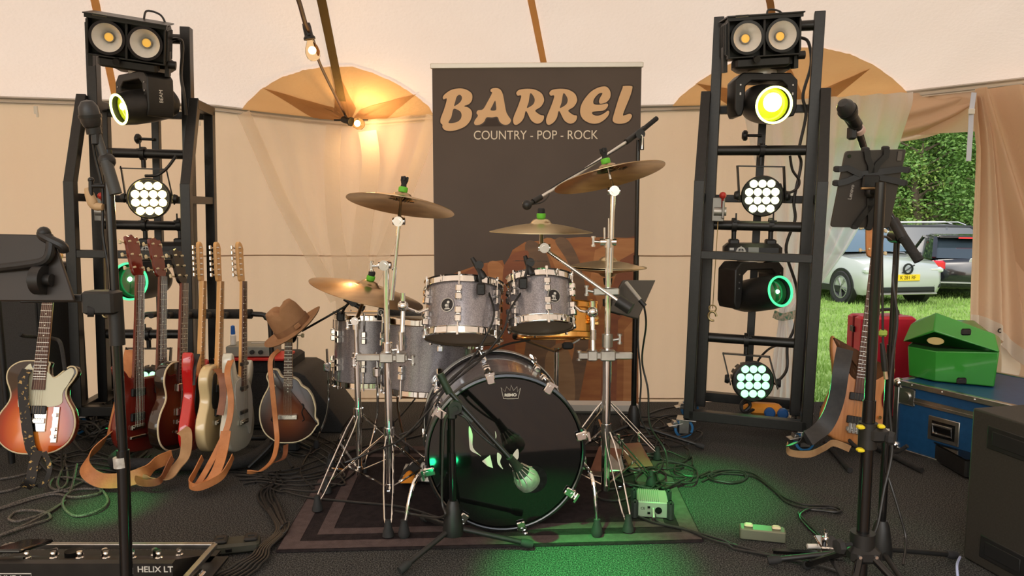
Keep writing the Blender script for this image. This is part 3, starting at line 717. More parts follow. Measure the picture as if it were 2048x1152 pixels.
# power and signal leads on the towers
def lead(name, label, pts, r=.0055, m=None, group=None, cat='cable', n=7):
    o = build(name, MB().tube(cr(pts, n), r, 7), m or cablem); tag(o, label, cat, group); return o
lead('tower_cable', 'black lead running down the right mast of the right tower', [at(*p) for p in ((1600, 75, 3.86), (1617, 85, 3.84), (1622, 130, 3.84), (1606, 190, 3.86), (1612, 230, 3.86), (1598, 300, 3.88), (1602, 330, 3.9), (1588, 400, 3.9), (1590, 440, 3.9), (1572, 500, 3.92), (1594, 580, 3.92), (1590, 650, 3.94), (1575, 690, 3.95), (1573, 740, 3.93), (1550, 768, 3.85))], .008)
lead('tower_cable', 'looped black lead beside the pale yellow par light', [at(*p) for p in ((1580, 312, 3.88), (1585, 340, 3.86), (1598, 360, 3.85), (1595, 375, 3.84), (1580, 385, 3.82), (1566, 380, 3.82), (1560, 368, 3.84))], .007)
lead('tower_cable', 'black lead curving below the middle bar to the green par light', [at(*p) for p in ((1556, 690, 3.9), (1535, 700, 3.86), (1515, 725, 3.9), (1520, 755, 3.86))], .006)
lead('tower_cable', 'black lead hanging beside the left tower blinder', [at(*p) for p in ((335, 82, 3.84), (355, 78, 3.8), (365, 90, 3.82), (362, 150, 3.84), (368, 190, 3.84), (372, 230, 3.86))], .008)
lead('tower_cable', 'black lead hanging from the yellow par light on the left tower', [at(*p) for p in ((352, 312, 3.92), (335, 335, 3.9), (315, 350, 3.9), (290, 352, 3.86))], .008)
# weatherproof socket resting on the bottom of the right tower
orange = mat('orange_plastic', (.85, .32, .03), .45)
s = thing('extension_socket', 'orange extension socket with blue flaps on the bottom rail of the right tower', 'power socket', at(1535, 826, 3.85))
Ms = T(*at(1530, 818, 3.83), rz=-14)
build('socket_body', MB().cbox((0, 0, .0), (.17, .07, .065), .018, Ms).cbox((-.08, 0, 0), (.06, .05, .04), .01, Ms), orange, s, world=True)
for k in (0, 1): build('flap', MB().lathe([(0.0001, .03), (.02, .03), (.028, .024), (.028, 0), (0.0001, 0)], Ms @ T(.02 + .065 * k, -.03, -.008, rx=90), 20), mat('blue_plastic', (.02, .10, .30), .4), s, world=True)
lead('power_cable', 'thick black lead looped beside the orange socket', [at(*p) for p in ((1400, 822, 3.9), (1440, 828, 3.85), (1480, 826, 3.8), (1500, 812, 3.8), (1492, 800, 3.8), (1482, 810, 3.8), (1488, 824, 3.79), (1510, 818, 3.82))], .009)
# ------------------------------------------------------------------ roll-up banner
MBN = T(*F(1072, 826), rz=-2)
ban = thing('roll_up_banner', 'tall dark brown roll up banner reading BARREL behind the drums', 'banner', M=MBN)
def bl(px, py): p = onplane(px, py, MBN); return (p.x, p.z)
bx0, bx1 = bl(868, 480)[0], bl(1277, 480)[0]; bz0, bz1 = bl(1072, 820)[1], bl(1072, 134)[1]
banm = noisy('banner_print_brown', (.078, .052, .036), (.088, .06, .042), 3, .55)
build('fabric', MB().box(((bx0 + bx1) / 2, 0, (bz0 + bz1) / 2), (bx1 - bx0, .004, bz1 - bz0)), banm, ban)
alu = mat('pale_aluminium', (.70, .66, .58), .35, .35)
build('top_rail', MB().cbox(((bx0 + bx1) / 2, 0, bz1 + .008), (bx1 - bx0 + .02, .02, .03), .004), alu, ban)
build('base_cassette', MB().cbox(((bx0 + bx1) / 2 - .02, .04, .04), (bx1 - bx0 + .07, .14, .075), .02), alu, ban)
build('support_pole', MB().cyl(((bx0 + bx1) / 2, .02, .05), ((bx0 + bx1) / 2, .02, bz1), .012), alu, ban)
# letters, traced as outlines in the banner plane
SB = 8.864
def l1(pts): return [(860 + x / SB, 160 + y / SB) for x, y in pts]
def l2(pts, d=0): return [(1060 + x / SB + d, 160 + y / SB) for x, y in pts]
RO = [(350, 215), (400, 175), (540, 157), (680, 175), (790, 240), (832, 330), (825, 400), (770, 480), (680, 540), (720, 590), (780, 625), (830, 635), (825, 700), (780, 755), (710, 775), (640, 745), (590, 690), (515, 550), (480, 660), (430, 740), (350, 795), (300, 780), (285, 710), (310, 620), (380, 450), (430, 285), (370, 280), (345, 250)]
RH = [(530, 495), (560, 400), (590, 240), (640, 280), (668, 350), (650, 420), (600, 465)]
GL = [('B', l1([(235, 290), (300, 225), (400, 170), (540, 150), (650, 175), (730, 230), (752, 290), (740, 370), (690, 430), (605, 465), (680, 490), (735, 545), (745, 620), (715, 720), (640, 810), (540, 865), (420, 900), (330, 905), (260, 885), (222, 840), (222, 795), (190, 760), (188, 700), (210, 630), (255, 510), (300, 335), (240, 345)]),
       [l1([(430, 460), (450, 380), (475, 300), (520, 263), (560, 290), (565, 340), (530, 400), (470, 445)]), l1([(415, 520), (480, 525), (545, 570), (560, 640), (530, 710), (450, 755), (330, 760), (380, 660)])]),
      ('A', l1([(1075, 175), (1110, 150), (1190, 145), (1250, 175), (1290, 250), (1320, 400), (1350, 560), (1390, 640), (1435, 710), (1410, 770), (1350, 797), (1280, 780), (1230, 730), (1195, 655), (1100, 665), (1005, 665), (960, 740), (890, 790), (810, 800), (782, 765), (800, 710), (850, 635), (825, 590), (850, 540), (940, 520), (1020, 390), (1100, 235), (1078, 210)]),
       [l1([(1075, 535), (1110, 450), (1155, 370), (1170, 450), (1168, 535)])]),
      ('R', l2(RO, -66), [l2(RH, -66)]), ('R', l2(RO), [l2(RH)]),
      ('E', l2([(1320, 115), (1385, 145), (1425, 220), (1420, 310), (1370, 380), (1300, 415), (1240, 420), (1222, 380), (1240, 320), (1280, 250), (1270, 230), (1210, 250), (1140, 330), (1120, 400), (1150, 435), (1250, 440), (1360, 420), (1383, 450), (1350, 510), (1290, 545), (1180, 555), (1105, 570), (1110, 610), (1180, 635), (1260, 620), (1330, 580), (1380, 545), (1405, 570), (1380, 640), (1300, 720), (1200, 770), (1080, 770), (970, 720), (910, 650), (888, 560), (910, 440), (980, 320), (1080, 210), (1200, 140)]), []),
      ('L', l2([(1655, 110), (1800, 110), (1810, 160), (1770, 300), (1650, 600), (1680, 625), (1760, 600), (1800, 620), (1800, 660), (1750, 730), (1660, 770), (1550, 775), (1480, 745), (1465, 690), (1500, 560), (1570, 330), (1640, 140)]), [])]
def flat_shape(name, loops, m, parent, y, ext=.0004, smooth=True, grow=0.0):
    cu = bpy.data.curves.new(name, 'CURVE'); cu.dimensions = '2D'; cu.fill_mode = 'BOTH'; cu.extrude = ext; cu.resolution_u = 3; cu.offset = grow
    for lp in loops:
        sp = cu.splines.new('POLY'); q = cr([(p[0], p[1], 0) for p in lp], 4, closed=True) if smooth else [V((p[0], p[1], 0)) for p in lp]
        sp.points.add(len(q) - 1); sp.use_cyclic_u = True
        for i, p in enumerate(q): sp.points[i].co = (p.x, p.y, 0, 1)
    t = bpy.data.objects.new('tmp', cu); COL.objects.link(t); bpy.context.view_layer.update()
    me = bpy.data.meshes.new_from_object(t.evaluated_get(bpy.context.evaluated_depsgraph_get())); bpy.data.objects.remove(t)
    me.transform(Matrix.Translation((0, y, 0)) @ FRONT); me.materials.clear(); me.materials.append(m); me.name = name
    o = bpy.data.objects.new(name, me); COL.objects.link(o); o.parent = parent; MW[o.name] = MW[parent.name].copy(); return o
lett = mat('banner_lettering', (.80, .52, .28), .6); lrim = mat('banner_lettering_rim', (.04, .02, .01), .6); lwh = mat('banner_white', (.86, .76, .60), .6)
for nm, o_, hs in GL:
    loops = [[bl(*p) for p in o_]] + [[bl(*p) for p in h] for h in hs]
    L = flat_shape('letter', loops, lett, ban, -.0036)
    flat_shape('letter_rim', [loops[0]], lrim, L, -.0026, grow=.007)
    for h in loops[1:]: flat_shape('letter_counter', [h], banm, L, -.0042, grow=-.002)
c0 = bl(1071, 271)
text('slogan_lettering', 'COUNTRY - POP - ROCK', .070, lwh, ban, Matrix.Translation((c0[0], -.004, c0[1])) @ FRONT, sx=.885)
# printed picture of barrels in the lower half
def pm(n, a, b): return noisy('print_' + n, a, b, 5, .6, stretch=(1, 1, 5))
pc = {'wood': pm('oak', (.40, .155, .045), (.30, .10, .03)), 'lite': pm('pale_oak', (.52, .23, .08), (.42, .17, .055)), 'hoop': pm('hoop', (.13, .075, .045), (.2, .115, .06)), 'dark': pm('shade', (.12, .04, .02), (.17, .055, .025)),
      'red': pm('red_oak', (.22, .07, .03), (.28, .09, .035)), 'head': pm('barrel_head', (.27, .15, .07), (.34, .2, .1))}
def clip(p): return (min(max(p[0], 868.5), 1276.5), min(p[1], 817))
lay = [('dark', [(868, 640), (880, 590), (930, 560), (1277, 470), (1277, 817), (868, 817)]),
       ('wood', [(892, 562), (905, 548), (960, 528), (1005, 520), (1020, 560), (1010, 817), (880, 817), (870, 640)]),
       ('red', [(925, 546), (960, 530), (975, 580), (985, 640), (970, 817), (930, 817)]),
       ('lite', [(975, 530), (1000, 526), (1015, 560), (1018, 640), (990, 600)]),
       ('wood', [(1012, 530), (1025, 500), (1050, 484), (1160, 474), (1277, 476), (1277, 817), (1000, 817), (1005, 600)]),
       ('hoop', [(1050, 490), (1075, 486), (1098, 520), (1110, 600), (1110, 700), (1080, 817), (1030, 817), (1050, 700), (1058, 580)]),
       ('red', [(1005, 560), (1015, 520), (1035, 504), (1058, 506), (1040, 560), (1030, 640), (1030, 760), (1006, 740)]),
       ('lite', [(1085, 484), (1110, 480), (1140, 530), (1150, 600), (1150, 690), (1128, 760), (1130, 640), (1112, 540)]),
       ('hoop', [(1110, 482), (1136, 480), (1165, 540), (1176, 610), (1176, 700), (1160, 817), (1125, 817), (1148, 700), (1150, 600), (1138, 530)]),
       ('head', [(1090, 720), (1110, 690), (1130, 690), (1146, 730), (1150, 790), (1140, 817), (1096, 817)]),
       ('wood', [(1148, 478), (1277, 476), (1277, 560), (1230, 600), (1200, 680), (1190, 817), (1155, 817), (1178, 700), (1178, 600)]),
       ('lite', [(1190, 500), (1240, 478), (1277, 476), (1277, 520), (1225, 560), (1200, 620), (1180, 560)]),
       ('red', [(1240, 520), (1277, 500), (1277, 817), (1200, 817), (1205, 700), (1220, 590)]),
       ('wood', [(1236, 640), (1277, 600), (1277, 817), (1232, 817)]), ('lite', [(1248, 660), (1266, 640), (1268, 817), (1246, 817)])]
pr = None
for i, (c, pts) in enumerate(lay):
    o = flat_shape('printed_barrel', [[bl(*clip(p)) for p in pts]], pc[c], ban, -.0022 - .00018 * i, ext=.00008, smooth=all(872 < q[0] < 1274 and q[1] < 815 for q in pts) or c in ('hoop', 'head'))
# ------------------------------------------------------------------ drum kit
spk = mat('silver_sparkle_wrap', (.30, .28, .29), .28, .35, coat=.6)
N, L, b = nodes(spk)
tc = N.new('ShaderNodeTexCoord'); vo = N.new('ShaderNodeTexVoronoi'); vo.inputs['Scale'].default_value = 380
nz = N.new('ShaderNodeTexNoise'); nz.inputs['Scale'].default_value = 7; mp = N.new('ShaderNodeMapping'); mp.inputs['Scale'].default_value = (3, 3, .5)
rp = N.new('ShaderNodeValToRGB'); rp.color_ramp.elements[0].position = .25; rp.color_ramp.elements[1].position = .75
rp.color_ramp.elements[0].color = (.17, .155, .17, 1); rp.color_ramp.elements[1].color = (.42, .39, .40, 1)
L.new(tc.outputs['Object'], vo.inputs['Vector']); L.new(tc.outputs['Object'], mp.inputs[0]); L.new(mp.outputs[0], nz.inputs['Vector'])
mxn = N.new('ShaderNodeMix'); mxn.inputs[0].default_value = .45
L.new(nz.outputs['Fac'], mxn.inputs[2]); L.new(vo.outputs['Color'], mxn.inputs[3]); L.new(mxn.outputs[0], rp.inputs[0]); L.new(rp.outputs[0], b.inputs['Base Color'])
bronze = noisy('cymbal_bronze', (.50, .36, .20), (.30, .20, .115), 9, .26, 1.0, lo=.3, hi=.7, stretch=(1, 1, 6))
bronze2 = noisy('cymbal_pale_bronze', (.80, .68, .44), (.62, .51, .31), 5, .33, 1.0)
headm = canvas('coated_drum_head', (.80, .73, .62), (.82, .75, .64), .5, 3, .02)
headb = canvas('clear_drum_head', (.72, .62, .5), (.74, .64, .52), .5, 3, .02, alpha=.45)
badgem = mat('black_badge', (.01, .01, .01), .3)
def drum(name, label, a, bt, r, nl=6, shell=spk, hoop=chrome, toph=headm, both=headb, badge=None, hoopm=None, wide=.018, off=0.0, parent=None, hl=None):
    a = V(a); bt = V(bt); H = (bt - a).length; M = frame(a, bt); t = thing(name, label, 'drum', a)
    rs = r - .012
    build('shell', MB().ring([(rs, .012), (rs, H - .012), (rs - .008, H - .012), (rs - .008, .012)], M, 64), shell, t, world=True)
    for z0, s, nm, hm in ((H, 1, 'batter_head', toph), (0, -1, 'resonant_head', both)):
        build(nm, MB().lathe([(.0001, z0), (rs - .002, z0), (rs + .004, z0 - .006 * s)], M, 48, cap=False), hm, t, world=True)
        build('hoop', MB().ring([(rs + .002, z0 + .008 * s), (rs + .006, z0 + .010 * s), (r + .002, z0 + .008 * s), (r - .003, z0 + .003 * s), (r - .003, z0 - wide * s), (r + .002, z0 - (wide + .003) * s), (rs + .005, z0 - wide * s), (rs + .002, z0)], M, 64), hoopm or hoop, t, world=True)
    for k in range(nl):
        Mk = M @ Matrix.Rotation(2 * PI * k / nl + off, 4, 'Z')
        hh = hl or min(.036, H * .17)
        for z, ze, sg in (((H * .30, 0, -1), (H * .70, H, 1)) if H > .16 else ((H / 2, H, 1),)):
            lg = MB()
            for q in (-1, 1): lg.cbox((rs + .010, 0, z + q * hh * .45), (.024, .024, hh * .8), .004, Mk)
            lg.box((rs + .006, 0, z), (.016, .014, hh * 1.2), Mk)
            lo = build('lug', lg, hoop, t, world=True)
            build('tension_rod', MB().cyl(tuple(Mk @ V((r, 0, ze + .012 * sg))), tuple(Mk @ V((r, 0, z))), .0032, n=8).cyl(tuple(Mk @ V((r, 0, ze + .016 * sg))), tuple(Mk @ V((r, 0, ze + .004 * sg))), .006, n=8), hoop, lo, world=True)
    if badge is not None:
        d = V(badge).normalized(); d = (d - M.to_3x3() @ V((0, 0, 1)) * d.dot(M.to_3x3() @ V((0, 0, 1)))).normalized()
        c = a + (bt - a) * .48 + d * (rs + .001); Mb = frame(c, c + d, up=(bt - a))
        bo = build('badge', MB().lathe([(.0001, .003), (.0245, .003), (.0265, 0)], Mb, 32), badgem, t, world=True)
        build('badge_rim', MB().ring([(.0245, 0), (.028, 0), (.028, .003), (.0245, .0035)], Mb, 32), silverp, bo, world=True)
        ml = MB()
        for s in (-1, 1):
            ml.lathe([(.0001, .004), (.0055, .004), (.0055, .003)], Mb @ T(.004 * s, .006 * s * 1 + .004, 0), 12); ml.box((.004 * s, -.006, .0035), (.0025, .016, .001), Mb)
        ml.box((0, -.016, .0035), (.022, .003, .001), Mb)
        build('badge_mark', ml, whitep, bo, world=True)
    return t, M, H
# rug first: it carries the kit
rug = noisy('rug_dark', (.016, .011, .012), (.026, .019, .019), 40, .95, bump=.4, bscale=300, spec=.2)
rugl = noisy('rug_mauve_stripe', (.085, .060, .058), (.11, .08, .075), 40, .95, bump=.4, bscale=300, spec=.2)
rc = [F(552, 1107), F(1407, 1086), F(1262, 812), F(692, 868)]; rc[2] = V((.72, 3.55, 0)); rc[3] = V((-.86, 3.55, 0))
rg = thing('rug', 'dark rug with two mauve border stripes under the drum kit', 'rug', (0, 2.9, 0))
def rquad(ins, z, hole=None):
    c = sum(rc, V((0, 0, 0))) / 4; out = []
    L4 = []
    for i in range(4):
        p, q, s = rc[i - 1], rc[i], rc[(i + 1) % 4]; e1 = (q - p).normalized(); e2 = (s - q).normalized()
        n1 = V((-e1.y, e1.x, 0)); n2 = V((-e2.y, e2.x, 0)); bis = (n1 + n2).normalized(); L4.append(q + bis * (ins / max(.3, bis.dot(n1))))
    return [V((p.x, p.y, z)) for p in L4]
def rframe(a, b, z):
    A, B_ = rquad(a, z), rquad(b, z); m = MB(); m.add(A + B_, [(i, (i + 1) % 4, 4 + (i + 1) % 4, 4 + i) for i in range(4)]); return m
m = MB(); A, B_ = rquad(0, .003), rquad(0, .011); m.add(A + B_, [(0, 1, 2, 3)[::-1], (4, 5, 6, 7)] + [(i, (i + 1) % 4, 4 + (i + 1) % 4, 4 + i) for i in range(4)])
build('rug_base', m, rug, rg, world=True, smooth=0)
build('outer_stripe', rframe(.004, .065, .0125), rugl, rg, world=True, smooth=0)
build('inner_stripe', rframe(.115, .165, .0125), rugl, rg, world=True, smooth=0)
RZ = .0125
# bass drum
fa = V((-.022, 2.575, .302)); fb = V((-.075, 3.03, .302))
bd, BM, BH = drum('bass_drum', 'large bass drum with glossy black front head and silver sparkle shell', fb, fa, .287, nl=8, toph=mat('gloss_black_head', (.004, .004, .004), .045, coat=.3, spec=.8), both=headm, hoopm=mat('clear_acrylic_hoop', (.012, .012, .012), .15, coat=.8), wide=.034, off=.2, hl=.04)
bd.children[2]
hoopcl = mat('pale_hoop_line', (.55, .52, .47), .3, .5)
build('hoop_inlay', MB().ring([(.2885, .036), (.2925, .036), (.2925, .022), (.2885, .022)], BM, 64).ring([(.2885, .010), (.2925, .010), (.2925, -.004), (.2885, -.004)], BM, 64).ring([(.2885, .036), (.2895, .036), (.2895, -.004), (.2885, -.004)], BM, 64), hoopcl, bd, world=True)
for k in range(8):
    Mk = BM @ Matrix.Rotation(2 * PI * k / 8 + .2, 4, 'Z')
    cw = MB().cbox((.291, 0, BH - .012), (.016, .034, .05), .004, Mk).cbox((.277, 0, BH + .010), (.034, .03, .008), .003, Mk).cyl(tuple(Mk @ V((.302, 0, BH - .05))), tuple(Mk @ V((.302, 0, BH + .03))), .005).box((.302, 0, BH + .028), (.008, .034, .012), Mk)
    build('tension_claw', cw, chrome, bd, world=True)
    cw = MB().cbox((.291, 0, .012), (.016, .034, .05), .004, Mk).cyl(tuple(Mk @ V((.302, 0, .05))), tuple(Mk @ V((.302, 0, -.03))), .005).box((.302, 0, -.028), (.008, .034, .012), Mk)
    build('tension_claw', cw, chrome, bd, world=True)
xw = BM.to_3x3() @ V((0, 0, 1)); fmat = Matrix(((0, 0, 0, 0),) * 4)
# front head artwork, in a frame on the head: x right, z up
hx = V((0, 0, 1)).cross(V(xw)) ; hx = -V((0, 0, 1)).cross(-xw).normalized(); hx = V((-xw.y, xw.x, 0)).normalized()
if hx.x < 0: hx = -hx
MH = Matrix(((hx.x, -xw.x, 0, fa.x), (hx.y, -xw.y, 0, fa.y), (0, 0, 1, fa.z), (0, 0, 0, 1)))
def hp2(px, py): p = onplane(px, py, MH); return (p.x, p.z)
hw = MB.__new__(MB); hw = MB()
bdM = Matrix.Translation(-MW[bd.name].translation) @ MH
def headshape(name, pts, m, y=-.0012, smooth=True):
    o = flat_shape(name, [[hp2(*p) for p in l] for l in pts], m, bd, y, ext=.0001, smooth=smooth); o.data.transform(bdM); return o
markw = mat('head_print_white', (.70, .66, .56), .6)
headshape('head_logo', [[(938, 852), (945, 868), (946, 895), (962, 912), (955, 908), (941, 900), (938, 880)]], markw)
headshape('head_logo', [[(990, 862), (993, 872), (990, 884), (1001, 890), (1001, 902), (988, 893), (991, 876)]], markw)
headshape('head_logo', [[(964, 922), (980, 910), (986, 936), (975, 932)]], markw, smooth=False)
headshape('head_logo', [[(995, 905), (1003, 912), (1000, 924), (1006, 938), (996, 928), (994, 915)]], markw)
headshape('head_logo', [[(1028, 905), (1036, 898), (1037, 915), (1030, 925), (1040, 934), (1026, 936), (1018, 926)]], markw)
cl = [hp2(*p) for p in ((1002, 775), (1010, 783), (1013, 773), (1020, 781), (1022, 770), (1027, 781), (1034, 773), (1035, 783), (1041, 776), (1036, 797), (1007, 797))]
build('crown_outline', MB().tube([MH @ V((a, -.0014, b)) for a, b in cl], .0009, 5, closed=True), markw, bd, world=True)
c0 = hp2(1021, 790)
o = text('head_brand_lettering', 'REMO', .014, markw, bd, MH @ Matrix.Translation((c0[0], -.0014, c0[1])) @ FRONT, sx=1.15, bold=.0006); o.data.transform(Matrix.Translation(-fb))
o = text('head_brand_lettering', '- - - - - -', .008, markw, bd, MH @ Matrix.Translation((c0[0], -.0014, c0[1] - .014)) @ FRONT); o.data.transform(Matrix.Translation(-fb))
c1_ = hp2(1066, 958)
o = build('port_hole', MB().lathe([(.0001, 0), (.052, 0)], MH @ T(c1_[0], -.0016, c1_[1], rx=90), 40), mat('port_dark', (.002, .002, .002), .6), bd, world=True)
for s, a_, b_, c_ in ((-1, (862, 932), (828, 965), (808, 1048)), (1, (1164, 925), (1186, 962), (1194, 1046))):
    p0 = P(a_[0], a_[1], 2.66); p1 = P(b_[0], b_[1], 2.56); p2 = F(c_[0], c_[1] + 10, RZ + .03)
    sp = build('spur', MB().tube(cr([p0 - V((.02 * s, 0, 0)), p0, p1, p2], 6), .0075, 10).cbox(tuple(p0), (.03, .04, .05), .006), chrome, bd, world=True)
    build('rubber_foot', MB().lathe([(.0001, 0), (.017, 0), (.022, .012), (.018, .03), (.012, .05), (.012, .062), (.0001, .062)], T(p2.x, p2.y, RZ + .001), 18), rub, sp, world=True)
# toms
def tilt(a, h, dx, dy): return V(a) + V((dx, dy, 1)).normalized() * h
ba = P(925, 676, 2.93)
t1, M1, H1 = drum('tom', 'left rack tom, silver sparkle, the larger of the two above the bass drum', ba, tilt(ba, .215, .02, .36), .163, badge=(-.35, -1, 0), off=.52)
bb = P(1083, 653, 2.93)
t2, M2, H2 = drum('tom', 'right rack tom, silver sparkle, the smaller one, badge at its right', bb, tilt(bb, .195, -.03, .40), .137, badge=(.38, -1, 0), off=.62)
ft1b, ft1t = V((-.70, 3.60, P(752, 782, 3.42).z)), V((-.695, 3.63, P(752, 640, 3.45).z))
drum('floor_tom', 'floor tom at the far left, under the low crash cymbal', ft1b, ft1t, .19, nl=8)
ft2b, ft2t = V((-.375, 3.27, P(862, 800, 3.06).z)), V((-.365, 3.29, P(862, 650, 3.08).z))
drum('floor_tom', 'larger floor tom standing left of the bass drum, behind its cymbal stand', ft2b, ft2t, .215, nl=8, off=.3)
sb = V((.205, 3.36, P(1092, 686, 3.2).z))
snr, SM, SH = drum('snare_drum', 'shiny gold brass snare drum behind the right rack tom', sb, sb + V((0, .03, .145)), .185, nl=10, shell=gold, hoop=gold, both=headb)
for c, rr, root_, bz in ((ft1b, .19, None, 0), (ft2b, .215, None, 0)):
    root = [o for o in bpy.data.objects if o.name.startswith('floor_tom') and (MW[o.name].translation - c).length < .01][0]
    for k in range(3):
        a = -PI / 2 + (k - .6) * 2 * PI / 3; d = V((math.cos(a), math.sin(a), 0)); p = c + d * (rr + .018)
        lg = build('leg', MB().tube(cr([p + V((0, 0, .18)), p + V((0, 0, -.1)), V((p.x, p.y, RZ + .06)) + d * .05, V((p.x, p.y, RZ + .02)) + d * .06], 5), .0055, 8).cbox(tuple(p + V((0, 0, .09))), (.03, .03, .045), .006), chrome, root, world=True)
        q = V((p.x, p.y, 0)) + d * .06; build('rubber_foot', MB().lathe([(.0001, 0), (.014, 0), (.016, .02), (.009, .04), (.0001, .04)], T(q.x, q.y, RZ + .001), 14), rub, lg, world=True)
# cymbals
def cymbal(label, c, r, n, m=bronze, cap=1, lett=None, felt=greenf, group=None):
    c = V(c); M = frame(c, c + V(n), up=(0, 1, 0)); t = thing('cymbal', label, 'cymbal', c, group=group)
    pf = [(.006, .030), (.02, .029), (.032, .024), (.040, .014), (.045, .009)]
    for k in range(1, 9): u = k / 8; pf.append((.045 + (r - .045) * u, .009 - .034 * u ** 1.35 * (r / .22)))
    prof = pf + [(r, pf[-1][1] - .0015)] + [(p[0], p[1] - .002) for p in pf[::-1]]
    pl = build('plate', MB().ring(prof, M, 72), m, t, world=True, smooth=50)
    if cap is not None:
        build('felt', MB().lathe([(.0001, .03), (.016, .03), (.018, .035), (.018, .048), (.016, .05), (.0001, .05)], M, 20), felt, t, world=True)
        ch = MB().lathe([(.0001, .05), (.012, .05), (.010, .062), (.013, .070), (.013, .078), (.0001, .078)] if cap == 1 else [(.0001, .05), (.014, .05), (.015, .064), (.012, .07), (.0001, .07)], M, 14)
        if cap == 1:
            for k in range(4): ch.cbox((.010, 0, .082), (.009, .010, .02), .002, M @ Matrix.Rotation(k * PI / 2, 4, 'Z'))
        build('cymbal_cap', ch, rub, t, world=True)
    if lett:
        q, zz, ang, s = lett
        text('cymbal_signature', 'Zildjian', s, mat('ink_black', (.02, .018, .015), .6), t, Matrix.Translation(-c) @ M @ T(q[0], q[1], zz) @ Matrix.Rotation(R(ang), 4, 'Z') @ (Matrix.Rotation(PI, 4, 'Y') if zz < .0 and s < .05 and False else Matrix.Identity(4)))
    return M
C1 = P(803, 400, 2.86); cymbal('highest left crash cymbal, black cap and green felt, left of the banner', C1, .208, (.14, .19, 1), cap=1)
C2 = P(737, 574, 3.12); cymbal('low left crash cymbal tilted over the floor toms', C2, .245, (.27, -.02, 1), cap=2)
C3 = P(1082, 452, 2.95); cymbal('pale flat cymbal in front of the middle of the banner', C3, .205, (.01, -.01, 1), bronze2, cap=2)
C4 = P(1216, 343, 2.86); cymbal('highest right crash cymbal tilted to the left, under the overhead boom', C4, .215, (-.22, .17, 1), cap=1)
C5 = P(1216, 531, 3.45); cymbal('upper hi-hat cymbal right of the pale cymbal', C5 + V((0, 0, .012)), .18, (.03, .03, 1), bronze2, cap=None)
M6 = frame(C5 + V((0, 0, -.028)), C5 + V((0, 0, -.5)))
t = thing('cymbal', 'lower hi-hat cymbal facing down, underneath its twin', 'cymbal', C5 + V((0, 0, -.03)))
pf = [(.006, .028), (.03, .022), (.045, .008), (.09, .0), (.14, -.008), (.18, -.018)]
build('plate', MB().ring(pf + [(p[0], p[1] - .002) for p in pf[::-1]], M6, 64), bronze2, t, world=True, smooth=50)
# maker's script on cymbal surfaces as seen in the photo
ink = mat('ink_black', (.02, .018, .015), .6)
def script(px0, px1, py, c, n, under, parent_c, size):
    c = V(c); n = V(n).normalized(); x = (V((1, 0, 0)) - n * n.x).normalized(); y = n.cross(x)
    root = [o for o in bpy.data.objects if o.name.startswith('cymbal') and o.type == 'EMPTY' and (MW[o.name].translation - V(parent_c)).length < .02][0]
    o_ = P((px0 + px1) / 2, py, 3.0); d = (o_ - CO).normalized(); off = c + n * (-.014 if under else .006); tt = (off - CO).dot(n) / d.dot(n); hit = CO + d * tt
    rel = hit - c; r_ = (rel - n * rel.dot(n)).length; dz = .009 - .034 * max(0, (r_ - .045) / .165) ** 1.35
    zz = dz + (-.0035 if under else .0012)
    hit = c + (rel - n * rel.dot(n)) + n * zz
    yy = y; xx = x
    if under: yy = -y
    Mt = Matrix(((xx.x, yy.x, n.x * (-1 if under else 1), hit.x), (xx.y, yy.y, n.y * (-1 if under else 1), hit.y), (xx.z, yy.z, n.z * (-1 if under else 1), hit.z), (0, 0, 0, 1)))
    sh = Matrix(((1, .35, 0, 0), (0, 1, 0, 0), (0, 0, 1, 0), (0, 0, 0, 1)))
    text('cymbal_signature', 'Zildjian', size, ink, root, Matrix.Translation(-V(MW[root.name].translation)) @ Mt @ sh)
script(770, 838, 412, C1, (.14, .19, 1), True, C1, .05)
script(1225, 1275, 345, C4, (-.22, .17, 1), True, C4, .05)
script(1044, 1082, 456, C3, (.01, -.01, 1), False, C3, .04)

# hardware
def tripod(t, base, zhub, yaw, spread, m=chrome, foot=rub, wire=True, z0=0.0, rw=.0032, ld=None):
    base = V(base)
    for k in range(3):
        a = R(yaw) + k * 2 * PI / 3; d = V((math.cos(a), math.sin(a), 0)); sd = V((-d.y, d.x, 0))
        top = base + V((0, 0, zhub)) + d * .018; ft = V((base.x, base.y, z0 + .035)) + d * spread; mid = top.lerp(ft, .62)
        lg = MB()
        if wire:
            for s in (-1, 1):
                lg.tube([top + sd * .010 * s, top.lerp(ft, .15) + sd * .017 * s, mid + sd * .017 * s, ft.lerp(mid, .25) + sd * .013 * s, ft + sd * .006 * s], rw, 7)
        else:
            lg.bar(tuple(top), tuple(ft), .022, .012)
        lo = build('leg', lg, m, t, world=True)
        fd = (ft - top).normalized()
        build('rubber_foot', MB().lathe([(.0001, .03), (.010, .028), (.014, 0), (.020, -.018), (.021, -.03), (.0001, -.034)], T(ft.x, ft.y, ft.z - .0), 16), foot, lo, world=True)
        br = MB().bar(tuple(base + V((0, 0, z0 + .07)) + d * .015), tuple(mid), .010, .003); build('brace', br, m, lo, world=True)
    build('collar', MB().cyl(base + V((0, 0, zhub - .03)), base + V((0, 0, zhub + .03)), .021, n=18), m, t, world=True)
    build('lower_collar', MB().cyl(base + V((0, 0, z0 + .05)), base + V((0, 0, z0 + .085)), .017, n=14), m, t, world=True)
def wing(m, p, d, s=1):
    p = V(p); d = V(d).normalized(); m.cyl(p, p + d * .022 * s, .005 * s); e = p + d * .026 * s
    m.box(tuple(e), (.008 * s, .008 * s, .034 * s)).cyl(e + V((0, 0, .012 * s)), e + V((0, 0, .02 * s)), .009 * s).cyl(e - V((0, 0, .012 * s)), e - V((0, 0, .02 * s)), .009 * s)
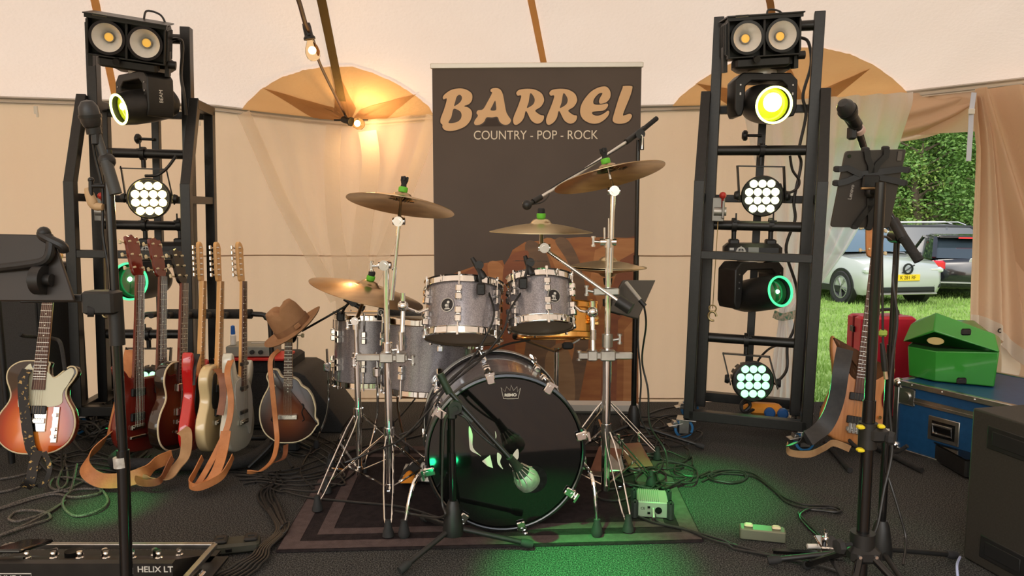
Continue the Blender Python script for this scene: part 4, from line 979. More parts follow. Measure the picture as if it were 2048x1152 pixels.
def tilter(m, p, s=1.0):
    p = V(p); m.cyl(p + V((-.018 * s, -.012 * s, 0)), p + V((.018 * s, -.012 * s, 0)), .011 * s, n=16); m.cyl(p + V((0, -.03 * s, 0)), p + V((0, .012 * s, 0)), .015 * s, n=20); m.cyl(p + V((0, -.034 * s, 0)), p + V((0, -.03 * s, 0)), .008 * s)
# left stand
sx = F(776, 1010); Ls = V((P(776, 760, 2.82).x, 2.82, 0))
st = thing('cymbal_stand', 'chrome boom stand at the left carrying the highest left cymbal', 'cymbal stand', (Ls.x, Ls.y, RZ))
top = P(779, 532, 2.82); zt = top.z
build('lower_tube', MB().cyl((Ls.x, Ls.y, RZ + .06), (Ls.x, Ls.y, .60), .0145), chrome, st, world=True)
build('middle_tube', MB().cyl((Ls.x, Ls.y, .58), (Ls.x, Ls.y, zt), .0115), chrome, st, world=True)
m = MB().cyl((Ls.x, Ls.y, .60), (Ls.x, Ls.y, .66), .02); wing(m, (Ls.x + .015, Ls.y, .63), (1, 0, .1)); build('height_clamp', m, chrome, st, world=True)
m = MB(); tilter(m, (Ls.x - .0, Ls.y - .01, zt + .005), 1.3); wing(m, (Ls.x - .03, Ls.y, zt), (-1, 0, 0)); build('boom_clamp', m, chrome, st, world=True)
b0, b1 = P(783, 600, 2.80), P(798, 448, 2.80)
build('boom', MB().tube([b0, P(789, 535, 2.80)], .0095, 12).tube([P(789, 540, 2.8), b1], .0065, 12), chrome, st, world=True)
m = MB(); tilter(m, tuple(b1 + V((0.002, 0, .01))), 1.25); m.tube([b1 + V((0, 0, .01)), P(800, 420, 2.84), C1 + V((0, 0, .02))], [.008, .006, .004], 10); build('cymbal_tilter', m, chrome, st, world=True)
tripod(st, (Ls.x, Ls.y, 0), P(776, 870, 2.82).z, -82, .30, z0=RZ)
zc = P(776, 713, 2.82).z
m = MB().cbox((Ls.x - .018, Ls.y - .02, zc), (.20, .022, .026), .004).cbox((Ls.x, Ls.y - .01, zc), (.055, .05, .04), .005).cbox((Ls.x + .055, Ls.y - .01, zc), (.04, .05, .04), .005)
wing(m, (Ls.x + .075, Ls.y - .02, zc - .005), (1, 0, -.2)); build('multi_clamp', m, steel, st, world=True)
xa = P(803, 700, 2.80); xb = P(806, 618, 2.82)
m = MB().cyl(xa, xb, .009, n=14).cyl(xa, xa + V((0, 0, .07)), .012).sphere(tuple(xb + V((0, 0, .012))), .022, 16).cyl(xb + V((0, 0, .02)), xb + V((0, 0, .062)), .009)
m.tube([xb + V((.0, 0, .01)), P(838, 625, 2.86), P(856, 618, 2.88)], .006, 8); build('tom_arm', m, chrome, st, world=True)
# low left stand
L2 = V((P(716, 800, 3.02).x, 3.02, 0))
st = thing('cymbal_stand', 'chrome stand at the far left of the kit carrying the low crash cymbal', 'cymbal stand', (L2.x, L2.y, RZ))
zt = P(716, 640, 3.02).z
build('lower_tube', MB().cyl((L2.x, L2.y, RZ + .06), (L2.x, L2.y, .55), .0135), chrome, st, world=True)
build('upper_tube', MB().cyl((L2.x, L2.y, .53), (L2.x, L2.y, zt), .0105), chrome, st, world=True)
m = MB(); tilter(m, (L2.x, L2.y, zt), 1.1); m.tube([V((L2.x, L2.y, zt)), C2 + V((-.01, 0, -.03)), C2 + V((.003, 0, .03))], [.009, .006, .004], 10); build('cymbal_tilter', m, chrome, st, world=True)
m = MB().cyl((L2.x, L2.y, .52), (L2.x, L2.y, .58), .019); wing(m, (L2.x + .0, L2.y - .015, .55), (-.2, -1, 0)); build('height_clamp', m, chrome, st, world=True)
m = MB().cyl((L2.x, L2.y, .68), (L2.x, L2.y, .72), .017); wing(m, (L2.x - .01, L2.y, .70), (-1, 0, 0)); build('height_clamp', m, chrome, st, world=True)
tripod(st, (L2.x, L2.y, 0), P(716, 830, 3.02).z, -112, .29, z0=RZ)
# right stand
Rs = V((P(1213, 800, 2.84).x, 2.84, 0))
st = thing('cymbal_stand', 'tall chrome stand at the right carrying the highest right cymbal', 'cymbal stand', (Rs.x, Rs.y, RZ))
za = P(1213, 492, 2.84).z
build('lower_tube', MB().cyl((Rs.x, Rs.y, RZ + .06), (Rs.x, Rs.y, P(1213, 700, 2.84).z), .017), chrome, st, world=True)
build('middle_tube', MB().cyl((Rs.x, Rs.y, .5), (Rs.x, Rs.y, za), .0115), chrome, st, world=True)
u0, u1 = P(1221, 545, 2.83), P(1226, 385, 2.83)
build('upper_tube', MB().cyl(u0, u1, .0095), chrome, st, world=True)
m = MB().cyl(P(1200, 484, 2.83), P(1232, 484, 2.83), .014).cyl(P(1217, 478, 2.83), P(1217, 495, 2.83), .017).cyl(P(1209, 455, 2.83), P(1209, 480, 2.83), .004); wing(m, P(1200, 484, 2.82), (-1, 0, .1)); build('boom_clamp', m, chrome, st, world=True)
m = MB(); tilter(m, tuple(u1 + V((0, 0, .005))), 1.3); m.tube([u1 + V((0, 0, .01)), C4 + V((.01, 0, -.03)), C4 + V((-.004, 0, .03))], [.008, .006, .004], 10); build('cymbal_tilter', m, chrome, st, world=True)
tripod(st, (Rs.x, Rs.y, 0), P(1213, 862, 2.84).z, -80, .28, z0=RZ)
zc = P(1213, 709, 2.84).z
m = MB().cbox((Rs.x - .01, Rs.y - .02, zc), (.21, .022, .028), .004).cbox((Rs.x, Rs.y - .01, zc), (.06, .05, .042), .005).cbox((Rs.x - .06, Rs.y - .01, zc), (.04, .05, .042), .005)
m.cyl((Rs.x, Rs.y, zc + .03), (Rs.x, Rs.y, zc + .08), .021); wing(m, (Rs.x + .02, Rs.y - .02, zc + .06), (1, 0, .2)); wing(m, (Rs.x - .085, Rs.y - .02, zc), (-1, 0, 0)); build('multi_clamp', m, steel, st, world=True)
xa = P(1186, 705, 2.82); xb = P(1185, 630, 2.84)
m = MB().cyl(xa, xb, .009, n=14).cyl(xa + V((0, 0, .05)), xa + V((0, 0, .09)), .012).sphere(tuple(xb + V((0, 0, .012))), .022, 16).cyl(xb + V((0, 0, .02)), xb + V((0, 0, .055)), .009)
m.tube([xb + V((0, 0, .01)), P(1162, 622, 2.88), P(1150, 612, 2.9)], .006, 8); build('tom_arm', m, chrome, st, world=True)
zc = P(1213, 582, 2.84).z
m = MB().cbox((Rs.x - .01, Rs.y - .02, zc), (.10, .02, .028), .004); wing(m, (Rs.x - .06, Rs.y - .03, zc), (-1, 0, .2)); build('boom_grip', m, steel, st, world=True)
# boom arm for the pale cymbal
bo = thing('boom_arm', 'ribbed chrome boom arm slanting down from the pale cymbal to the right stand', 'boom arm', P(1180, 570, 2.86))
p0, p1 = P(1092, 500, 2.9), P(1242, 606, 2.78)
m = MB().cyl(p0, p1, .0068)
for k in range(40): q = p0.lerp(p1, .04 + k * .024); m.cyl(q, q.lerp(p1, .01), .0076, n=8)
build('rod', m, chrome, bo, world=True)
m = MB(); pt = P(1088, 495, 2.9); tilter(m, tuple(pt), 1.3); m.tube([pt, P(1083, 486, 2.93), C3 + V((0, 0, .02))], [.009, .009, .006], 12); build('cymbal_tilter', m, chrome, bo, world=True)
build('counterweight', MB().cyl(P(1236, 601, 2.78), P(1262, 618, 2.76), .024), blkp, bo, world=True)
# snare stand and hi-hat stand
ss = thing('snare_stand', 'low snare stand with chrome basket arms under the gold snare drum', 'snare stand', (sb.x, sb.y, RZ))
build('tube', MB().cyl((sb.x, sb.y, RZ + .05), (sb.x, sb.y, sb.z - .05), .012), chrome, ss, world=True)
for k in range(3):
    a = -PI / 2 + .2 + k * 2 * PI / 3; d = V((math.cos(a), math.sin(a), 0)); e = V((sb.x, sb.y, sb.z - .014)) + d * .188
    ar = build('basket_arm', MB().bar((sb.x, sb.y, sb.z - .07), tuple(e), .02, .008), chrome, ss, world=True)
    build('rubber_tip', MB().cbox(tuple(e + V((0, 0, .006))), (.05, .03, .03), .008), rub, ar, world=True)
tripod(ss, (sb.x, sb.y, 0), .2, 20, .24, z0=RZ)
Hs = V((C5.x, C5.y, 0))
hs = thing('hi_hat_stand', 'chrome hi-hat stand behind the right cymbal stand', 'hi-hat stand', (Hs.x, Hs.y, RZ))
build('tube', MB().cyl((Hs.x, Hs.y, RZ + .05), (Hs.x, Hs.y, C5.z - .07), .014), chrome, hs, world=True)
build('pull_rod', MB().cyl((Hs.x, Hs.y, C5.z - .1), (Hs.x, Hs.y, C5.z + .22), .0035), chrome, hs, world=True)
build('hi_hat_seat', MB().lathe([(.0001, -.03), (.018, -.03), (.022, .0), (.0001, .002)], T(Hs.x, Hs.y, C5.z - .06), 18), rub, hs, world=True)
build('clutch', MB().cyl((Hs.x, Hs.y, C5.z + .04), (Hs.x, Hs.y, C5.z + .09), .012), chrome, hs, world=True)
tripod(hs, (Hs.x, Hs.y, 0), .26, 95, .25, z0=RZ)
build('footboard', MB().cbox((0, 0, 0), (.085, .27, .01), .003, T(Hs.x, Hs.y - .2, .075, rx=16)), steel, hs, world=True)
pads = noisy('brown_pedal_pad', (.16, .06, .035), (.22, .09, .05), 8, .55)
for i, (px, py, yaw, lb) in enumerate(((1270, 930, 12, 'brown topped foot pedal tilted at the right edge of the rug'), (1213, 940, -20, 'brown topped foot pedal half hidden behind the right cymbal stand feet'))):
    c = F(px, py, RZ); pp = thing('foot_pedal', lb, 'pedal', c)
    Mp = T(c.x, c.y, .06, rx=20, rz=yaw)
    build('footboard', MB().cbox((0, 0, 0), (.11, .17, .008), .003, Mp), pads, pp, world=True)
    build('base_plate', MB().cbox((0, .0, 0), (.12, .22, .006), .002, T(c.x, c.y, RZ + .006, rz=yaw)), steel, pp, world=True)
    for s in (-1, 1): build('post', MB().cbox((.05 * s, .09, .07), (.014, .02, .13), .003, T(c.x, c.y, 0, rz=yaw)), chrome, pp, world=True)
kp = V((-.075, 3.1, 0)); pp = thing('kick_pedal', 'chrome kick pedal clamped behind the bass drum', 'pedal', (kp.x, kp.y, RZ))
build('base_plate', MB().cbox((kp.x, kp.y + .12, RZ + .006), (.12, .30, .008), .003), steel, pp, world=True)
build('footboard', MB().cbox((kp.x, kp.y + .14, .06), (.09, .27, .008), .003, Matrix.Identity(4)), steel, pp, world=True)
for s in (-1, 1): build('post', MB().cbox((kp.x + .055 * s, kp.y + .02, .11), (.014, .02, .19), .003), chrome, pp, world=True)
build('beater', MB().cyl((kp.x, kp.y + .03, .19), (kp.x, kp.y + .06, .30), .004).sphere((kp.x, kp.y + .06, .31), .028, 14, (1, .8, 1)), whitep, pp, world=True)
# ------------------------------------------------------------------ guitars and the left side
maple = noisy('maple_neck', (.62, .33, .11), (.70, .40, .15), 8, .35, stretch=(6, 6, 1))
rosew = noisy('rosewood', (.07, .028, .018), (.12, .045, .025), 14, .5, stretch=(6, 6, 1))
mahog = noisy('cherry_mahogany', (.13, .012, .008), (.18, .02, .012), 6, .15, coat=.8)
tort = mat('nickel', (.65, .62, .55), .25, 1.0)
ivory = mat('ivory_plastic', (.72, .62, .40), .35)
pearl = mat('pearl_inlay', (.75, .72, .6), .3)
def tx_grad(name, stops, ctr, sx, sz, rough=.12, coat=.8):
    m = mat(name, stops[0][1], rough, coat=coat); N, L, b = nodes(m)
    tc = N.new('ShaderNodeTexCoord'); mp = N.new('ShaderNodeMapping'); mp.inputs['Location'].default_value = (-ctr[0] / sx, 0, -ctr[1] / sz); mp.inputs['Scale'].default_value = (1 / sx, 0, 1 / sz)
    gr = N.new('ShaderNodeTexGradient'); gr.gradient_type = 'SPHERICAL'; rp = N.new('ShaderNodeValToRGB')
    L.new(tc.outputs['Object'], mp.inputs[0]); L.new(mp.outputs[0], gr.inputs[0]); L.new(gr.outputs['Fac'], rp.inputs[0]); L.new(rp.outputs[0], b.inputs['Base Color'])
    els = rp.color_ramp.elements
    while len(els) < len(stops): els.new(.5)
    for e, (p, c) in zip(els, stops): e.position = p; e.color = (*c, 1)
    return m
def cr2(p, n=5, closed=True): return [(q.x, q.z) for q in cr([(a, 0, b) for a, b in p], n, closed)]
OUT = {
 'tele': [(0, 0), (.08, .008), (.14, .05), (.162, .115), (.15, .18), (.118, .235), (.112, .275), (.135, .315), (.148, .345), (.138, .37), (.115, .372), (.085, .345), (.06, .325), (.035, .332), (.028, .365), (.028, .39), (-.028, .395), (-.09, .39), (-.132, .36), (-.138, .315), (-.115, .255), (-.12, .215), (-.15, .165), (-.162, .11), (-.14, .05), (-.08, .008)],
 'strat': [(0, 0), (.08, .006), (.14, .045), (.162, .11), (.148, .175), (.115, .225), (.112, .27), (.135, .32), (.145, .365), (.13, .40), (.11, .395), (.085, .35), (.05, .325), (.028, .34), (.0, .345), (-.028, .34), (-.055, .345), (-.08, .39), (-.105, .44), (-.128, .45), (-.14, .42), (-.135, .36), (-.112, .29), (-.108, .25), (-.13, .19), (-.155, .13), (-.158, .08), (-.13, .03), (-.07, .004)],
 'lp': [(0, 0), (.09, .008), (.148, .05), (.168, .12), (.15, .19), (.112, .24), (.105, .275), (.125, .32), (.138, .355), (.125, .375), (.10, .365), (.07, .335), (.035, .33), (.028, .37), (.0, .40), (-.03, .405), (-.08, .40), (-.12, .37), (-.13, .32), (-.112, .26), (-.12, .225), (-.152, .18), (-.168, .12), (-.148, .05), (-.09, .008)],
 'sg2': [(0, 0), (.10, .01), (.17, .05), (.195, .12), (.18, .19), (.155, .24), (.155, .29), (.18, .34), (.20, .385), (.18, .39), (.14, .36), (.11, .34), (0, .335), (-.11, .34), (-.14, .365), (-.18, .40), (-.20, .39), (-.18, .34), (-.155, .29), (-.155, .24), (-.18, .19), (-.195, .12), (-.17, .05), (-.10, .01)],
 'bass': [(0, 0), (.06, .004), (.115, .035), (.145, .09), (.138, .15), (.112, .21), (.11, .26), (.13, .31), (.152, .36), (.150, .385), (.12, .375), (.07, .33), (.035, .315), (0, .31), (-.035, .325), (-.065, .37), (-.10, .43), (-.135, .49), (-.15, .485), (-.145, .42), (-.125, .33), (-.122, .26), (-.14, .19), (-.158, .12), (-.145, .055), (-.09, .012)],
 'mando': [(0, 0), (.05, .006), (.10, .035), (.128, .075), (.136, .082), (.132, .10), (.122, .115), (.122, .16), (.11, .205), (.10, .225), (.085, .245), (.06, .262), (.045, .285), (.02, .30), (-.02, .30), (-.035, .31), (-.05, .335), (-.08, .335), (-.095, .305), (-.085, .275), (-.09, .25), (-.112, .205), (-.125, .155), (-.122, .10), (-.10, .045), (-.05, .006)]}
def guitar(label, kind, M, bm_, th=.045, necks=((0,),), neckm=maple, board=rosew, head='fender', cat='guitar', bevel=.008, nut=.775, htop=.955, bridge=.13, binding=None, guard=None, pick=2, strings=6, nw=.022, name='electric_guitar', joint=.31, headm=None):
    t = thing(name, label, cat, M=M); B = lambda n, m, ma, p=None, **k: build(n, m, ma, p or t, **k)
    out = cr2(OUT[kind], 4)
    bo = B('body', MB().slab(out, -th / 2, th / 2, bevel, steps=3), bm_)
    if binding: B('binding', MB().ring([(0, 0)] * 3) if False else MB().tube([(x * .985, -th / 2 + .004, .19 + (z - .19) * .985) for x, z in out], .0042, 6, closed=True), binding)
    if guard: B('pickguard', MB().prism(cr2(guard[0], 4), -th / 2 - .0035, -th / 2 - .0005), guard[1])
    for (x0,) in necks:
        ny = -th / 2 - .002
        nk = MB(); pts = []
        def prof(z, w, d): return [(x0 - w, ny, z), (x0 - w * .8, ny + d * .7, z), (x0, ny + d, z), (x0 + w * .8, ny + d * .7, z), (x0 + w, ny, z)]
        zs = [(joint, nw * 1.22, .022), (joint + .12, nw * 1.15, .021), (.60, nw, .02), (nut, nw * .95, .02)]
        vs = sum([prof(*q) for q in zs], []); fs = [(r * 5 + i, r * 5 + i + 1, r * 5 + 6 + i, r * 5 + 5 + i) for r in range(3) for i in range(4)] + [(r * 5 + 4, r * 5, r * 5 + 5, r * 5 + 9) for r in range(3)]
        nk.add(vs, fs); nk.box((x0, ny + .012, joint - .01), (nw * 2.2, .03, .06)); no = B('neck', nk, neckm)
        fb = MB().add([(x0 - nw * 1.25, ny - .006, joint - .04), (x0 + nw * 1.25, ny - .006, joint - .04), (x0 + nw * .97, ny - .006, nut), (x0 - nw * .97, ny - .006, nut), (x0 - nw * 1.25, ny, joint - .04), (x0 + nw * 1.25, ny, joint - .04), (x0 + nw * .97, ny, nut), (x0 - nw * .97, ny, nut)],
                      [(0, 1, 2, 3), (0, 4, 5, 1), (1, 5, 6, 2), (2, 6, 7, 3), (3, 7, 4, 0), (7, 6, 5, 4)])
        fo = B('fretboard', fb, board, no)
        fr = MB(); SL = nut - bridge
        for k in range(1, 22):
            z = bridge + SL / (2 ** (k / 12)); w = nw * (1.25 - .28 * (z - joint + .04) / (nut - joint + .04))
            if z > joint - .035: fr.box((x0, ny - .0068, z), (2 * w, .0018, .0018))
        B('frets', fr, tort, no)
        dt = MB()
        for k in (3, 5, 7, 9, 12, 15, 17, 19):
            z = bridge + SL * (2 ** (-(k - .5) / 12)); dt.cyl((x0, ny - .0058, z), (x0, ny - .0068, z), .0032, n=10)
        B('fret_dots', dt, pearl, no)
        hy = ny + .004
        if head == 'fender': ho = cr2([(-.021, nut), (-.030, nut + .02), (-.034, nut + .04), (-.036, htop - .03), (-.02, htop), (.012, htop - .005), (.030, htop - .03), (.026, htop - .05), (.024, nut + .04), (.021, nut)], 3)
        else: ho = cr2([(-.021, nut), (-.036, nut + .03), (-.040, htop - .04), (-.036, htop - .01), (-.018, htop - .012), (0, htop), (.018, htop - .012), (.036, htop - .01), (.040, htop - .04), (.036, nut + .03), (.021, nut)], 3)
        Mh = T(x0, hy, nut, rx=-(4 if head == 'fender' else 14)) @ T(0, 0, -nut)
        hs = B('headstock', MB().slab(ho, 0, .015, .002, M=Mh, steps=1), headm or neckm)
        L0 = htop - nut
        for k in range(strings if strings != 8 else 6):
            if head == 'fender': px, s = -.028, -1; z = nut + .028 + (L0 - .055) * k / (max(strings, 6) - 1)
            else:
                n3 = (strings if strings != 8 else 6) // 2; s = -1 if k % 2 else 1; px = .026 * s; z = nut + .035 + (L0 - .07) * (k // 2) / max(1, n3 - 1)
            pg = MB().cyl((px, -.010, z), (px, .026, z), .0045, n=10).cyl((px, .020, z), (px + .028 * s, .020, z), .003, n=8).cbox((px + .032 * s, .020, z), (.014, .010, .020), .003)
            build('tuning_peg', pg, ivory if head == 'old' else tort, hs, M=Mh)
        for k in range(strings):
            xx = (k - (strings - 1) / 2) / (strings - 1)
            B('string', MB().cyl((x0 + xx * nw * 2.3, -th / 2 - .016, bridge), (x0 + xx * nw * 1.6, ny - .0085, nut), .0006 if strings < 5 or strings > 4 else .001, n=4), tort, no)
        B('bridge', MB().cbox((x0, -th / 2 - .007, bridge), (.085, .012, .022), .002).box((x0, -th / 2 - .012, bridge), (.065, .008, .006)), tort)
        if kind in ('lp', 'sg2'): B('tailpiece', MB().cbox((x0, -th / 2 - .008, bridge - .045), (.10, .012, .014), .003), tort)
        for q in range(pick):
            B('pickup', MB().cbox((x0, -th / 2 - .006, bridge + .045 + q * .11), (.085, .012, .036 if kind != 'strat' else .018), .003), tort if kind in ('lp',) else blkp)
    return t
def place(px, py, Y, yaw, lean, roll=0, z=None):
    p = P(px, py, Y)
    return Matrix.Translation((p.x, p.y, p.z if z is None else z)) @ Matrix.Rotation(R(yaw), 4, 'Z') @ Matrix.Rotation(R(roll), 4, 'Y') @ Matrix.Rotation(R(-lean), 4, 'X')
burst = tx_grad('three_colour_sunburst', [(0.0, (.018, .010, .006)), (.32, (.03, .012, .006)), (.50, (.42, .035, .006)), (.70, (.75, .15, .015)), (.95, (.85, .30, .04))], (.0, .11), .26, .30)
mint = mat('aged_white_guard', (.66, .64, .46), .35)
g = guitar('sunburst electric guitar with pale pickguard and patterned strap, far left', 'tele', place(70, 908, 3.05, 4, 14, 2), burst, binding=ivory, head='fender', bridge=.14, nut=.73, htop=.89,
       guard=([(-.075, .30), (-.07, .35), (-.045, .38), (-.03, .36), (.03, .345), (.06, .32), (.10, .35), (.125, .365), (.138, .345), (.12, .30), (.10, .26), (.10, .215), (.06, .20), (-.02, .198), (-.075, .198)], mint), pick=1)
cp = MB().cbox((.083, -.027, .125), (.026, .005, .15), .002)
for z in (.075, .105, .165): cp.cyl((.083, -.028, z), (.083, -.042, z), .009, n=14)
build('control_plate', cp, chrome, g)
build('bridge_plate', MB().cbox((0, -.026, .14), (.09, .005, .09), .002), chrome, g)
wv = MB(); wv.ribbon([(-.05, -.035, .355), (-.055, -.05, .32), (-.05, -.045, .25), (-.035, -.042, .17), (-.02, -.04, .10), (.0, -.04, .03), (.02, -.03, -.01)], .042, .004, side=(1, 0, 0))
stb = noisy('black_gold_strap', (.012, .01, .008), (.5, .32, .1), 55, .6, lo=.60, hi=.64)
build('strap', wv, stb, g)
wv = MB(); wv.ribbon(cr([P(80, 902, 2.98), P(68, 925, 2.95), P(62, 960, 2.92), P(50, 975, 2.93)], 4), .045, .004, side=(1, 0, .2)); wv.ribbon(cr([P(88, 905, 2.97), P(100, 935, 2.93), P(88, 968, 2.92), P(66, 972, 2.92)], 4), .02, .003, side=(1, 0, 0))
build('strap_end', wv, stb, g, world=True)
s_ = thing('guitar_stand', 'black upright guitar stand holding the sunburst guitar', 'guitar stand', F(95, 905))
q = F(92, 900); build('upright', MB().cyl((q.x, 3.28, .02), (q.x, 3.26, .80), .014), blkp, s_, world=True)
build('yoke', MB().tube(cr([P(40, 668, 3.02), P(48, 672, 3.1), P(75, 674, 3.2), P(110, 678, 3.2), P(122, 690, 3.1), P(130, 740, 3.05)], 4), .008, 8), foam, s_, world=True)
for k in range(3):
    a = R(90 + 120 * k); build('leg', MB().cyl((q.x, 3.28, .18), (q.x + .28 * math.cos(a), 3.28 + .22 * math.sin(a), .012), .010), blkp, s_, world=True)
for k in (-1, 1): build('cradle_arm', MB().tube(cr([(q.x - .02, 3.27, .14), (q.x - .04 + .05 * k, 3.15, .11), (q.x - .04 + .06 * k, 3.0, .10), (q.x - .04 + .06 * k, 2.97, .13)], 4), .009, 8), foam, s_, world=True)

# rack and its guitars
rk = thing('guitar_rack', 'black guitar rack with foam padded bars', 'guitar rack', F(410, 925))
tl, tr_ = P(277, 640, 3.58), P(541, 645, 3.58)
zt = tl.z + .03
build('frame', MB().tube(cr([(tl.x, 3.58, .05), (tl.x, 3.58, zt - .09), (tl.x + .02, 3.58, zt - .02), (tl.x + .09, 3.58, zt), (tr_.x - .09, 3.58, zt), (tr_.x - .02, 3.58, zt - .02), (tr_.x, 3.58, zt - .09), (tr_.x, 3.58, .05)], 4), .0125, 12), blk, rk, world=True)
build('upper_padding', MB().cyl((tl.x + .13, 3.58, zt), (tr_.x - .09, 3.58, zt), .024, n=16), foam, rk, world=True)
for k, px in enumerate((308, 340, 378, 417, 452, 490)):
    x = P(px, 632, 3.55).x; build('divider', MB().cyl((x, 3.58, zt), (x + .01, 3.50, zt + .002), .013), rub, rk, world=True)
lz = .045; xl, xr = F(262, 915).x, F(545, 900).x
build('lower_padding', MB().tube(cr([(xl, 3.55, lz), (xl, 3.30, lz), (xl + .05, 3.21, lz), (xl + .2, 3.19, lz), (xr - .16, 3.19, lz), (xr - .05, 3.22, lz), (xr, 3.32, lz), (xr, 3.56, lz)], 5), .028, 14), foam, rk, world=True)
build('rear_bar', MB().cyl((tl.x, 3.58, lz), (tr_.x, 3.58, lz), .014), blk, rk, world=True)
dn = guitar('cherry red double neck guitar, leftmost in the rack', 'sg2', place(290, 925, 3.30, 77, 1, 7, z=.075), mahog, necks=((-.075,), (.075,)), neckm=mahog, head='old', bridge=.12, strings=6, pick=2, th=.038, nut=.80, htop=.99)
sbk = tx_grad('dark_burst', [(0, (.012, .008, .006)), (.3, (.02, .010, .006)), (.6, (.10, .03, .01)), (.9, (.2, .07, .02))], (.0, .19), .22, .26)
guitar('dark brown guitar with cream binding, second in the rack', 'lp', place(350, 925, 3.32, 82, 0, 7, z=.075), sbk, binding=ivory, neckm=mahog, head='old', th=.055, nut=.765, htop=.93, headm=blkg)
redm = mat('fire_red_lacquer', (.56, .012, .012), .1, coat=1.0)
guitar('bright red guitar between the dark and the cream guitars', 'strat', place(388, 925, 3.32, 97, -2, 7, z=.075), redm, guard=([(-.05, .33), (.05, .32), (.1, .25), (.1, .15), (.02, .1), (-.08, .2)], blkp), board=maple)
crm = mat('butter_cream_lacquer', (.72, .56, .30), .18, coat=.8)
guitar('butter cream guitar with a maple neck in the middle of the rack', 'tele', place(424, 925, 3.30, 94, -1.5, 7, z=.075), crm, board=maple, guard=([(-.07, .2), (-.07, .35), (.03, .34), (.12, .35), (.1, .22)], blkp))
wht = mat('olympic_white_lacquer', (.62, .60, .50), .16, coat=.8)
guitar('greyish white guitar with white knobs, rightmost electric in the rack', 'strat', place(476, 925, 3.30, 90, 0, 7, z=.075), wht, pick=3, guard=([(-.05, .33), (.05, .32), (.11, .25), (.12, .15), (.09, .06), (.05, .1), (.0, .12), (-.08, .2), (-.1, .3)], mat('guard_grey', (.55, .54, .5), .3)))
mnd = tx_grad('mandolin_burst', [(0, (.012, .006, .004)), (.35, (.03, .010, .005)), (.65, (.12, .03, .009)), (.95, (.24, .075, .018))], (.0, .13), .16, .19, .3, .25)
md = guitar('brown sunburst mandolin with a scroll, at the right end of the rack', 'mando', place(577, 884, 3.30, 8, 5, 1.5), mnd, th=.05, necks=((.0,),), nut=.46, htop=.60, bridge=.12, head='old', strings=8, nw=.016, binding=ivory, pick=0, name='mandolin', cat='mandolin', joint=.29, headm=blkg)
for s in (-1, 1): build('sound_hole', MB().tube(cr([(.062 * s, -.026, .18), (.070 * s, -.0265, .17), (.062 * s, -.0265, .14), (.072 * s, -.0265, .11), (.064 * s, -.0262, .10)], 4), .0028, 6), blkg, md)
build('scroll_line', MB().tube(cr([(-.055, -.026, .26), (-.075, -.027, .285), (-.078, -.027, .31), (-.064, -.027, .318), (-.056, -.027, .30)], 5), .0022, 6), ivory, md)
mst = thing('mandolin_stand', 'small black stand under the mandolin', 'instrument stand', F(577, 905))
q = F(577, 905)
build('stand_frame', MB().tube(cr([(q.x - .1, 3.22, .02), (q.x - .02, 3.30, .10), (q.x, 3.36, .16), (q.x + .02, 3.42, .10), (q.x + .1, 3.5, .02)], 4), .008, 8).tube(cr([(q.x + .1, 3.22, .02), (q.x + .02, 3.30, .10), (q.x, 3.36, .16), (q.x - .1, 3.5, .02)], 4), .008, 8), blkp, mst, world=True)
# straps hanging off the rack guitars
def strap(label, pts, w, m, side=(0, 0, 1), n=6):
    o = build('guitar_strap', MB().ribbon(cr([P(*p) for p in pts], n), w, .004, side=side), m); tag(o, label, 'guitar strap'); return o
strap('wide tan strap curling to the floor left of the double neck guitar', [(262, 700, 3.30), (250, 760, 3.25), (222, 860, 3.15), (176, 915, 3.05), (172, 940, 3.0), (200, 960, 2.98), (245, 960, 2.97), (285, 948, 2.98), (315, 925, 3.02), (345, 912, 3.06)], .060, leather, side=(.6, .3, 1))
strap('light suede strap with a stitched pad folded in front of the dark guitar', [(364, 860, 3.15), (373, 870, 3.12), (370, 910, 3.08), (352, 935, 3.04), (335, 955, 3.0), (300, 962, 2.98), (276, 958, 2.98)], .05, suede, side=(1, 0, .25))
strap('brown leather strap end curled in front of the suede pad', [(270, 958, 2.97), (290, 966, 2.95), (318, 962, 2.95), (330, 945, 3.0), (345, 915, 3.05)], .03, dleather)
strap('tan strap crossing below the white guitar down to the carpet', [(462, 720, 3.22), (455, 745, 3.14), (462, 800, 3.12), (456, 850, 3.10), (432, 905, 3.05), (398, 965, 2.95), (384, 974, 2.93)], .026, leather, side=(1, 0, 0))
strap('wide tan strap fanning out in front of the cream guitar', [(452, 862, 3.08), (446, 900, 3.04), (436, 935, 2.98), (420, 960, 2.95), (384, 972, 2.92)], .045, leather, side=(1, 0, .2))
strap('thin tan strap loop at the foot of the white guitar', [(405, 915, 3.04), (390, 945, 2.97), (379, 968, 2.92), (400, 974, 2.91), (440, 955, 2.95), (458, 930, 3.0), (466, 912, 3.04)], .030, leather)
strap('dark strap looped over the top of the cream guitar', [(432, 738, 3.28), (442, 750, 3.2), (446, 790, 3.18), (440, 830, 3.16)], .03, dleather, side=(1, 0, 0))
strap('thin tan strap hanging from the mandolin scroll', [(558, 700, 3.24), (541, 722, 3.22), (545, 780, 3.2), (552, 850, 3.2), (554, 885, 3.15), (545, 920, 3.05), (520, 942, 2.98), (494, 944, 2.96)], .022, leather, side=(1, 0, .3))
strap('short dark strap loop beside the foot of the mandolin', [(572, 890, 3.2), (568, 915, 3.12), (548, 925, 3.06)], .022, dleather, side=(1, 0, .3))
strap('black strap hanging down the red guitar', [(394, 708, 3.30), (386, 735, 3.26), (384, 770, 3.25)], .03, blkp, side=(1, 0, 0))
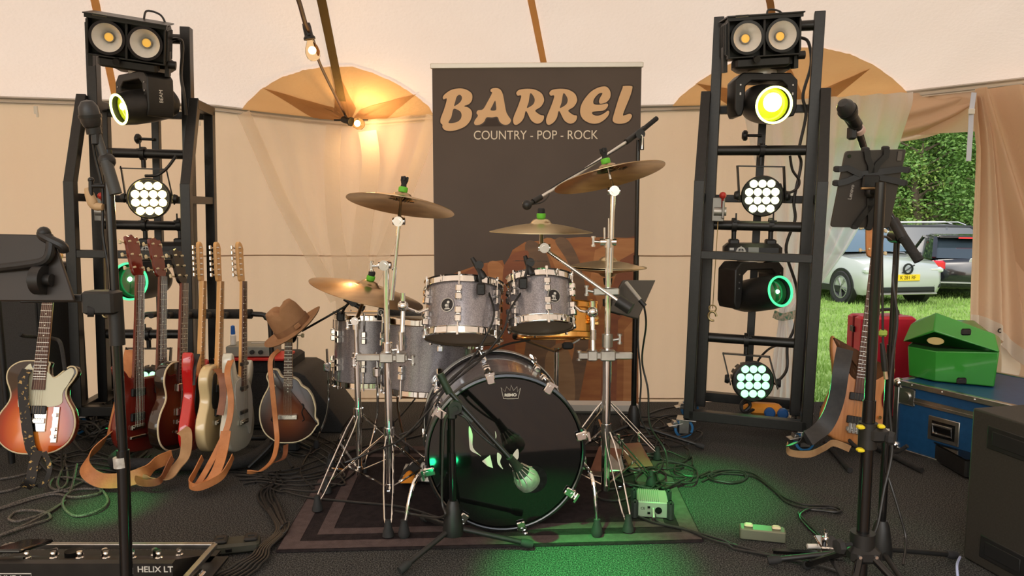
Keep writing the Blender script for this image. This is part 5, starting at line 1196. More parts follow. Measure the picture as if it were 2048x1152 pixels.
# hat hung on the mandolin head
hc = P(588, 656, 3.20); hM = frame(hc, hc + V((-.50, -.26, .80)), up=(0, 1, 0))
ht = thing('hat', 'brown felt fedora hung on the mandolin head', 'hat', hc)
felt = noisy('brown_hat_felt', (.30, .155, .07), (.36, .19, .09), 12, .9, bump=.2, bscale=150)
def hatf(u, v):
    a = 2 * PI * u; ca, sa = math.cos(a), math.sin(a)
    tab = [(.142, .006), (.135, .001), (.115, -.004), (.095, -.003), (.083, .003), (.080, .02), (.078, .055), (.074, .09), (.064, .116), (.038, .122), (.012, .112), (.0001, .108)]
    q = v * (len(tab) - 1); i = min(int(q), len(tab) - 2); f = q - i; r = tab[i][0] * (1 - f) + tab[i + 1][0] * f; z = tab[i][1] * (1 - f) + tab[i + 1][1] * f
    if r > .085: z += .010 * (abs(ca) ** 2) * (r - .08) / .06 - .012 * max(0, sa) * (r - .08) / .06
    sx_, sy_ = (1.0, .86)
    if z > .05 and r < .08: sx_ *= 1 - .18 * (z - .05) / .06 * max(0, -sa) ; z -= .022 * math.exp(-(ca * r / .018) ** 2) * min(1, (z - .05) / .05)
    return tuple(hM @ V((r * ca * sx_, r * sa * .9 * (1.06 if r > .085 else 1), z)))
build('crown_and_brim', MB().grid(hatf, 64, 44), felt, ht, world=True, smooth=180).modifiers.new('thick', 'SOLIDIFY').thickness = .003
hb_ = [hM @ V((.0825 * math.cos(a), .0745 * math.sin(a), .018)) for a in [k * PI / 24 for k in range(48)]]
build('hat_band', MB().ribbon(hb_ + [hb_[0]], .026, .002, side=tuple(hM.to_3x3() @ V((0, 0, 1)))), noisy('hat_band_brown', (.24, .12, .055), (.28, .145, .065), 30, .8), ht, world=True)
build('bow', MB().cbox((.085, -.0, .018), (.008, .03, .022), .003, hM @ Matrix.Rotation(R(-60), 4, 'Z')), felt, ht, world=True)
# amplifier, devices and wedge behind the rack
am = thing('guitar_amplifier', 'black amplifier box behind the white guitar', 'amplifier', (P(500, 850, 3.95).x, 3.95, 0))
ax0 = P(516, 800, 3.95).x; az = P(516, 722, 3.8).z
build('cabinet', MB().cbox((ax0, 4.0, az / 2), (.42, .30, az), .015), foam, am, world=True)
build('front_grille', MB().cbox((ax0, 3.846, az / 2 - .02), (.36, .01, az - .10), .004), noisy('grille_cloth', (.012, .012, .012), (.03, .03, .03), 200, .9), am, world=True)
for s in (-1, 1): build('corner', MB().cbox((ax0 + .2 * s, 3.86, az - .02), (.03, .03, .05), .006), blkg, am, world=True)
rb = build('red_folder', MB().cbox((P(505, 720, 3.85).x, 3.9, az + .008), (.36, .22, .014), .003), mat('red_cover', (.55, .02, .015), .5)); tag(rb, 'flat red case lying on the black amplifier', 'case')
gx = P(498, 706, 3.82).x
rv = thing('receiver', 'grey receiver box with two dark knobs on the red case', 'receiver', (gx, 3.9, az + .016))
build('box', MB().cbox((gx, 3.9, az + .046), (.24, .17, .055), .004), mat('grey_metal', (.26, .26, .22), .5, .3), rv, world=True)
for s in (0, 1): build('knob', MB().cyl((gx + .02 + .045 * s, 3.815, az + .045), (gx + .02 + .045 * s, 3.800, az + .045), .011), blkp, rv, world=True)
build('antenna', MB().tube([(gx + .0, 3.86, az + .085), (gx + .2, 3.86, az + .088)], .003, 6), silverp, rv, world=True)
bx_ = P(456, 700, 3.86); bz = az + .076
bt = thing('marker_bottle', 'white bottle with a blue cap standing on the receiver', 'bottle', (bx_.x + .03, 3.86, bz))
build('bottle', MB().lathe([(.0001, 0), (.014, 0), (.015, .004), (.015, .05), (.009, .058), (.0001, .058)], T(bx_.x + .03, 3.86, bz), 20), whitep, bt, world=True)
build('cap', MB().lathe([(.011, .055), (.012, .06), (.010, .10), (.0001, .104)], T(bx_.x + .03, 3.86, bz), 18), mat('cap_blue', (.02, .13, .5), .35), bt, world=True)
wd = thing('stage_monitor', 'black wedge monitor leaning behind the mandolin', 'loudspeaker', F(640, 850))
wx = P(618, 800, 3.9).x
build('cabinet', MB().slab(cr2([(-.16, 0), (.16, 0), (.175, .04), (.12, .12), (-.02, .31), (-.06, .33), (-.16, .33)], 1), -.2, .2, .012, T(wx + .03, 4.0, .0)), noisy('textured_black', (.018, .018, .018), (.028, .028, .028), 150, .8), wd, world=True)
build('side_handle', MB().cbox((-.04, -.202, .12), (.10, .004, .03), .0015, T(wx + .03, 4.0, 0)), blkg, wd, world=True)
sp = thing('loudspeaker', 'big black loudspeaker cabinet behind the sunburst guitar at the left edge', 'loudspeaker', (-2.55, 3.75, 0))
build('cabinet', MB().cbox((-2.52, 3.75, .45), (.46, .36, .90), .015), noisy('cabinet_black', (.010, .010, .011), (.016, .016, .016), 100, .7), sp, world=True)
build('grille', MB().cbox((-2.52, 3.565, .45), (.42, .012, .84), .005), noisy('speaker_mesh', (.008, .008, .008), (.02, .02, .02), 300, .6), sp, world=True)

# ------------------------------------------------------------------ left front: stand with microphone and tablet
ms = thing('microphone_stand', 'black microphone stand at the far left with grey tape on its pole', 'microphone stand', F(252, 1152))
pA, pB = P(254, 1185, 1.942), P(216, 440, 1.998)
tp = MB().tube([pA, P(246, 900, 1.967)], .0165, 16); build('lower_tube', tp, blkg, ms, world=True)
build('upper_tube', MB().tube([P(246, 905, 1.967), P(214, 300, 2.005)], .0125, 14), blkg, ms, world=True)
build('height_clamp', MB().tube([P(230, 600, 1.984), P(235, 690, 1.981)], .02, 14), blkp, ms, world=True)
build('boom', MB().tube([P(192, 262, 1.988), P(214, 330, 1.988)], .010, 12).tube([P(212, 322, 1.988), P(232, 388, 1.988)], .0155, 14), mat('dark_grey_grip', (.05, .052, .05), .5), ms, world=True)
build('boom_joint', MB().sphere(tuple(P(214, 322, 1.995)), .022, 14).cyl(P(214, 322, 1.981), P(214, 322, 2.012), .014), blkp, ms, world=True)
tpm = noisy('silver_tape', (.42, .40, .36), (.62, .6, .55), 60, .45, .3, bump=.4)
build('tape_wrap', MB().tube([P(241, 914, 1.964), P(243, 934, 1.963)], .0195, 14), tpm, ms, world=True)
build('base', MB().lathe([(.0001, 0), (.12, 0), (.12, .012), (.05, .03), (.02, .06), (.0001, .06)], T(pA.x, pA.y, 0.0), 40), blkp, ms, world=True)
build('stand_cable', MB().tube(cr([P(184, 262, 1.977), P(190, 310, 1.991), P(205, 380, 1.998), P(206, 470, 1.995), P(220, 560, 1.991), P(226, 700, 1.981), P(236, 880, 1.970)], 6), .004, 8), cablem, ms, world=True)
def mic(label, a, b, m=blkp, grille=None, r=.026, name='microphone', collar=None):
    a, b = V(a), V(b); M = frame(a, b); L_ = (b - a).length; t = thing(name, label, 'microphone', a)
    build('body', MB().lathe([(.0001, 0), (.010, 0), (.0115, .01), (r * .72, L_ - .065), (r * .78, L_ - .06)], M, 20), m, t, world=True)
    build('grille', MB().lathe([(r * .8, L_ - .062), (r * .96, L_ - .05), (r, L_ - .035), (r * .9, L_ - .012), (r * .55, L_ + .002), (.0001, L_ + .006)], M, 24), grille or noisy('mic_mesh', (.02, .02, .02), (.09, .09, .09), 400, .5, .6), t, world=True)
    build('grille_band', MB().ring([(r, L_ - .04), (r + .002, L_ - .04), (r + .002, L_ - .032), (r, L_ - .032)], M, 24), m, t, world=True)
    if collar: build('collar', MB().lathe([(.012, .004), (.0165, .006), (.0165, .022), (.013, .024)], M, 18), collar, t, world=True)
    return t
mic('black vocal microphone at the top of the left stand', P(188, 268, 1.988), P(174, 204, 1.970), grille=mat('mic_dark_mesh', (.05, .05, .05), .4, .5), collar=silverp)
o = build('microphone_clip', MB().cyl(P(184, 246, 1.984), P(189, 268, 1.988), .019).cbox(tuple(P(194, 272, 1.989)), (.02, .03, .05), .004), blkp); tag(o, 'black clip holding the left vocal microphone', 'clip')
sh = thing('slide_holder', 'beige curved rest with two black knobs clamped to the left stand', 'holder', P(185, 385, 1.988))
build('clamp_rod', MB().cyl(P(182, 362, 1.984), P(182, 405, 1.984), .006).cyl(P(182, 372, 1.984), P(212, 372, 1.998), .006), blkp, sh, world=True)
for y in (360, 405): build('knob', MB().sphere(tuple(P(182, y, 2.32)), .0095, 12), blkg, sh, world=True)
build('curved_rest', MB().tube(cr([P(175, 376, 1.988), P(183, 400, 1.988), P(190, 412, 1.988), P(206, 414, 1.988)], 5), [.008, .0095, .011, .012, .0125, .013, .013, .013, .012, .012, .011, .011, .011, .010, .010, .009], 12), mat('beige_wood', (.55, .37, .20), .6), sh, world=True)
tb = thing('tablet_computer', 'big dark screen seen from behind at the left edge', 'tablet', P(60, 530, 1.942))
tq = [P(-60, 466, 1.949), P(104, 470, 1.949), P(148, 602, 1.914), P(-60, 602, 1.914)]; nrm = (tq[1] - tq[0]).cross(tq[3] - tq[0]).normalized() * .012
build('back_shell', MB().add(tq + [p + nrm for p in tq], [(0, 1, 2, 3), (7, 6, 5, 4)] + [(i, i + 4, (i + 1) % 4 + 4, (i + 1) % 4) for i in range(4)]), noisy('brown_black_shell', (.020, .015, .011), (.028, .02, .015), 6, .45), tb, world=True, bev=.003, smooth=30)
hd = thing('screen_holder', 'black arm and bar holding the big dark screen to the left stand', 'holder', P(140, 600, 1.949))
build('crossbar', MB().bar(P(42, 598, 1.928), P(182, 596, 1.956), .020, .020), blkp, hd, world=True, bev=.003)
build('pole_clamp', MB().cbox(tuple(P(205, 604, 1.967)), (.085, .06, .062), .006), blkp, hd, world=True)
build('clamp_knob', MB().cyl(P(175, 622, 1.942), P(188, 622, 1.949), .016), rub, hd, world=True)
build('knuckle', MB().cyl(P(72, 560, 1.917), P(92, 560, 1.917), .038, n=24).cyl(P(60, 560, 1.914), P(104, 560, 1.914), .016), blkp, hd, world=True)
build('upper_arm', MB().tube(cr([P(-20, 538, 1.925), P(50, 530, 1.921), P(92, 520, 1.921), P(102, 490, 1.928), P(96, 472, 1.935)], 5), .012, 10), blkp, hd, world=True)
build('spring_jaw', MB().tube(cr([P(90, 462, 1.942), P(84, 470, 1.935), P(100, 480, 1.931), P(124, 492, 1.935), P(128, 502, 1.942)], 5), .013, 10).sphere(tuple(P(88, 466, 1.939)), .017, 12), blkp, hd, world=True)
# floor modeller in its case tray
hx0, hx1 = -1.56, -.985
hl_ = thing('floor_modeller', 'long black floor processor with rows of footswitches, lettered HELIX LT', 'guitar processor', (-1.25, 2.2, 0))
build('chassis', MB().add([(hx0, 2.05, .02), (hx1, 2.05, .02), (hx1, 2.05, .148), (hx0, 2.05, .148), (hx0, 2.245, .02), (hx1, 2.245, .02), (hx1, 2.245, .078), (hx0, 2.245, .078), (hx0, 2.07, .150), (hx1, 2.07, .150)],
      [(0, 1, 2, 3), (3, 2, 9, 8), (8, 9, 6, 7), (7, 6, 5, 4), (0, 4, 5, 1), (1, 5, 6, 9, 2), (0, 3, 8, 7, 4)]), noisy('dark_chassis', (.022, .019, .016), (.03, .026, .022), 20, .4, .4), hl_, world=True, smooth=20)
text('product_lettering', 'HELIX LT', .0245, whitep, hl_, Matrix.Translation(-V((-1.25, 2.2, 0))) @ Matrix.Translation((-1.035, 2.0495, .130)) @ FRONT, sx=1.05, bold=.0004)
lo = text('maker_lettering', 'LINE 6', .018, whitep, hl_, Matrix.Translation(-V((-1.25, 2.2, 0))) @ Matrix.Translation((-1.455, 2.0495, .105)) @ FRONT, sx=1.3, bold=.0004)
build('lettering_frame', MB().tube([(-1.515, 2.049, .092), (-1.395, 2.049, .092), (-1.395, 2.049, .118), (-1.515, 2.049, .118)], .0014, 5, closed=True), whitep, hl_, world=True)
def topz(y): return .150 + (y - 2.07) / .175 * (.078 - .150)
for j, y in enumerate((2.095, 2.225)):
    for k in range(6):
        x = hx1 - .06 - k * .078; z = topz(y)
        fs_ = build('footswitch', MB().lathe([(.0001, .024), (.008, .024), (.009, .02), (.006, .016), (.006, .008), (.011, .006), (.011, 0)], T(x, y, z), 16), chrome, hl_, world=True)
for k in range(5):
    x = hx1 - .10 - k * .078; build('knob', MB().cyl((x, 2.16, topz(2.16)), (x, 2.16, topz(2.16) + .024), .010, n=14), blkg, hl_, world=True)
build('jog_wheel', MB().cyl((hx0 + .22, 2.16, topz(2.16)), (hx0 + .22, 2.16, topz(2.16) + .022), .022, n=24), blkg, hl_, world=True)
build('expression_treadle', MB().cbox((0, 0, 0), (.09, .16, .012), .004, T(hx0 + .07, 2.16, .15, rx=-14)), blkg, hl_, world=True)
tr = thing('case_tray', 'aluminium edged flight case tray around the floor processor', 'case', (-1.25, 2.2, 0))
build('tray_base', MB().box((-1.28, 2.14, .010), (.66, .26, .018)), blkp, tr, world=True)
for a_, b_ in (((-1.62, 2.28, .055), (-.955, 2.28, .055)), ((-.955, 2.28, .055), (-.955, 2.0, .055)), ((-1.62, 2.28, .055), (-1.62, 2.0, .055))):
    build('tray_wall', MB().bar(a_, b_, .008, .085, up=(0, 0, 1)) if False else MB().bar(a_, b_, .085, .008, up=(0, 0, 1)) , blkp, tr, world=True)
    build('edge_trim', MB().bar(V(a_) + V((0, 0, .04)), V(b_) + V((0, 0, .04)), .018, .016, up=(0, 0, 1)), steel, tr, world=True, bev=.002)
build('catch', MB().cbox((-.945, 2.12, .055), (.014, .07, .05), .003).cyl((-.936, 2.09, .07), (-.936, 2.15, .07), .005), chrome, tr, world=True)
q = F(473, 1102); fc = thing('foot_controller', 'small dark two button pedal lying right of the floor processor', 'pedal', q); Mf = T(q.x, q.y, 0, rz=14)
build('case_body', MB().cbox((0, 0, .022), (.155, .075, .036), .008, Mf), noisy('olive_black', (.035, .034, .022), (.045, .044, .03), 30, .55), fc, world=True)
for s in (-1, 1): build('raised_pad', MB().cbox((.05 * s, .0, .045), (.045, .055, .014), .005, Mf).cbox((.05 * s, .0, .053), (.022, .012, .004), .001, Mf), blkp, fc, world=True)
build('jack_socket', MB().cbox((-.02, -.038, .022), (.02, .006, .012), .001, Mf), blkg, fc, world=True)
# ------------------------------------------------------------------ microphones on the kit
def tripod_black(t, c, yaws, zh, m=blkp, foot=rub, r=.009):
    build('hub', MB().lathe([(.0001, zh - .07), (.034, zh - .07), (.036, zh - .05), (.024, zh + .03), (.016, zh + .05), (.0001, zh + .05)], T(c[0], c[1], 0), 20), m, t, world=True)
    for (fx, fy) in yaws:
        a = V((c[0], c[1], zh - .045)); b = V((fx, fy, .022)); d = (b - a).normalized()
        lg = build('leg', MB().cyl(a, b, r), m, t, world=True)
        build('rubber_foot', MB().tube([b - d * .03, b - d * .01, b + d * .012], [r * 1.3, r * 1.7, r * 1.5], 12), foot, lg, world=True)
ky = 2.42
ks = thing('microphone_stand', 'low black tripod boom stand in front of the bass drum', 'microphone stand', (P(905, 900, ky).x, ky, 0))
kx = P(905, 900, ky).x
f1, f2, f3 = F(1058, 1100), F(805, 1150), F(848, 1046)
tripod_black(ks, (kx, ky), [(f1.x, f1.y), (f2.x, f2.y), (f3.x, f3.y)], .14)
build('lower_tube', MB().cyl((kx, ky, .15), (kx, ky, P(905, 905, ky).z), .0125, n=16), blkg, ks, world=True)
zt = P(905, 822, ky).z
build('upper_tube', MB().cyl((kx, ky, .2), (kx, ky, zt), .009, n=14), blkg, ks, world=True)
ca, cb = P(880, 748, 2.40), P(1022, 918, 2.36)
pv = P(912, 812, 2.395)
build('boom', MB().tube([pv.lerp(ca, .5), cb], .0085, 12), blkg, ks, world=True)
build('boom_grip', MB().tube([pv.lerp(ca, .4), ca], .0125, 14), blkp, ks, world=True)
build('boom_sleeve', MB().tube([pv.lerp(cb, .05), pv.lerp(cb, .30)], .0115, 14), blkp, ks, world=True)
m = MB().cyl(pv + V((-.0, -.028, 0)), pv + V((0, .02, 0)), .022, n=20).cyl(pv + V((0, -.036, 0)), pv + V((0, -.028, 0)), .009).cbox(tuple(pv + V((-.012, 0, -.02))), (.03, .024, .05), .006, None)
build('swivel', m, blkp, ks, world=True)
km = thing('microphone', 'silver egg shaped kick drum microphone on the low boom stand', 'microphone', P(1065, 972, 2.40))
a_, b_ = P(1022, 918, 2.36), P(1072, 982, 2.42); Mk = frame(a_, b_); Lk = (b_ - a_).length
greym = noisy('silver_grey_mic', (.42, .41, .38), (.30, .29, .27), 60, .4, .6)
build('body', MB().lathe([(.0001, -.01), (.012, -.01), (.014, .02), (.018, .05), (.030, .075)], Mk, 24), blkp, km, world=True)
hd_ = build('head', MB().lathe([(.030, .072), (.039, .088), (.042, .108), (.038, .128), (.022, .140), (.0001, .143)], Mk, 32), greym, km, world=True)
for k in range(12):
    Mq = Mk @ Matrix.Rotation(k * PI / 6, 4, 'Z'); build('rib', MB().tube([Mq @ V(p) for p in ((.020, 0, .045), (.033, 0, .078), (.040, 0, .088))], .0022, 6), steel, hd_, world=True)
def clip_mic(label, p, q, base, m=blkp):
    t = thing('drum_microphone', label, 'microphone', base)
    p, q, base = V(p), V(q), V(base)
    M = frame(p, q); build('body', MB().lathe([(.0001, 0), (.008, 0), (.010, .02), (.011, (q - p).length - .03), (.014, (q - p).length - .02), (.014, (q - p).length), (.0001, (q - p).length + .003)], M, 18), m, t, world=True)
    build('goose_arm', MB().tube(cr([base, base.lerp(p, .5) + V((.012, -.01, 0)), p.lerp(q, .3)], 4), .006, 8), m, t, world=True)
    build('rim_clamp', MB().cbox(tuple(base), (.034, .030, .045), .005).cyl(base + V((0, -.02, .0)), base + V((0, .0, .0)), .009), m, t, world=True)
    build('mount_disc', MB().cyl(p.lerp(q, .35) + V((.012, -.014, 0)), p.lerp(q, .35) + V((.012, .014, 0)), .017, n=20), m, t, world=True)
clip_mic('small black clip microphone on the rim of the left rack tom', P(944, 516, 2.86), P(968, 556, 2.84), P(962, 578, 2.83))
clip_mic('small black clip microphone on the rim of the right rack tom', P(1050, 512, 2.88), P(1062, 548, 2.86), P(1046, 566, 2.85))
clip_mic('black clip microphone on the rim of the far left floor tom', P(688, 598, 3.3), P(728, 618, 3.3), P(682, 632, 3.35))
m = build('thin_rod', MB().tube(cr([P(604, 662, 3.3), P(650, 636, 3.3), P(692, 612, 3.3)], 4), .005, 7), blkg); tag(m, 'thin black rod rising from the hat to the floor tom microphone', 'rod')
sk = thing('mesh_roll', 'black mesh covered cylinder with a round white mark lying on the floor tom', 'percussion', P(800, 640, 3.4))
r0, r1 = P(756, 625, 3.36), P(840, 640, 3.40)
build('tube', MB().lathe([(.0001, 0), (.030, 0), (.034, .005), (.034, (r1 - r0).length), (.0001, (r1 - r0).length)], frame(r0, r1), 24), noisy('mesh_fabric', (.012, .012, .012), (.06, .06, .055), 260, .6), sk, world=True)
fcx = r0 - (r1 - r0).normalized() * .001; Mz = T(*(P(762, 625, 3.322)), rz=0)
build('round_mark', MB().ring([(.011, 0), (.016, 0), (.016, .002), (.011, .002)], Mz @ T(0, 0, 0, rx=90), 20).box((-.003, -.001, 0), (.003, .002, .014), Mz).box((.003, -.001, 0), (.003, .002, .014), Mz), whitep, sk, world=True)
# overhead stand with boom
oy = 3.62; ox = P(1271, 600, oy).x
os_ = thing('microphone_stand', 'tall black overhead microphone stand right of the banner', 'microphone stand', (ox, oy, 0))
tripod_black(os_, (ox, oy), [(ox - .30, oy - .12), (ox + .32, oy - .10), (ox + .03, oy + .34)], .15)
zt = P(1280, 275, 3.5).z
build('lower_tube', MB().cyl((ox, oy, .15), (ox, oy, .95), .0135, n=14), blkg, os_, world=True)
build('upper_tube', MB().cyl((ox, oy, .9), (ox, oy, zt), .010, n=14), blkg, os_, world=True)
g0, g1, g2, g3 = P(1313, 237, 3.68), P(1255, 282, 3.50), P(1150, 352, 3.3), P(1078, 396, 3.18)
bm0 = build('boom', MB().tube([g1, g2, g3], .0068, 12), mat('pale_satin_rod', (.75, .73, .68), .35, .6), os_, world=True)
build('boom_grip', MB().tube([g0, P(1285, 260, 3.60)], .012, 14), foam, os_, world=True)
build('boom_sleeve', MB().tube([P(1288, 257, 3.61), P(1252, 284, 3.49)], .0135, 14), blkp, os_, world=True)
build('swivel', MB().cyl(P(1281, 268, 3.52), P(1281, 268, 3.66), .022, n=18).cyl(P(1283, 300, 3.58), P(1283, 276, 3.58), .012), blkp, os_, world=True)
build('locking_lever', MB().tube([P(1282, 270, 3.5), P(1285, 272, 3.5), P(1284, 298, 3.5)], .004, 8), chrome, os_, world=True)
om = thing('microphone', 'small black overhead microphone at the lower end of the long boom', 'microphone', P(1054, 410, 3.12))
build('body', MB().tube([P(1082, 394, 3.18), P(1066, 404, 3.15)], .013, 14).tube([P(1066, 404, 3.15), P(1056, 410, 3.12)], .009, 12), blkp, om, world=True)
build('capsule', MB().sphere(tuple(P(1054, 410, 3.11)), .021, 18, (1, .7, 1)), mat('dark_capsule', (.03, .03, .03), .35, .5), om, world=True)
build('lead', MB().tube(cr([P(1060, 410, 3.14), P(1085, 404, 3.16), P(1098, 390, 3.2), P(1100, 378, 3.22), P(1150, 348, 3.28), P(1200, 320, 3.38), P(1250, 290, 3.46)], 5), .0028, 6), cablem, om, world=True)
# tablet right of the kit
tb = thing('tablet_computer', 'tablet with a pale rim on a black holder right of the cymbals', 'tablet', P(1262, 600, 3.1))
tq = [P(1244, 562, 3.08), P(1309, 562, 3.14), P(1274, 640, 3.02), P(1212, 622, 2.98)]; nrm = (tq[1] - tq[0]).cross(tq[3] - tq[0]).normalized() * -.012
build('back_shell', MB().add(tq + [p + nrm for p in tq], [(3, 2, 1, 0), (4, 5, 6, 7)] + [(i, (i + 1) % 4, (i + 1) % 4 + 4, i + 4) for i in range(4)]), mat('grey_shell', (.07, .065, .055), .4, .3), tb, world=True, bev=.004, smooth=30)
build('dark_cover', MB().prism([(0, 0), (1, 0), (1, 1), (0, 1)], 0, 0) if False else MB().add([tq[0] - nrm * .3, tq[0].lerp(tq[1], .55) - nrm * .3, tq[3].lerp(tq[2], .45) - nrm * .3, tq[3] - nrm * .3, tq[0] + V((0, 0, .001)), tq[0].lerp(tq[1], .55), tq[3].lerp(tq[2], .45), tq[3]], [(0, 1, 2, 3), (7, 6, 5, 4), (0, 4, 5, 1), (1, 5, 6, 2), (2, 6, 7, 3), (3, 7, 4, 0)]), blkp, tb, world=True, smooth=0)
build('holder_knob', MB().cyl(P(1215, 598, 3.0), P(1215, 612, 3.0), .02).tube([P(1215, 606, 3.0), P(1240, 610, 3.02), P(1262, 620, 3.0)], .012, 10), blkp, tb, world=True)
hm = thing('microphone', 'slim silver microphone with a black lead lying across the right tablet', 'microphone', P(1255, 578, 3.0))
build('body', MB().tube([P(1252, 565, 3.04), P(1282, 602, 2.98)], .0085, 12), silverp, hm, world=True)
build('connector', MB().tube([P(1280, 600, 2.98), P(1290, 612, 2.97)], .0095, 12), blkp, hm, world=True)

# ------------------------------------------------------------------ right foreground stands
ty = 1.95; tx0 = P(1722, 1060, ty).x; tx = (P(1722, 1060, ty).x + P(1765, 370, ty).x) / 2
ts = thing('tablet_stand', 'big black tripod stand with a tablet at the right foreground', 'stand', (tx, ty, 0))
zh = P(1722, 1085, ty).z
build('main_tube', MB().cyl((tx, ty, .06), (tx, ty, P(1740, 800, ty).z), .0165, n=18), blkg, ts, world=True)
build('inner_tube', MB().cyl((tx, ty, P(1740, 830, ty).z), (tx, ty, P(1765, 365, ty).z), .0135, n=18), blkg, ts, world=True)
m = MB().cyl((tx, ty, zh - .025), (tx, ty, zh + .03), .032, n=24).cbox((tx, ty - .012, zh - .028), (.085, .05, .045), .012)
build('hub', m, blkp, ts, world=True)
for s in (-1, 1): build('rivet', MB().cyl((tx + .022 * s, ty - .04, zh - .025), (tx + .022 * s, ty - .036, zh - .025), .0045), chrome, ts, world=True)
build('hub_knob', MB().cyl((tx - .035, ty - .01, zh + .0), (tx - .065, ty - .02, zh + .002), .006).lathe([(.0001, 0), (.016, 0), (.021, .006), (.019, .02), (.0001, .022)], frame((tx - .062, ty - .02, zh), (tx - .1, ty - .03, zh)), 7), rub, ts, world=True)
for a in (-125, -55, 90):
    d = V((math.cos(R(a)), math.sin(R(a)), 0)); a0 = V((tx, ty, zh - .03)) + d * .03; b0 = V((tx, ty, .015)) + d * .36
    lg = build('leg', MB().cyl(a0, b0, .0105, n=14), blkg, ts, world=True); build('rubber_foot', MB().sphere(tuple(b0), .016, 12), rub, lg, world=True)
    build('brace', MB().bar(V((tx, ty, .09)) + d * .015, a0.lerp(b0, .5), .014, .003), blkp, lg, world=True)
zc = P(1742, 870, ty).z
m = MB().cyl((tx, ty, zc - .035), (tx, ty, zc + .035), .024, n=18).cbox((tx + .02, ty - .012, zc + .005), (.05, .035, .04), .008)
build('height_clamp', m, blkp, ts, world=True)
yl = mat('yellow_clip', (.75, .62, .02), .4)
for dx, dz in ((-.03, .028), (.024, .03), (-.028, -.035)): build('yellow_clip', MB().cbox((tx + dx, ty - .02, zc + dz), (.018, .02, .010), .003), yl, ts, world=True)
build('clamp_knob', MB().lathe([(.0001, 0), (.016, 0), (.020, .008), (.017, .02), (.0001, .022)], frame((tx + .04, ty - .02, zc), (tx + .08, ty - .05, zc)), 7), rub, ts, world=True)
tq = [P(1690, 300, 1.84), P(1813, 300, 1.86), P(1778, 454, 1.80), P(1660, 452, 1.78)]
Yt = 2.03
tb = thing('tablet_computer', 'dark grey tablet in a black four armed holder on the big right stand', 'tablet', P(1740, 380, Yt))
lt = [onplane(px, py, Matrix.Translation((0, Yt, 1.17)) @ Matrix.Rotation(R(8), 4, 'X')) for px, py in ((1690, 302), (1812, 298), (1777, 456), (1660, 454))]
MT = Matrix.Translation((0, Yt, 1.17)) @ Matrix.Rotation(R(8), 4, 'X')
def rnd(q, r=.010):
    out = []
    for i in range(4):
        p, c, n_ = V((*q[i - 1], 0)), V((*q[i], 0)), V((*q[(i + 1) % 4], 0)); a = c + (p - c).normalized() * r; b = c + (n_ - c).normalized() * r
        for k in range(5): t = k / 4; w = (a * (1 - t) ** 2 + c * 2 * t * (1 - t) + b * t * t); out.append((w.x, w.y))
    return out
ta = [(p.x, p.z) for p in lt]
build('back_shell', MB().slab(rnd(ta), -.004, .004, .0015, MT, steps=1), mat('slate_tablet', (.055, .048, .042), .45, .4), tb, world=True)
def tl2(px, py): p = onplane(px, py, MT); return (p.x, p.z)
cx, cz = tl2(1797, 312); build('camera_module', MB().cbox((cx, -.006, cz), (.012, .003, .026), .001, MT), mat('mid_grey', (.09, .08, .07), .4), tb, world=True)
cx, cz = tl2(1697, 312); build('camera_lens', MB().cyl(tuple(MT @ V((cx, -.007, cz))), tuple(MT @ V((cx, -.004, cz))), .0045, n=18), blkg, tb, world=True)
cx, cz = tl2(1701, 384); text('tablet_lettering', 'Lenovo', .0135, mat('grey_lettering', (.35, .33, .3), .4), tb, Matrix.Translation(-MW[tb.name].translation) @ MT @ Matrix.Translation((cx, -.0046, cz)) @ FRONT @ Matrix.Rotation(R(84), 4, 'Z'), bold=.0003)
arms = MB()
for pl in ([(1672, 366), (1690, 362), (1722, 348), (1745, 345), (1800, 338), (1812, 340)], [(1674, 338), (1692, 336), (1716, 348), (1745, 352), (1790, 362), (1806, 366)], [(1730, 300), (1732, 316), (1738, 330), (1740, 372), (1738, 410), (1718, 436), (1708, 450)], [(1770, 298), (1768, 312), (1752, 328), (1742, 350), (1736, 400), (1738, 440), (1736, 452)]):
    arms.ribbon([MT @ V((*tl2(*p)[:1], -.009, tl2(*p)[1])) for p in pl], .016, .007, side=(.0, .0, 1) if abs(pl[0][0] - pl[-1][0]) > 60 else (1, 0, 0))
ho = thing('tablet_holder', 'black spider shaped holder gripping the grey tablet', 'holder', P(1740, 372, Yt - .02))
build('spider_arms', arms, blkp, ho, world=True)
for px, py in ((1672, 366), (1674, 338), (1812, 340), (1806, 366), (1730, 300), (1770, 298), (1708, 452), (1736, 454)):
    x, z = tl2(px, py); build('grip', MB().cbox((x, -.002, z), (.016, .020, .016), .003, MT), rub, ho, world=True)
build('centre_block', MB().cbox((tl2(1736, 362)[0], -.014, tl2(1736, 362)[1]), (.045, .014, .035), .004, MT), blkp, ho, world=True)
build('ball_joint', MB().sphere(tuple(P(1742, 385, Yt - .02)), .016, 14).cyl(P(1742, 385, Yt - .02), P(1763, 380, ty), .009), blkp, ho, world=True)
build('brass_screw', MB().cyl(P(1722, 377, Yt - .05), P(1748, 377, Yt - .05), .0036, n=10), mat('brass', (.6, .4, .2), .3, 1), ho, world=True)
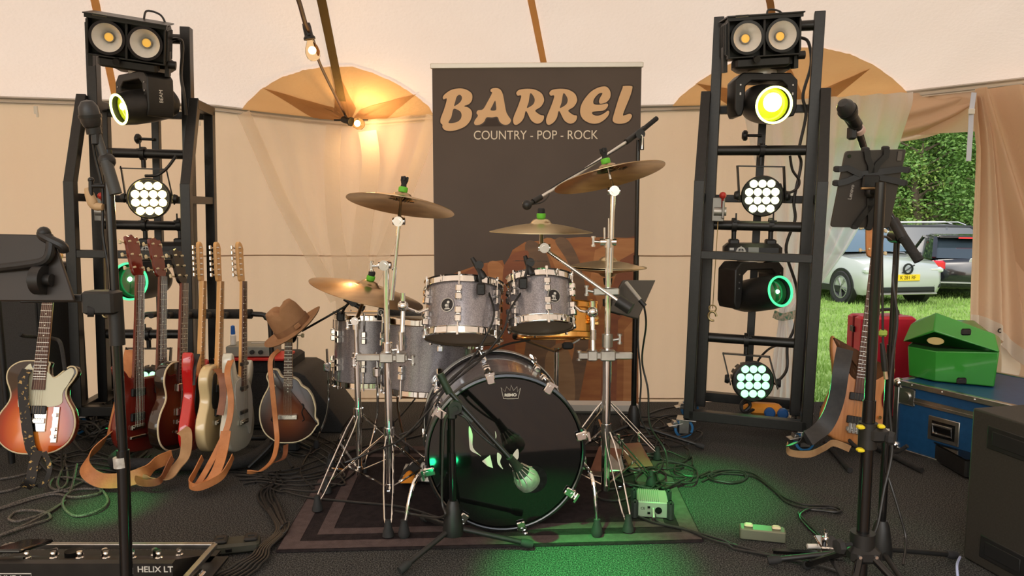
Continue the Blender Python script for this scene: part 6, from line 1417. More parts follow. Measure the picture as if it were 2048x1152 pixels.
# second stand: microphone above the tablet, boom to the left
my = 2.28; mx = P(1782, 700, my).x
m2_ = thing('microphone_stand', 'slim black microphone stand right behind the tablet stand, wrapped with leads', 'microphone stand', (mx, my, 0))
fr_ = F(1905, 1122); tripod_black(m2_, (mx, my), [(fr_.x, fr_.y), (mx - .33, my + .05), (mx - .02, my - .36)], .13)
build('lower_tube', MB().cyl((mx, my, .14), (mx, my, P(1785, 690, my).z), .0125, n=16), blkg, m2_, world=True)
zt = P(1790, 480, my).z
build('upper_tube', MB().cyl((mx, my, .6), (mx, my, zt), .009, n=14), blkg, m2_, world=True)
build('tape_wrap', MB().cyl((mx, my, P(1782, 870, my).z), (mx, my, P(1782, 855, my).z), .0145, n=14), tpm, m2_, world=True)
build('swivel', MB().cyl((mx, my - .025, zt + .01), (mx, my + .025, zt + .01), .02, n=18), blkp, m2_, world=True)
build('boom', MB().tube([P(1838, 522, 2.2), P(1775, 420, 2.3), P(1738, 330, 2.3), P(1716, 262, 2.26)], .009, 12), blkg, m2_, world=True)
build('boom_grip', MB().tube([P(1838, 522, 2.2), P(1806, 474, 2.24)], .0145, 14), foam, m2_, world=True)
build('boom_sleeve', MB().tube([P(1806, 476, 2.24), P(1786, 440, 2.27)], .016, 14), blkp, m2_, world=True)
mic('black vocal microphone pointing up left above the grey tablet', P(1722, 266, 2.26), P(1686, 206, 2.18), grille=mat('mic_dark_mesh', (.05, .05, .05), .4, .5), collar=mat('pink_collar', (.62, .45, .38), .5))
o = build('microphone_clip', MB().cyl(P(1700, 232, 2.23), P(1712, 252, 2.245), .020).cbox(tuple(P(1704, 266, 2.25)), (.022, .03, .04), .005), blkp); tag(o, 'black clip holding the right vocal microphone', 'clip')
lead('microphone_cable', 'black lead looping from the right vocal microphone down behind the tablet', [at(*p) for p in ((1724, 268, 2.27), (1732, 296, 2.3), (1745, 340, 2.33), (1775, 440, 2.34), (1792, 500, 2.3), (1786, 560, 2.26), (1794, 640, 2.25), (1784, 720, 2.25), (1778, 800, 2.25), (1784, 900, 2.24), (1768, 980, 2.22), (1755, 1050, 2.2), (1740, 1080, 2.2))], .0045)
lead('microphone_cable', 'black lead hanging loose beside the slim right stand', [at(*p) for p in ((1775, 950, 2.26), (1785, 980, 2.24), (1800, 1030, 2.22), (1812, 1080, 2.2), (1806, 1130, 2.12))], .004)
jk = thing('hanging_jack_lead', 'black lead with a jack plug and green tape hanging between the right stands', 'cable', P(1766, 500, 2.1))
build('lead', MB().tube(cr([P(1782, 480, 2.15), P(1766, 475, 2.12), P(1764, 520, 2.1), P(1765, 600, 2.1), P(1766, 690, 2.1)], 5), .0035, 7), cablem, jk, world=True)
build('plug_sleeve', MB().tube([P(1764, 686, 2.1), P(1768, 720, 2.1), P(1770, 742, 2.1)], [.006, .009, .008], 10), blkp, jk, world=True)
build('plug_tip', MB().tube([P(1770, 742, 2.1), P(1772, 758, 2.1)], .006, 10), mat('tan_metal', (.6, .45, .3), .3, .8), jk, world=True)
build('green_tape', MB().cbox(tuple(P(1766, 666, 2.1)), (.024, .012, .020), .005), mat('olive_green_tape', (.30, .42, .06), .6), jk, world=True)

# ------------------------------------------------------------------ bass guitar, cases, subwoofer
natw = noisy('natural_mahogany', (.44, .17, .05), (.56, .24, .08), 7, .35, stretch=(9, 9, 1))
bg_ = guitar('natural wood bass guitar on a small stand in front of the tent opening', 'bass', place(1702, 905, 3.40, -8, 12, 7.5, z=.07), natw, nut=.90, htop=1.09, bridge=.07, strings=4, pick=2, nw=.0175, cat='bass guitar', joint=.28, th=.04, bevel=.012, head='old', neckm=natw)
for k in range(4): build('bridge_saddle', MB().cbox((-.027 + .018 * k, -.030, .075), (.013, .016, .05), .003), steel, bg_)
for x, z in ((.085, .11), (.10, .145), (.088, .06)): build('control_knob', MB().cyl((x, -.02, z), (x, -.038, z), .008, n=14), gold, bg_)
bs_ = thing('guitar_stand', 'small black A frame stand under the bass guitar', 'guitar stand', F(1715, 905))
q = F(1712, 905)
for s in (-1, 1):
    build('arm', MB().tube(cr([(q.x + .10 * s, 3.52, .02), (q.x + .085 * s, 3.46, .10), (q.x + .08 * s, 3.36, .085), (q.x + .075 * s, 3.27, .075), (q.x + .10 * s - .0, 3.22, .12)], 5), .009, 10), foam, bs_, world=True)
    build('foot', MB().cyl((q.x + .10 * s, 3.60, .014), (q.x + .16 * s, 3.20, .014), .012), rub, bs_, world=True)
build('cross_bar', MB().cyl((q.x - .10, 3.5, .03), (q.x + .10, 3.5, .03), .009), blkp, bs_, world=True)
o = build('guitar_strap', MB().ribbon(cr([P(1690, 698, 3.26), P(1682, 740, 3.22), P(1672, 800, 3.2), P(1650, 850, 3.18), P(1610, 880, 3.16), P(1578, 890, 3.2)], 6), .07, .004, side=(1, 0, .35)), noisy('black_leather', (.014, .014, .014), (.024, .022, .02), 40, .4)); tag(o, 'wide black leather strap arching off the bass guitar to the left', 'guitar strap')
o = build('guitar_strap', MB().ribbon(cr([P(1574, 888, 3.25), P(1580, 905, 3.2), P(1620, 908, 3.16), P(1650, 895, 3.2), P(1668, 886, 3.22), P(1700, 898, 3.2)], 6), .03, .004, side=(.1, 0, 1)), suede); tag(o, 'tan underside of the bass strap lying on the carpet', 'guitar strap')
bluep = noisy('blue_laminate', (.008, .06, .16), (.012, .075, .19), 30, .4)
f0 = F(1790, 897); f1 = F(1942, 945); dirl = (f1 - f0).normalized(); per = V((-dirl.y, dirl.x, 0)) * 1
fcz = .345; Lc, Wc = .92, .60
MC = Matrix(((dirl.x, per.x, 0, f0.x), (dirl.y, per.y, 0, f0.y), (0, 0, 1, 0), (0, 0, 0, 1)))
cs = thing('flight_case', 'long blue flight case with aluminium edges at the right', 'flight case', M=MC)
build('lower_shell', MB().box((Lc / 2, Wc / 2, .13), (Lc, Wc, .24)), bluep, cs, bev=.003); build('lid', MB().box((Lc / 2, Wc / 2, .305), (Lc, Wc, .078)), bluep, cs, bev=.003)
build('middle_band', MB().box((Lc / 2, -.002, .262), (Lc + .01, .012, .030)).box((Lc / 2, -.008, .258), (Lc + .01, .006, .006)), steel, cs)
for x0_, x1_, y_, z_ in ((0, Lc, 0, fcz), (0, Lc, Wc, fcz), (0, Lc, 0, .012)): build('edge_extrusion', MB().box((Lc / 2, y_, z_ - .010), (Lc + .006, .028, .026)), steel, cs, bev=.003)
for x_ in (0, Lc): build('edge_extrusion', MB().box((x_, Wc / 2, fcz - .010), (.028, Wc, .026)), steel, cs, bev=.003); build('edge_extrusion', MB().box((x_, 0, fcz / 2), (.026, .026, fcz - .03)), steel, cs, bev=.003)
for x_ in (0, Lc):
    for z_ in (.02, fcz - .014): build('ball_corner', MB().sphere((x_, 0, z_), .026, 14), chrome, cs)
hx_, hz_ = .24, .155
build('handle_dish', MB().box((hx_, -.002, hz_), (.15, .006, .115)), steel, cs, bev=.004)
build('handle_recess', MB().box((hx_, -.0055, hz_), (.11, .003, .075)), blkg, cs)
build('handle', MB().tube([(hx_ - .045, -.008, hz_ - .02), (hx_ - .045, -.014, hz_ + .02), (hx_ + .045, -.014, hz_ + .02), (hx_ + .045, -.008, hz_ - .02)], .0065, 8, closed=True), chrome, cs)
build('butterfly_latch', MB().cbox((.05, -.006, .275), (.09, .008, .085), .006).cyl((.05, -.010, .275), (.05, -.018, .275), .022, n=20), steel, cs)
for k in range(6): build('rivet', MB().sphere((.08 + .15 * k, -.0155, fcz - .008), .004, 8), chrome, cs)
# green case on top: an open, angular instrument case
grnp = noisy('glossy_green_shell', (.035, .26, .030), (.04, .30, .035), 5, .28, coat=.5)
gc = thing('instrument_case', 'bright green hard case with its lid ajar on top of the blue flight case', 'case', P(1905, 770, 3.72))
gz0 = fcz + .004
g_base = [F(1812, 752, gz0), F(1868, 764, gz0), F(1994, 776, gz0), F(1997, 738, gz0), F(1940, 722, gz0), F(1826, 726, gz0)]
Lw = [V((p.x, p.y, gz0)) for p in g_base]
def upto(p, py):   # same ground point, raised to the height seen at row py
    d = ray(1024 + (p.x / (p.y * math.cos(PITCH))) * 0, py); z = CAMZ + p.y * d.z / d.y; return V((p.x, p.y, z))
hts = [692, 702, 704, 690, 680, 680]
Up = [upto(p, y) for p, y in zip(Lw, hts)]; cen = sum(Lw, V((0, 0, 0))) / 6
Lw = [p.lerp(V((cen.x, cen.y, p.z)), .06) for p in Lw]
def closed(a, b, parent, name, m, bev=.006):
    n = len(a); mb_ = MB().add(list(a) + list(b), [tuple(range(n - 1, -1, -1)), tuple(range(n, 2 * n))] + [(i, (i + 1) % n, (i + 1) % n + n, i + n) for i in range(n)]); return build(name, mb_, m, parent, world=True, bev=bev, smooth=20)
closed(Lw, Up, gc, 'lower_shell', grnp)
Lid0 = [P(1806, 684, Up[0].y), P(1868, 662, Up[1].y - .02), P(1999, 705, Up[2].y - .02), P(2003, 684, Up[3].y), P(1948, 640, Up[4].y), P(1830, 660, Up[5].y)]
Lid1 = [P(1822, 648, Up[0].y + .04), P(1872, 624, Up[1].y + .04), P(1990, 668, Up[2].y + .03), P(1999, 674, Up[3].y - .02), P(1930, 640, Up[4].y - .05), P(1832, 640, Up[5].y - .06)]
closed(Lid0, Lid1, gc, 'lid', grnp)
gi = [upto(p.lerp(V((cen.x, cen.y, p.z)), .08), y - 3) for p, y in zip(Up, hts)]
closed([p.lerp(q, .02) for p, q in zip(Up, gi)], [V((p.x, p.y, p.z + .004)) for p in gi], gc, 'dark_lining', mat('deep_green_lining', (.008, .075, .008), .7), 0)
build('maker_plate', MB().lathe([(.0001, .003), (.034, .003), (.036, 0)], frame(P(1871, 682, Up[1].y - .05), P(1871, 700, Up[1].y - .4)) @ Matrix.Diagonal((1, .5, 1, 1)), 24), mat('bronze_plate', (.35, .26, .10), .35, .6), gc, world=True)
for px, py in ((1923, 762), (1932, 664)): build('latch', MB().cbox(tuple(P(px, py, Lw[2].y - .03 if py > 700 else Lid0[2].y - .02)), (.045, .016, .030), .006), blkp, gc, world=True)
# red case behind
rdz = .0; ra = F(1716, 812)
rdc = thing('instrument_case', 'upright red hard case standing behind the bass guitar', 'case', (1.98, 4.16, 0))
rx0, rx1 = P(1716, 700, 4.1).x, P(1826, 700, 4.1).x; rzt = P(1770, 634, 4.1).z
redp = noisy('pink_red_shell', (.52, .015, .035), (.60, .02, .05), 6, .35)
build('front_half', MB().cbox(((rx0 + rx1) / 2, 4.12, rzt / 2 + .004), (rx1 - rx0, .10, rzt), .014), redp, rdc, world=True)
build('back_half', MB().cbox(((rx0 + rx1) / 2 + .008, 4.235, rzt / 2 + .004), (rx1 - rx0 - .01, .10, rzt - .01), .014), redp, rdc, world=True)
build('seam', MB().box(((rx0 + rx1) / 2, 4.178, rzt / 2), (rx1 - rx0 + .002, .008, rzt - .006)), mat('dark_red', (.2, .005, .01), .5), rdc, world=True)
for z in (.20, .50): build('latch', MB().cbox((rx0 - .004, 4.17, z), (.014, .05, .035), .004), blkg, rdc, world=True)
build('carry_handle', MB().tube(cr([(rx0 + .14, 4.17, rzt), (rx0 + .15, 4.17, rzt + .03), (rx0 + .24, 4.17, rzt + .03), (rx0 + .25, 4.17, rzt)], 4), .009, 8), blkg, rdc, world=True)
# subwoofer
b0 = F(1926, 1116); b1 = F(1990, 1152); dS = (b1 - b0).normalized(); pS = V((-dS.y, dS.x, 0))
hS = P(1943, 817, b0.y).z; MS = Matrix(((dS.x, pS.x, 0, b0.x), (dS.y, pS.y, 0, b0.y), (0, 0, 1, 0), (0, 0, 0, 1)))
sw = thing('subwoofer', 'large black subwoofer box at the right edge of the stage', 'loudspeaker', M=MS)
cab = noisy('warm_black_texture', (.022, .019, .014), (.030, .026, .020), 160, .65)
build('cabinet', MB().box((.26, .30, hS / 2 + .003), (.52, .60, hS)), cab, sw, bev=.006)
for z in (hS - .075, .075): build('recessed_handle', MB().box((.15, -.001, z), (.17, .005, .075)), blkp, sw, bev=.012); build('handle_slot', MB().box((.15, -.004, z), (.13, .003, .045)), mat('slot_black', (.006, .006, .006), .6), sw, bev=.008)
build('pole_cup', MB().ring([(.020, hS + .003), (.045, hS + .003), (.045, hS + .006), (.020, hS + .007)], T(.24, .19, 0), 32), steel if False else blkp, sw); build('pole_hole', MB().cyl((.24, .19, hS + .002), (.24, .19, hS + .0045), .019, n=24), mat('slot_black', (.006, .006, .006), .6), sw)
bc = thing('equipment_case', 'black case with silver corners on the floor beside the subwoofer', 'case', F(1915, 940))
q = F(1880, 932); build('case_shell', MB().cbox((q.x + .24, q.y - .05, .045), (.46, .24, .085), .008, T(0, 0, 0)), blkp, bc, world=True)
build('lid_edge', MB().box((q.x + .24, q.y - .05, .0885), (.465, .245, .004)), steel if False else blkg, bc, world=True)
build('catch', MB().cbox((q.x + .09, q.y - .175, .08), (.05, .012, .03), .003), steel, bc, world=True)
bp = thing('rolled_bag', 'rounded black pouch lying on the black case beside the subwoofer', 'bag', F(1925, 925))
build('pouch', MB().cbox((q.x + .17, q.y - .03, .13), (.16, .10, .08), .03), foam, bp, world=True)

# ------------------------------------------------------------------ small boxes on the floor
d0 = F(1308, 1040, .0); Md = T(d0.x, d0.y + .05, 0, rz=-8)
db = thing('direct_box', 'silver direct box with rounded black corner bumpers on the right corner of the rug', 'direct box', M=Md)
build('housing', MB().cbox((0, 0, .045), (.115, .13, .060), .003), mat('satin_silver', (.42, .41, .36), .35, .5), db)
for k in range(11): build('cooling_rib', MB().box((-.05 + .0075 * k, 0, .077), (.004, .12, .005)), silverp, db)
for s in (-1, 1):
    for e in (-1, 1): build('bumper', MB().cbox((.066 * s, .062 * e, .045), (.026, .030, .078), .009), rub, db)
build('xlr_socket', MB().cyl((.022, -.0655, .045), (.022, -.0675, .045), .013, n=22), blkg, db); build('switch', MB().box((-.014, -.067, .056), (.010, .004, .008)), blkg, db)
build('switch', MB().box((-.014, -.067, .034), (.010, .004, .008)), blkg, db); build('jack_plug', MB().tube([(.002, -.066, .05), (.002, -.085, .045), (.003, -.100, .03)], .0055, 10), silverp, db)
text('small_lettering', 'CE', .014, blkg, db, Matrix.Translation((-.036, -.0654, .050)) @ FRONT)
e0 = F(1524, 1078); Me = T(e0.x, e0.y, 0, rz=-14)
fp = thing('foot_switch', 'slim metal footswitch box with two pale buttons at the right front', 'pedal', M=Me)
build('box', MB().cbox((0, 0, .022), (.155, .055, .040), .004), mat('grey_olive_metal', (.22, .23, .16), .4, .5), fp)
for s in (-1, 1): build('button', MB().cbox((.047 * s, .004, .046), (.030, .026, .010), .004), ivory, fp)
s0 = F(1655, 1108); Mf = T(s0.x, s0.y, 0, rz=-8)
sp_ = thing('effect_pedal', 'small chrome effect pedal with jacks beside the tripod legs', 'pedal', M=Mf)
build('housing', MB().cbox((0, 0, .024), (.070, .10, .042), .004), chrome, sp_); build('footswitch', MB().lathe([(.0001, .028), (.007, .028), (.008, .020), (.005, .016), (.005, .004), (.010, .002), (.010, 0)], T(0, .03, .045), 16), chrome, sp_)
build('jack', MB().cyl((-.036, .0, .025), (-.068, -.004, .025), .0085), whitep, sp_); build('jack', MB().cyl((.036, .0, .025), (.060, .0, .025), .0075), silverp, sp_)
for x in (-.018, .016): build('control_knob', MB().cyl((x, -.02, .045), (x, -.02, .056), .007), blkg, sp_)
rb_ = build('flat_bar', MB().bar(F(1545, 1112) + V((0, 0, .018)), F(1700, 1122) + V((0, 0, .022)), .020, .010), blkg); tag(rb_, 'flat black bar lying beside the small chrome pedal', 'bar')
pk = build('quilt', MB().grid(lambda u, v: (lambda p: (p.x, p.y, .03 + .09 * math.sin(PI * u) * math.sin(PI * v) + .02 * math.sin(u * 19 + v * 11) * math.sin(PI * u) * math.sin(PI * v)))(V((-.48 + .30 * u, 3.02 + .22 * v, 0))), 24, 18), noisy('white_orange_print', (.70, .68, .62), (.02, .02, .02), 16, .9, lo=.46, hi=.52), smooth=180)
tag(pk, 'crumpled black and white patterned cloth behind the left side of the bass drum', 'cloth')
pk2 = build('cloth', MB().grid(lambda u, v: (-.47 + .07 * u, 3.0 + .08 * v, .03 + .04 * math.sin(PI * u) * math.sin(PI * v)), 14, 10), mat('orange_cloth', (.72, .26, .02), .9), smooth=180); tag(pk2, 'small orange cloth beside the patterned cloth', 'cloth')

# ------------------------------------------------------------------ cables on the floor
def fl(px, py, z=.006): p = F(px, py); return V((p.x, p.y, z))
def fcable(label, pts, r=.0045, m=None, group='cables on the stage floor', z=.006, name='floor_cable'):
    out = []
    for i, p in enumerate(pts):
        out.append(fl(p[0], p[1], (p[2] if len(p) > 2 else z + (i % 3) * .003)))
    q = cr(out, 7)
    for v_ in q: v_.z = max(v_.z, r + .0135 if (-.95 < v_.x < .75 and 2.3 < v_.y < 3.6) else r + .001)
    o = build(name, MB().tube(q, r, 7), m or cablem); tag(o, label, 'cable', group); return o
def up(px, py, Y): return None
# braided grey leads, lower left
fcable('grey braided lead sweeping from the left edge into a wide loop', [(-30, 1030), (60, 1000), (130, 985), (180, 965), (215, 1000), (200, 1025), (150, 1035), (125, 1010), (150, 985), (220, 975), (300, 930), (340, 905)], .0050, cableg)
fcable('grey braided lead curling into a small loop at the far left', [(-30, 1080), (20, 1068), (90, 1035), (130, 1005), (95, 1028), (40, 1048), (18, 1040), (40, 1026), (90, 1030), (100, 1040), (70, 1052), (0, 1078), (-40, 1092)], .0050, cableg)
fcable('grey braided lead crossing from the left edge under the strap', [(-30, 992), (40, 978), (70, 945), (125, 925), (135, 965), (118, 985), (100, 975), (110, 960), (150, 962), (190, 975), (200, 990), (150, 1000), (100, 992), (0, 1022), (-30, 1026)], .0050, cableg)
fcable('grey lead with a green tip pointing up the carpet', [(-30, 965), (40, 955), (90, 938), (130, 912), (125, 940), (115, 975), (140, 985), (155, 950, .05)], .0050, cableg)
fcable('black lead dropping from the sunburst guitar jack and circling on the carpet', [(142, 890, .10), (128, 905, .06), (124, 940), (130, 962), (160, 955), (180, 950), (230, 972), (280, 955), (320, 940)], .0045)
rr = random.Random(3)
for k in range(15):
    cx, cy = rr.uniform(160, 245), rr.uniform(850, 895); pts = []
    a0 = rr.uniform(0, 6)
    for j in range(11):
        a = a0 + j * .75; pts.append((cx + 55 * math.cos(a) * rr.uniform(.6, 1.1) + j * rr.uniform(-3, 3), cy + 17 * math.sin(a) * rr.uniform(.6, 1.2), .01 + rr.random() * .12 * (1 - abs(cx - 200) / 120)))
    fcable('black cable in the tangled heap left of the guitar rack', pts, .0048, group='heaped black cables left of the rack')
for k in range(5):
    x0 = rr.uniform(60, 110); fcable('black cable lying loose between the sunburst guitar and the strap', [(x0, 885 + k * 6), (x0 + 50, 912 + k * 8), (x0 + 110, 905 + 9 * k), (x0 + 190, 925 + 5 * k), (x0 + 230, 905 + 3 * k)], .0045, group='loose cables between guitar and strap')
# bundle running from the rack to the front
for k in range(6):
    o = k * 8 - 6
    pts = [(440 + o * 2, 935 + o), (500 + o, 952 + rr.uniform(-8, 8)), (545 + o * .6, 958 + rr.uniform(-14, 14)), (520 + o * .8, 990 + rr.uniform(-6, 10)), (540 + o * .7, 1035 + rr.uniform(-5, 5)), (556 + o * .5, 1070), (520 + o * .6, 1105), (500 + o, 1128), (420 + o * 2, 1165)]
    fcable('black cable in the bundle running over the left edge of the rug', pts, .0046, group='cable bundle across the rug corner')
fcable('cable tie holding the bundle at the rug corner', [(566, 1066, .03), (578, 1060, .03), (576, 1074, .03), (566, 1078, .02), (560, 1070, .02), (566, 1066, .03)], .004, group=None, name='cable_tie')
for k in range(5):
    y = 935 + k * 9
    fcable('black cable running right from the rack along the rug', [(455 + 8 * k, y), (520, y + 12 - 4 * k), (590, y + 8), (650, y + 4 * k - 12), (690, y - 20 + 6 * k), (650, y - 52 + 4 * k), (600, y - 70 + 2 * k), (560, y - 64)], .0045, group='cables between rack and rug')
for k, pts in enumerate(([(520, 972), (600, 1000), (700, 1012), (800, 1022), (870, 1042), (900, 1052)], [(540, 960), (640, 958), (690, 915), (760, 892), (850, 870), (905, 850, .25)], [(560, 985), (640, 990), (700, 960), (740, 915), (800, 880), (830, 860), (900, 800, .35)],
                         [(600, 690, .40), (596, 780, .22), (590, 840, .1), (560, 890), (600, 915), (640, 905)], [(628, 985), (600, 950), (630, 900), (690, 880), (720, 862), (780, 855), (850, 845, .2)])):
    fcable(('black lead crossing the rug to the low boom stand', 'black lead rising from the rug to the bass drum', 'black lead looping up to the rack toms', 'black lead falling behind the mandolin', 'black lead arched around the left stand feet')[k], pts, .0045, group=None)
lead('microphone_cable', 'black lead from the left tom microphone down across the bass drum', [at(*p) for p in ((975, 578, 2.9), (988, 630, 2.82), (962, 690, 2.8), (920, 745, 2.75), (860, 800, 2.7), (840, 850, 2.7), (800, 870, 2.75))], .0042)
lead('microphone_cable', 'black lead from the right tom microphone down across the left tom', [at(*p) for p in ((1046, 580, 2.9), (1020, 620, 2.82), (1005, 665, 2.76), (960, 720, 2.74), (900, 770, 2.68), (850, 830, 2.66), (800, 880, 2.7), (740, 905, 2.8), (690, 925, 2.8))], .0042)
lead('microphone_cable', 'black lead from the gold snare drum towards the bass drum hoop', [at(*p) for p in ((1060, 680, 2.95), (1010, 690, 2.85), (960, 715, 2.72), (900, 760, 2.62), (872, 810, 2.6), (848, 880, 2.6), (862, 905, 2.6))], .0042)
lead('microphone_cable', 'black lead hanging down the low boom stand', [at(*p) for p in ((1018, 912, 2.38), (985, 890, 2.38), (950, 860, 2.38), (925, 832, 2.38), (893, 835, 2.4), (886, 900, 2.4), (884, 1000, 2.4), (890, 1030, 2.38), (860, 1034, 2.45), (790, 1022, 2.6))], .0042)
lead('microphone_cable', 'black lead hanging from the right tablet to the floor', [at(*p) for p in ((1288, 612, 2.97), (1292, 650, 3.0), (1284, 720, 3.1), (1296, 780, 3.1), (1300, 850, 3.1), (1330, 900, 3.1), (1335, 940, 3.0))], .0042)
lead('microphone_cable', 'second black lead hanging beside the overhead stand', [at(*p) for p in ((1279, 600, 3.3), (1276, 680, 3.3), (1282, 760, 3.3), (1280, 830, 3.3), (1300, 870, 3.3))], .0042)
# tangle behind the right cymbal stand
for k in range(15):
    cx, cy = rr.uniform(1255, 1360), rr.uniform(850, 985); a0 = rr.uniform(0, 6); pts = []
    for j in range(9):
        a = a0 + j * .8; pts.append((cx + rr.uniform(28, 60) * math.cos(a), cy + rr.uniform(10, 24) * math.sin(a), .008 + rr.random() * .03))
    fcable('black cable in the tangle right of the kit', pts, .0042, group='tangled cables right of the kit')
fcable('black cable circling on the rug behind the direct box', [(1240, 985), (1200, 990), (1198, 1005), (1240, 1010), (1270, 995), (1300, 975), (1330, 985), (1380, 965), (1388, 940), (1360, 932), (1350, 950), (1390, 958), (1420, 945)], .0045, group=None)
fcable('long black lead with one flat coil running to the front right', [(1400, 958), (1440, 945), (1480, 946), (1494, 958), (1470, 968), (1430, 966), (1416, 955), (1440, 944), (1500, 950), (1540, 975), (1570, 1000), (1610, 1015), (1660, 1015), (1682, 1024), (1670, 1030), (1620, 1022), (1598, 1030), (1608, 1045), (1635, 1070), (1652, 1088)], .0045, group=None)
fcable('twin of the long lead lying beside it', [(1404, 966), (1442, 950), (1482, 950), (1490, 962), (1462, 970), (1426, 962), (1430, 950), (1504, 956), (1546, 985), (1574, 1008), (1614, 1020), (1664, 1022), (1674, 1028), (1630, 1020), (1600, 1036), (1614, 1056), (1648, 1088)], .0040, group=None)
fcable('black lead from the direct box to the front right stand', [(1265, 1010), (1262, 1032), (1300, 1052), (1360, 1066), (1410, 1080), (1480, 1100), (1560, 1118), (1640, 1138), (1700, 1160)], .0048, group=None)
fcable('second black lead leaving the direct box plug', [(1308, 1042, .03), (1320, 1056), (1370, 1068), (1430, 1092), (1520, 1112), (1600, 1130), (1690, 1150)], .0048, group=None)
fcable('thin black lead at the back corner of the stage', [(1640, 815), (1665, 820), (1690, 826), (1675, 832), (1640, 828)], .004, group=None)
fcable('black lead lying along the back edge beside the banner', [(1296, 830), (1330, 820), (1370, 818), (1400, 824)], .005, group=None)
lead('power_cable', 'pale blue lead rising beside the subwoofer foot', [at(*p) for p in ((1916, 1160, 2.2), (1914, 1130, 2.25), (1920, 1114, 2.35))], .004, mat('pale_blue_cable', (.45, .5, .75), .5))
pl_ = F(610, 900); o = build('power_plug', MB().cbox((pl_.x - .05, pl_.y, .03), (.06, .09, .05), .01), rub); tag(o, 'black power plug block on the carpet beside the mandolin', 'plug')
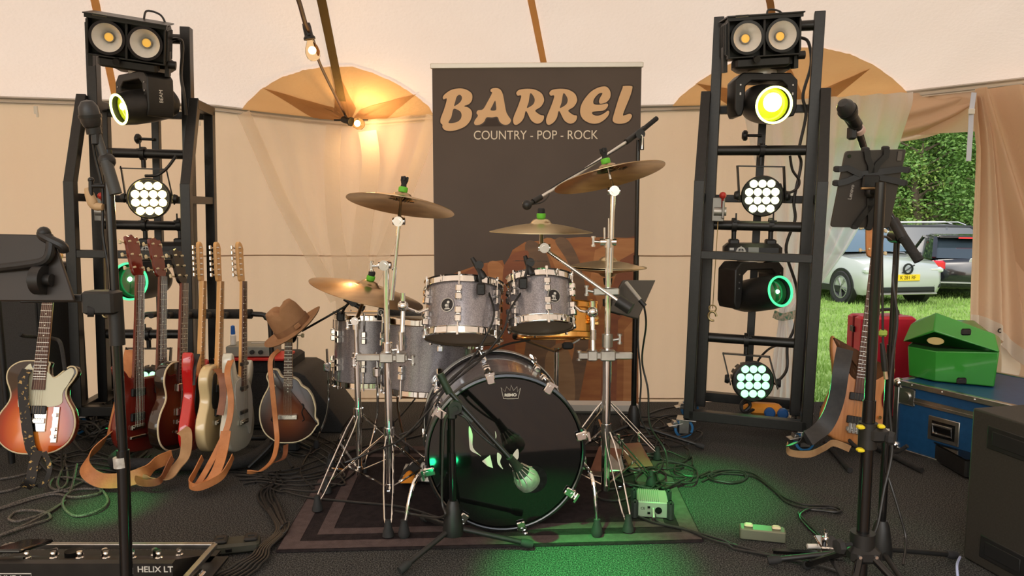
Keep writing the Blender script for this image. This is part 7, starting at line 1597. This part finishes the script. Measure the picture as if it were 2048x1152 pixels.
# ------------------------------------------------------------------ cars
tyre = noisy('tyre_rubber', (.015, .015, .015), (.03, .03, .03), 30, .85); alloy = mat('alloy_rim', (.45, .46, .47), .3, .8)
glass = mat('car_glass', (.03, .045, .055), .04, coat=1); glassb = mat('car_glass_blue', (.10, .16, .20), .05, coat=1); dark = mat('car_dark_trim', (.012, .012, .013), .4)
def car(label, M, paint, Lc, Wc, Hc, belt, hood, kind, plate=None, rails=False):
    t = thing('car', label, 'car', M=M); h = Wc / 2
    # local: x across, y along (front at -y), z up.  lofted body
    y0, y1 = -Lc / 2, Lc / 2
    st_ = [(y0, .80, hood - .28, .34), (y0 + .06, .90, hood - .14, .26), (y0 + .25, .97, hood - .05, .22), (y0 + .7, 1.0, hood, .22), (y0 + 1.25, 1.0, hood + .07, .22), (0, 1.0, belt, .22), (y1 - .9, 1.0, belt + .02, .22), (y1 - .3, .97, belt + .02, .24), (y1 - .06, .92, belt - .03, .3), (y1, .84, belt - .12, .36)]
    rings = []
    for y, w, zt_, zb in st_:
        W_ = h * w; rings.append([(-W_ * .90, y, zb), (-W_, y, zb + .14), (-W_, y, (zb + zt_) / 2), (-W_ * .985, y, zt_ - .13), (-W_ * .90, y, zt_ - .02), (0, y, zt_ + .02), (W_ * .90, y, zt_ - .02), (W_ * .985, y, zt_ - .13), (W_, y, (zb + zt_) / 2), (W_, y, zb + .14), (W_ * .90, y, zb)])
    n = 11; vs = sum(rings, []); fs = [(r_ * n + i, r_ * n + i + 1, (r_ + 1) * n + i + 1, (r_ + 1) * n + i) for r_ in range(len(rings) - 1) for i in range(n - 1)] + [tuple(range(n - 1, -1, -1)), tuple(range((len(rings) - 1) * n, len(rings) * n))] + [(r_ * n + n - 1, r_ * n, (r_ + 1) * n, (r_ + 1) * n + n - 1) for r_ in range(len(rings) - 1)]
    bo = build('body', MB().add(vs, fs), paint, t, smooth=50)
    gy = [(y0 + 1.05, belt - .0, .90), (y0 + 1.75, Hc - .06, .74), (y0 + 2.4, Hc, .72), (y1 - .75, Hc - .05, .72), (y1 - .12 if kind == 'hatch' else y1 - .25, belt, .86)]
    def cabin(sc, zo, m_, nm, top=False):
        rg_ = []
        for y, z, w in gy: rg_.append(((y, z, h * w * sc)))
        v = []; f = []
        for (y, z, w) in rg_: v += [(-w, y, z + zo), (w, y, z + zo)]
        b_ = len(v)
        for (y, z, w) in rg_: v += [(-h * .93 * sc, y, belt - .03), (h * .93 * sc, y, belt - .03)]
        for i in range(4):
            f += [(2 * i, 2 * i + 1, 2 * i + 3, 2 * i + 2), (b_ + 2 * i, 2 * i, 2 * i + 2, b_ + 2 * i + 2), (2 * i + 1, b_ + 2 * i + 1, b_ + 2 * i + 3, 2 * i + 3)]
        return build(nm, MB().add(v, f), m_, t, smooth=30)
    cabin(1.0, 0, glassb if kind == 'suv' else glass, 'windows')
    rf = MB()
    for s in (-1, 1):
        for a_, b_, w in ((0, 1, .055), (1, 3, .06), (3, 4, .09)):
            pa, pb = gy[a_], gy[b_]; rf.bar((pa[2] * h * s * 1.005, pa[0], pa[1] + .005), (pb[2] * h * s * 1.005, pb[0], pb[1] + .005), w, .05)
        rf.bar((.80 * h * s, y0 + 2.35, belt), (.715 * h * s, y0 + 2.35, Hc - .02), .07, .05); 
    rf.add([(-h * .74, gy[1][0], gy[1][1] + .012), (h * .74, gy[1][0], gy[1][1] + .012), (h * .72, gy[2][0], Hc + .02), (-h * .72, gy[2][0], Hc + .02), (h * .72, gy[3][0], gy[3][1] + .02), (-h * .72, gy[3][0], gy[3][1] + .02)], [(0, 1, 2, 3), (3, 2, 4, 5)])
    build('roof_and_pillars', rf, paint, t)
    for s in (-1, 1):
        if rails: build('roof_rail', MB().tube([(h * .66 * s, gy[1][0] + .1, Hc - .02), (h * .66 * s, gy[1][0] + .3, Hc + .06), (h * .66 * s, gy[3][0], Hc + .04), (h * .66 * s, gy[3][0] + .15, Hc - .04)], .018, 8), mat('rail_silver', (.6, .6, .6), .3, .9), t)
        build('door_mirror', MB().cbox((h * 1.02 * s + .06 * s, y0 + 1.45, belt + .03), (.16, .10, .13), .03), dark, t)
        build('sill_trim', MB().box((h * .985 * s, 0, .30), (.06, Lc * .62, .13)), dark, t)
        for yy in (y0 + .82, y1 - .80):
            Mw = T(h * .93 * s, yy, .345, ry=90)
            build('wheel_arch', MB().lathe([(.0001, -.05), (.41, -.05), (.41, .075), (.395, .077), (.0001, .0)], Mw if s > 0 else Mw @ Matrix.Rotation(PI, 4, 'X'), 36), dark, t)
            Ms_ = Mw if s > 0 else Mw @ Matrix.Rotation(PI, 4, 'X')
            wh = build('wheel', MB().ring([(.24, -.02), (.33, -.02), (.345, .0), (.345, .075), (.33, .095), (.24, .085)], Ms_, 40), tyre, t)
            rm_ = MB().ring([(.215, .02), (.24, .02), (.245, .085), (.225, .088)], Ms_, 36).lathe([(.0001, .07), (.05, .075), (.055, .05)], Ms_, 20)
            for k in range(5):
                for e in (-.12, .12):
                    a = k * 2 * PI / 5; rm_.bar(tuple(Ms_ @ V((.03 * math.cos(a), .03 * math.sin(a), .07))), tuple(Ms_ @ V((.225 * math.cos(a + e), .225 * math.sin(a + e), .07))), .022, .02)
            build('alloy_spokes', rm_, alloy, wh)
    if kind == 'suv':
        build('lower_intake', MB().cbox((0, y0 + .02, .36), (1.35, .06, .13), .03), dark, t)
        build('bumper_lip', MB().cbox((0, y0 + .02, .26), (1.45, .06, .04), .015), silverp, t)
        em_ = build('emblem', MB().ring([(.08, -.01), (.115, -.01), (.115, .01), (.08, .01)], T(0, y0 - .02, hood - .20, rx=90), 28).bar((-.13, y0 - .025, hood - .28), (.13, y0 - .03, hood - .12), .04, .012), mat('emblem_dark', (.05, .05, .055), .3, .8), t)
        for s in (-1, 1):
            hl_ = build('headlight', MB().cbox((h * .76 * s, y0 + .13, hood - .24), (.38, .20, .13), .04, None), mat('headlight_glass', (.75, .78, .8), .1, .3, coat=1), t)
            build('headlight_mark', MB().bar((h * .62 * s, y0 + .026, hood - .22), (h * .88 * s, y0 + .026, hood - .22), .02, .02), whitep, hl_); build('fog_lamp', MB().cbox((h * .80 * s, y0 + .06, .42), (.16, .08, .10), .02), dark, t)
        pz = .60
        py_ = y0 - .02
    else:
        for s in (-1, 1): build('tail_light', MB().cbox((h * .80 * s, y1 - .02, belt - .16), (.30, .18, .22), .04), mat('tail_light_red', (.55, .012, .02), .15, emit=.25, ecol=(.8, .02, .03), coat=1), t)
        build('rear_spoiler', MB().cbox((0, y1 - .66, Hc - .02), (Wc * .70, .3, .05), .015), paint, t); build('brake_light', MB().box((0, y1 - .50, Hc - .045), (.42, .02, .035)), mat('tail_light_red', (.5, .01, .02), .2), t)
        build('emblem', MB().lathe([(.0001, .01), (.07, .01), (.075, 0)], T(0, y1 - .03, belt - .06, rx=-90), 24), alloy, t); build('chrome_strip', MB().box((0, y1 + .005, .42), (1.3, .02, .03)), alloy, t)
        pz = .56; py_ = y1 + .012
    if plate:
        ypl = mat('yellow_plate', (.85, .58, .02), .4)
        pl_ = build('number_plate', MB().cbox((0, py_, pz), (.56, .02, .13), .004), ypl, t)
        o = text('number_plate_lettering', plate, .105, blkg, t, (Matrix.Translation((0, py_ - .012, pz)) @ FRONT) if kind == 'suv' else (Matrix.Translation((0, py_ + .012, pz)) @ Matrix.Rotation(PI, 4, 'Z') @ FRONT), ext=.001, sx=.92)
    return t
def gpos(px, Y): p = P(px, 560, Y); return (p.x, Y, gz(Y))
pg = noisy('pale_grey_green_paint', (.46, .49, .44), (.48, .51, .46), 2, .25, coat=1); pb_ = mat('black_paint', (.012, .013, .016), .12, coat=1); pd = mat('dark_blue_paint', (.02, .03, .05), .15, coat=1)
x, y, z = gpos(1790, 15.6)
car('pale grey green SUV parked facing the tent, yellow plate K 281 RF', T(x - .38, y + 1.7, z, rz=10), pg, 4.4, 1.86, 1.62, 1.08, .98, 'suv', 'K 281 RF')
x, y, z = gpos(1935, 17.6)
car('black hatchback seen from behind with a red tail light, beside the pale SUV', T(x + .0, y + .6, z, rz=160), pb_, 3.9, 1.72, 1.45, .96, .90, 'hatch', None)
x, y, z = gpos(1880, 21.5)
car('dark car with silver roof rails parked behind the other two', T(x, y, z, rz=75), pd, 4.5, 1.85, 1.66, 1.05, .98, 'suv2', None, rails=True)

# ------------------------------------------------------------------ green lamp bar at the front edge of the stage, aimed at the kit (seen mirrored in the bass drum head)
lb = thing('lamp_bar', 'low bar with three small green lamps, mirrored in the bass drum head', 'stage light', (-.14, 1.83, 0))
build('bar', MB().cbox((-.20, 1.84, .035), (.36, .05, .05), .006), blkp, lb, world=True)
for k in range(3):
    xx = -.30 + .10 * k; lo = build('lamp', MB().lathe([(.0001, .012), (.012, .010), (.016, .0)], T(xx, 1.866, .045, rx=-90), 20), mat('small_green_led', (.02, 1, .3), .2, emit=30, ecol=(.02, 1, .3)), lb, world=True)
# stage spots hanging in the tent in front of the stage (outside the picture)
def spot(loc, tgt, col, e, ang, blend=.35, soft=.05):
    fix_light('green_stage_spot', loc, V(tgt) - V(loc), col, e, ang, soft, blend)
G = (.02, 1.0, .16)
spot((.35, 1.0, 2.8), F(1400, 985), G, 900, 14, 1)
spot((-.6, 1.2, 2.7), F(1170, 1145), G, 1500, 15, 1)
spot((.3, 1.1, 2.8), F(1310, 1010), G, 330, 6, .8)
spot((-1.9, 1.3, 2.6), F(215, 1015), G, 500, 8, .9)
spot((-.7, 1.3, 2.4), P(890, 782, 2.41), G, 420, 5, .6)
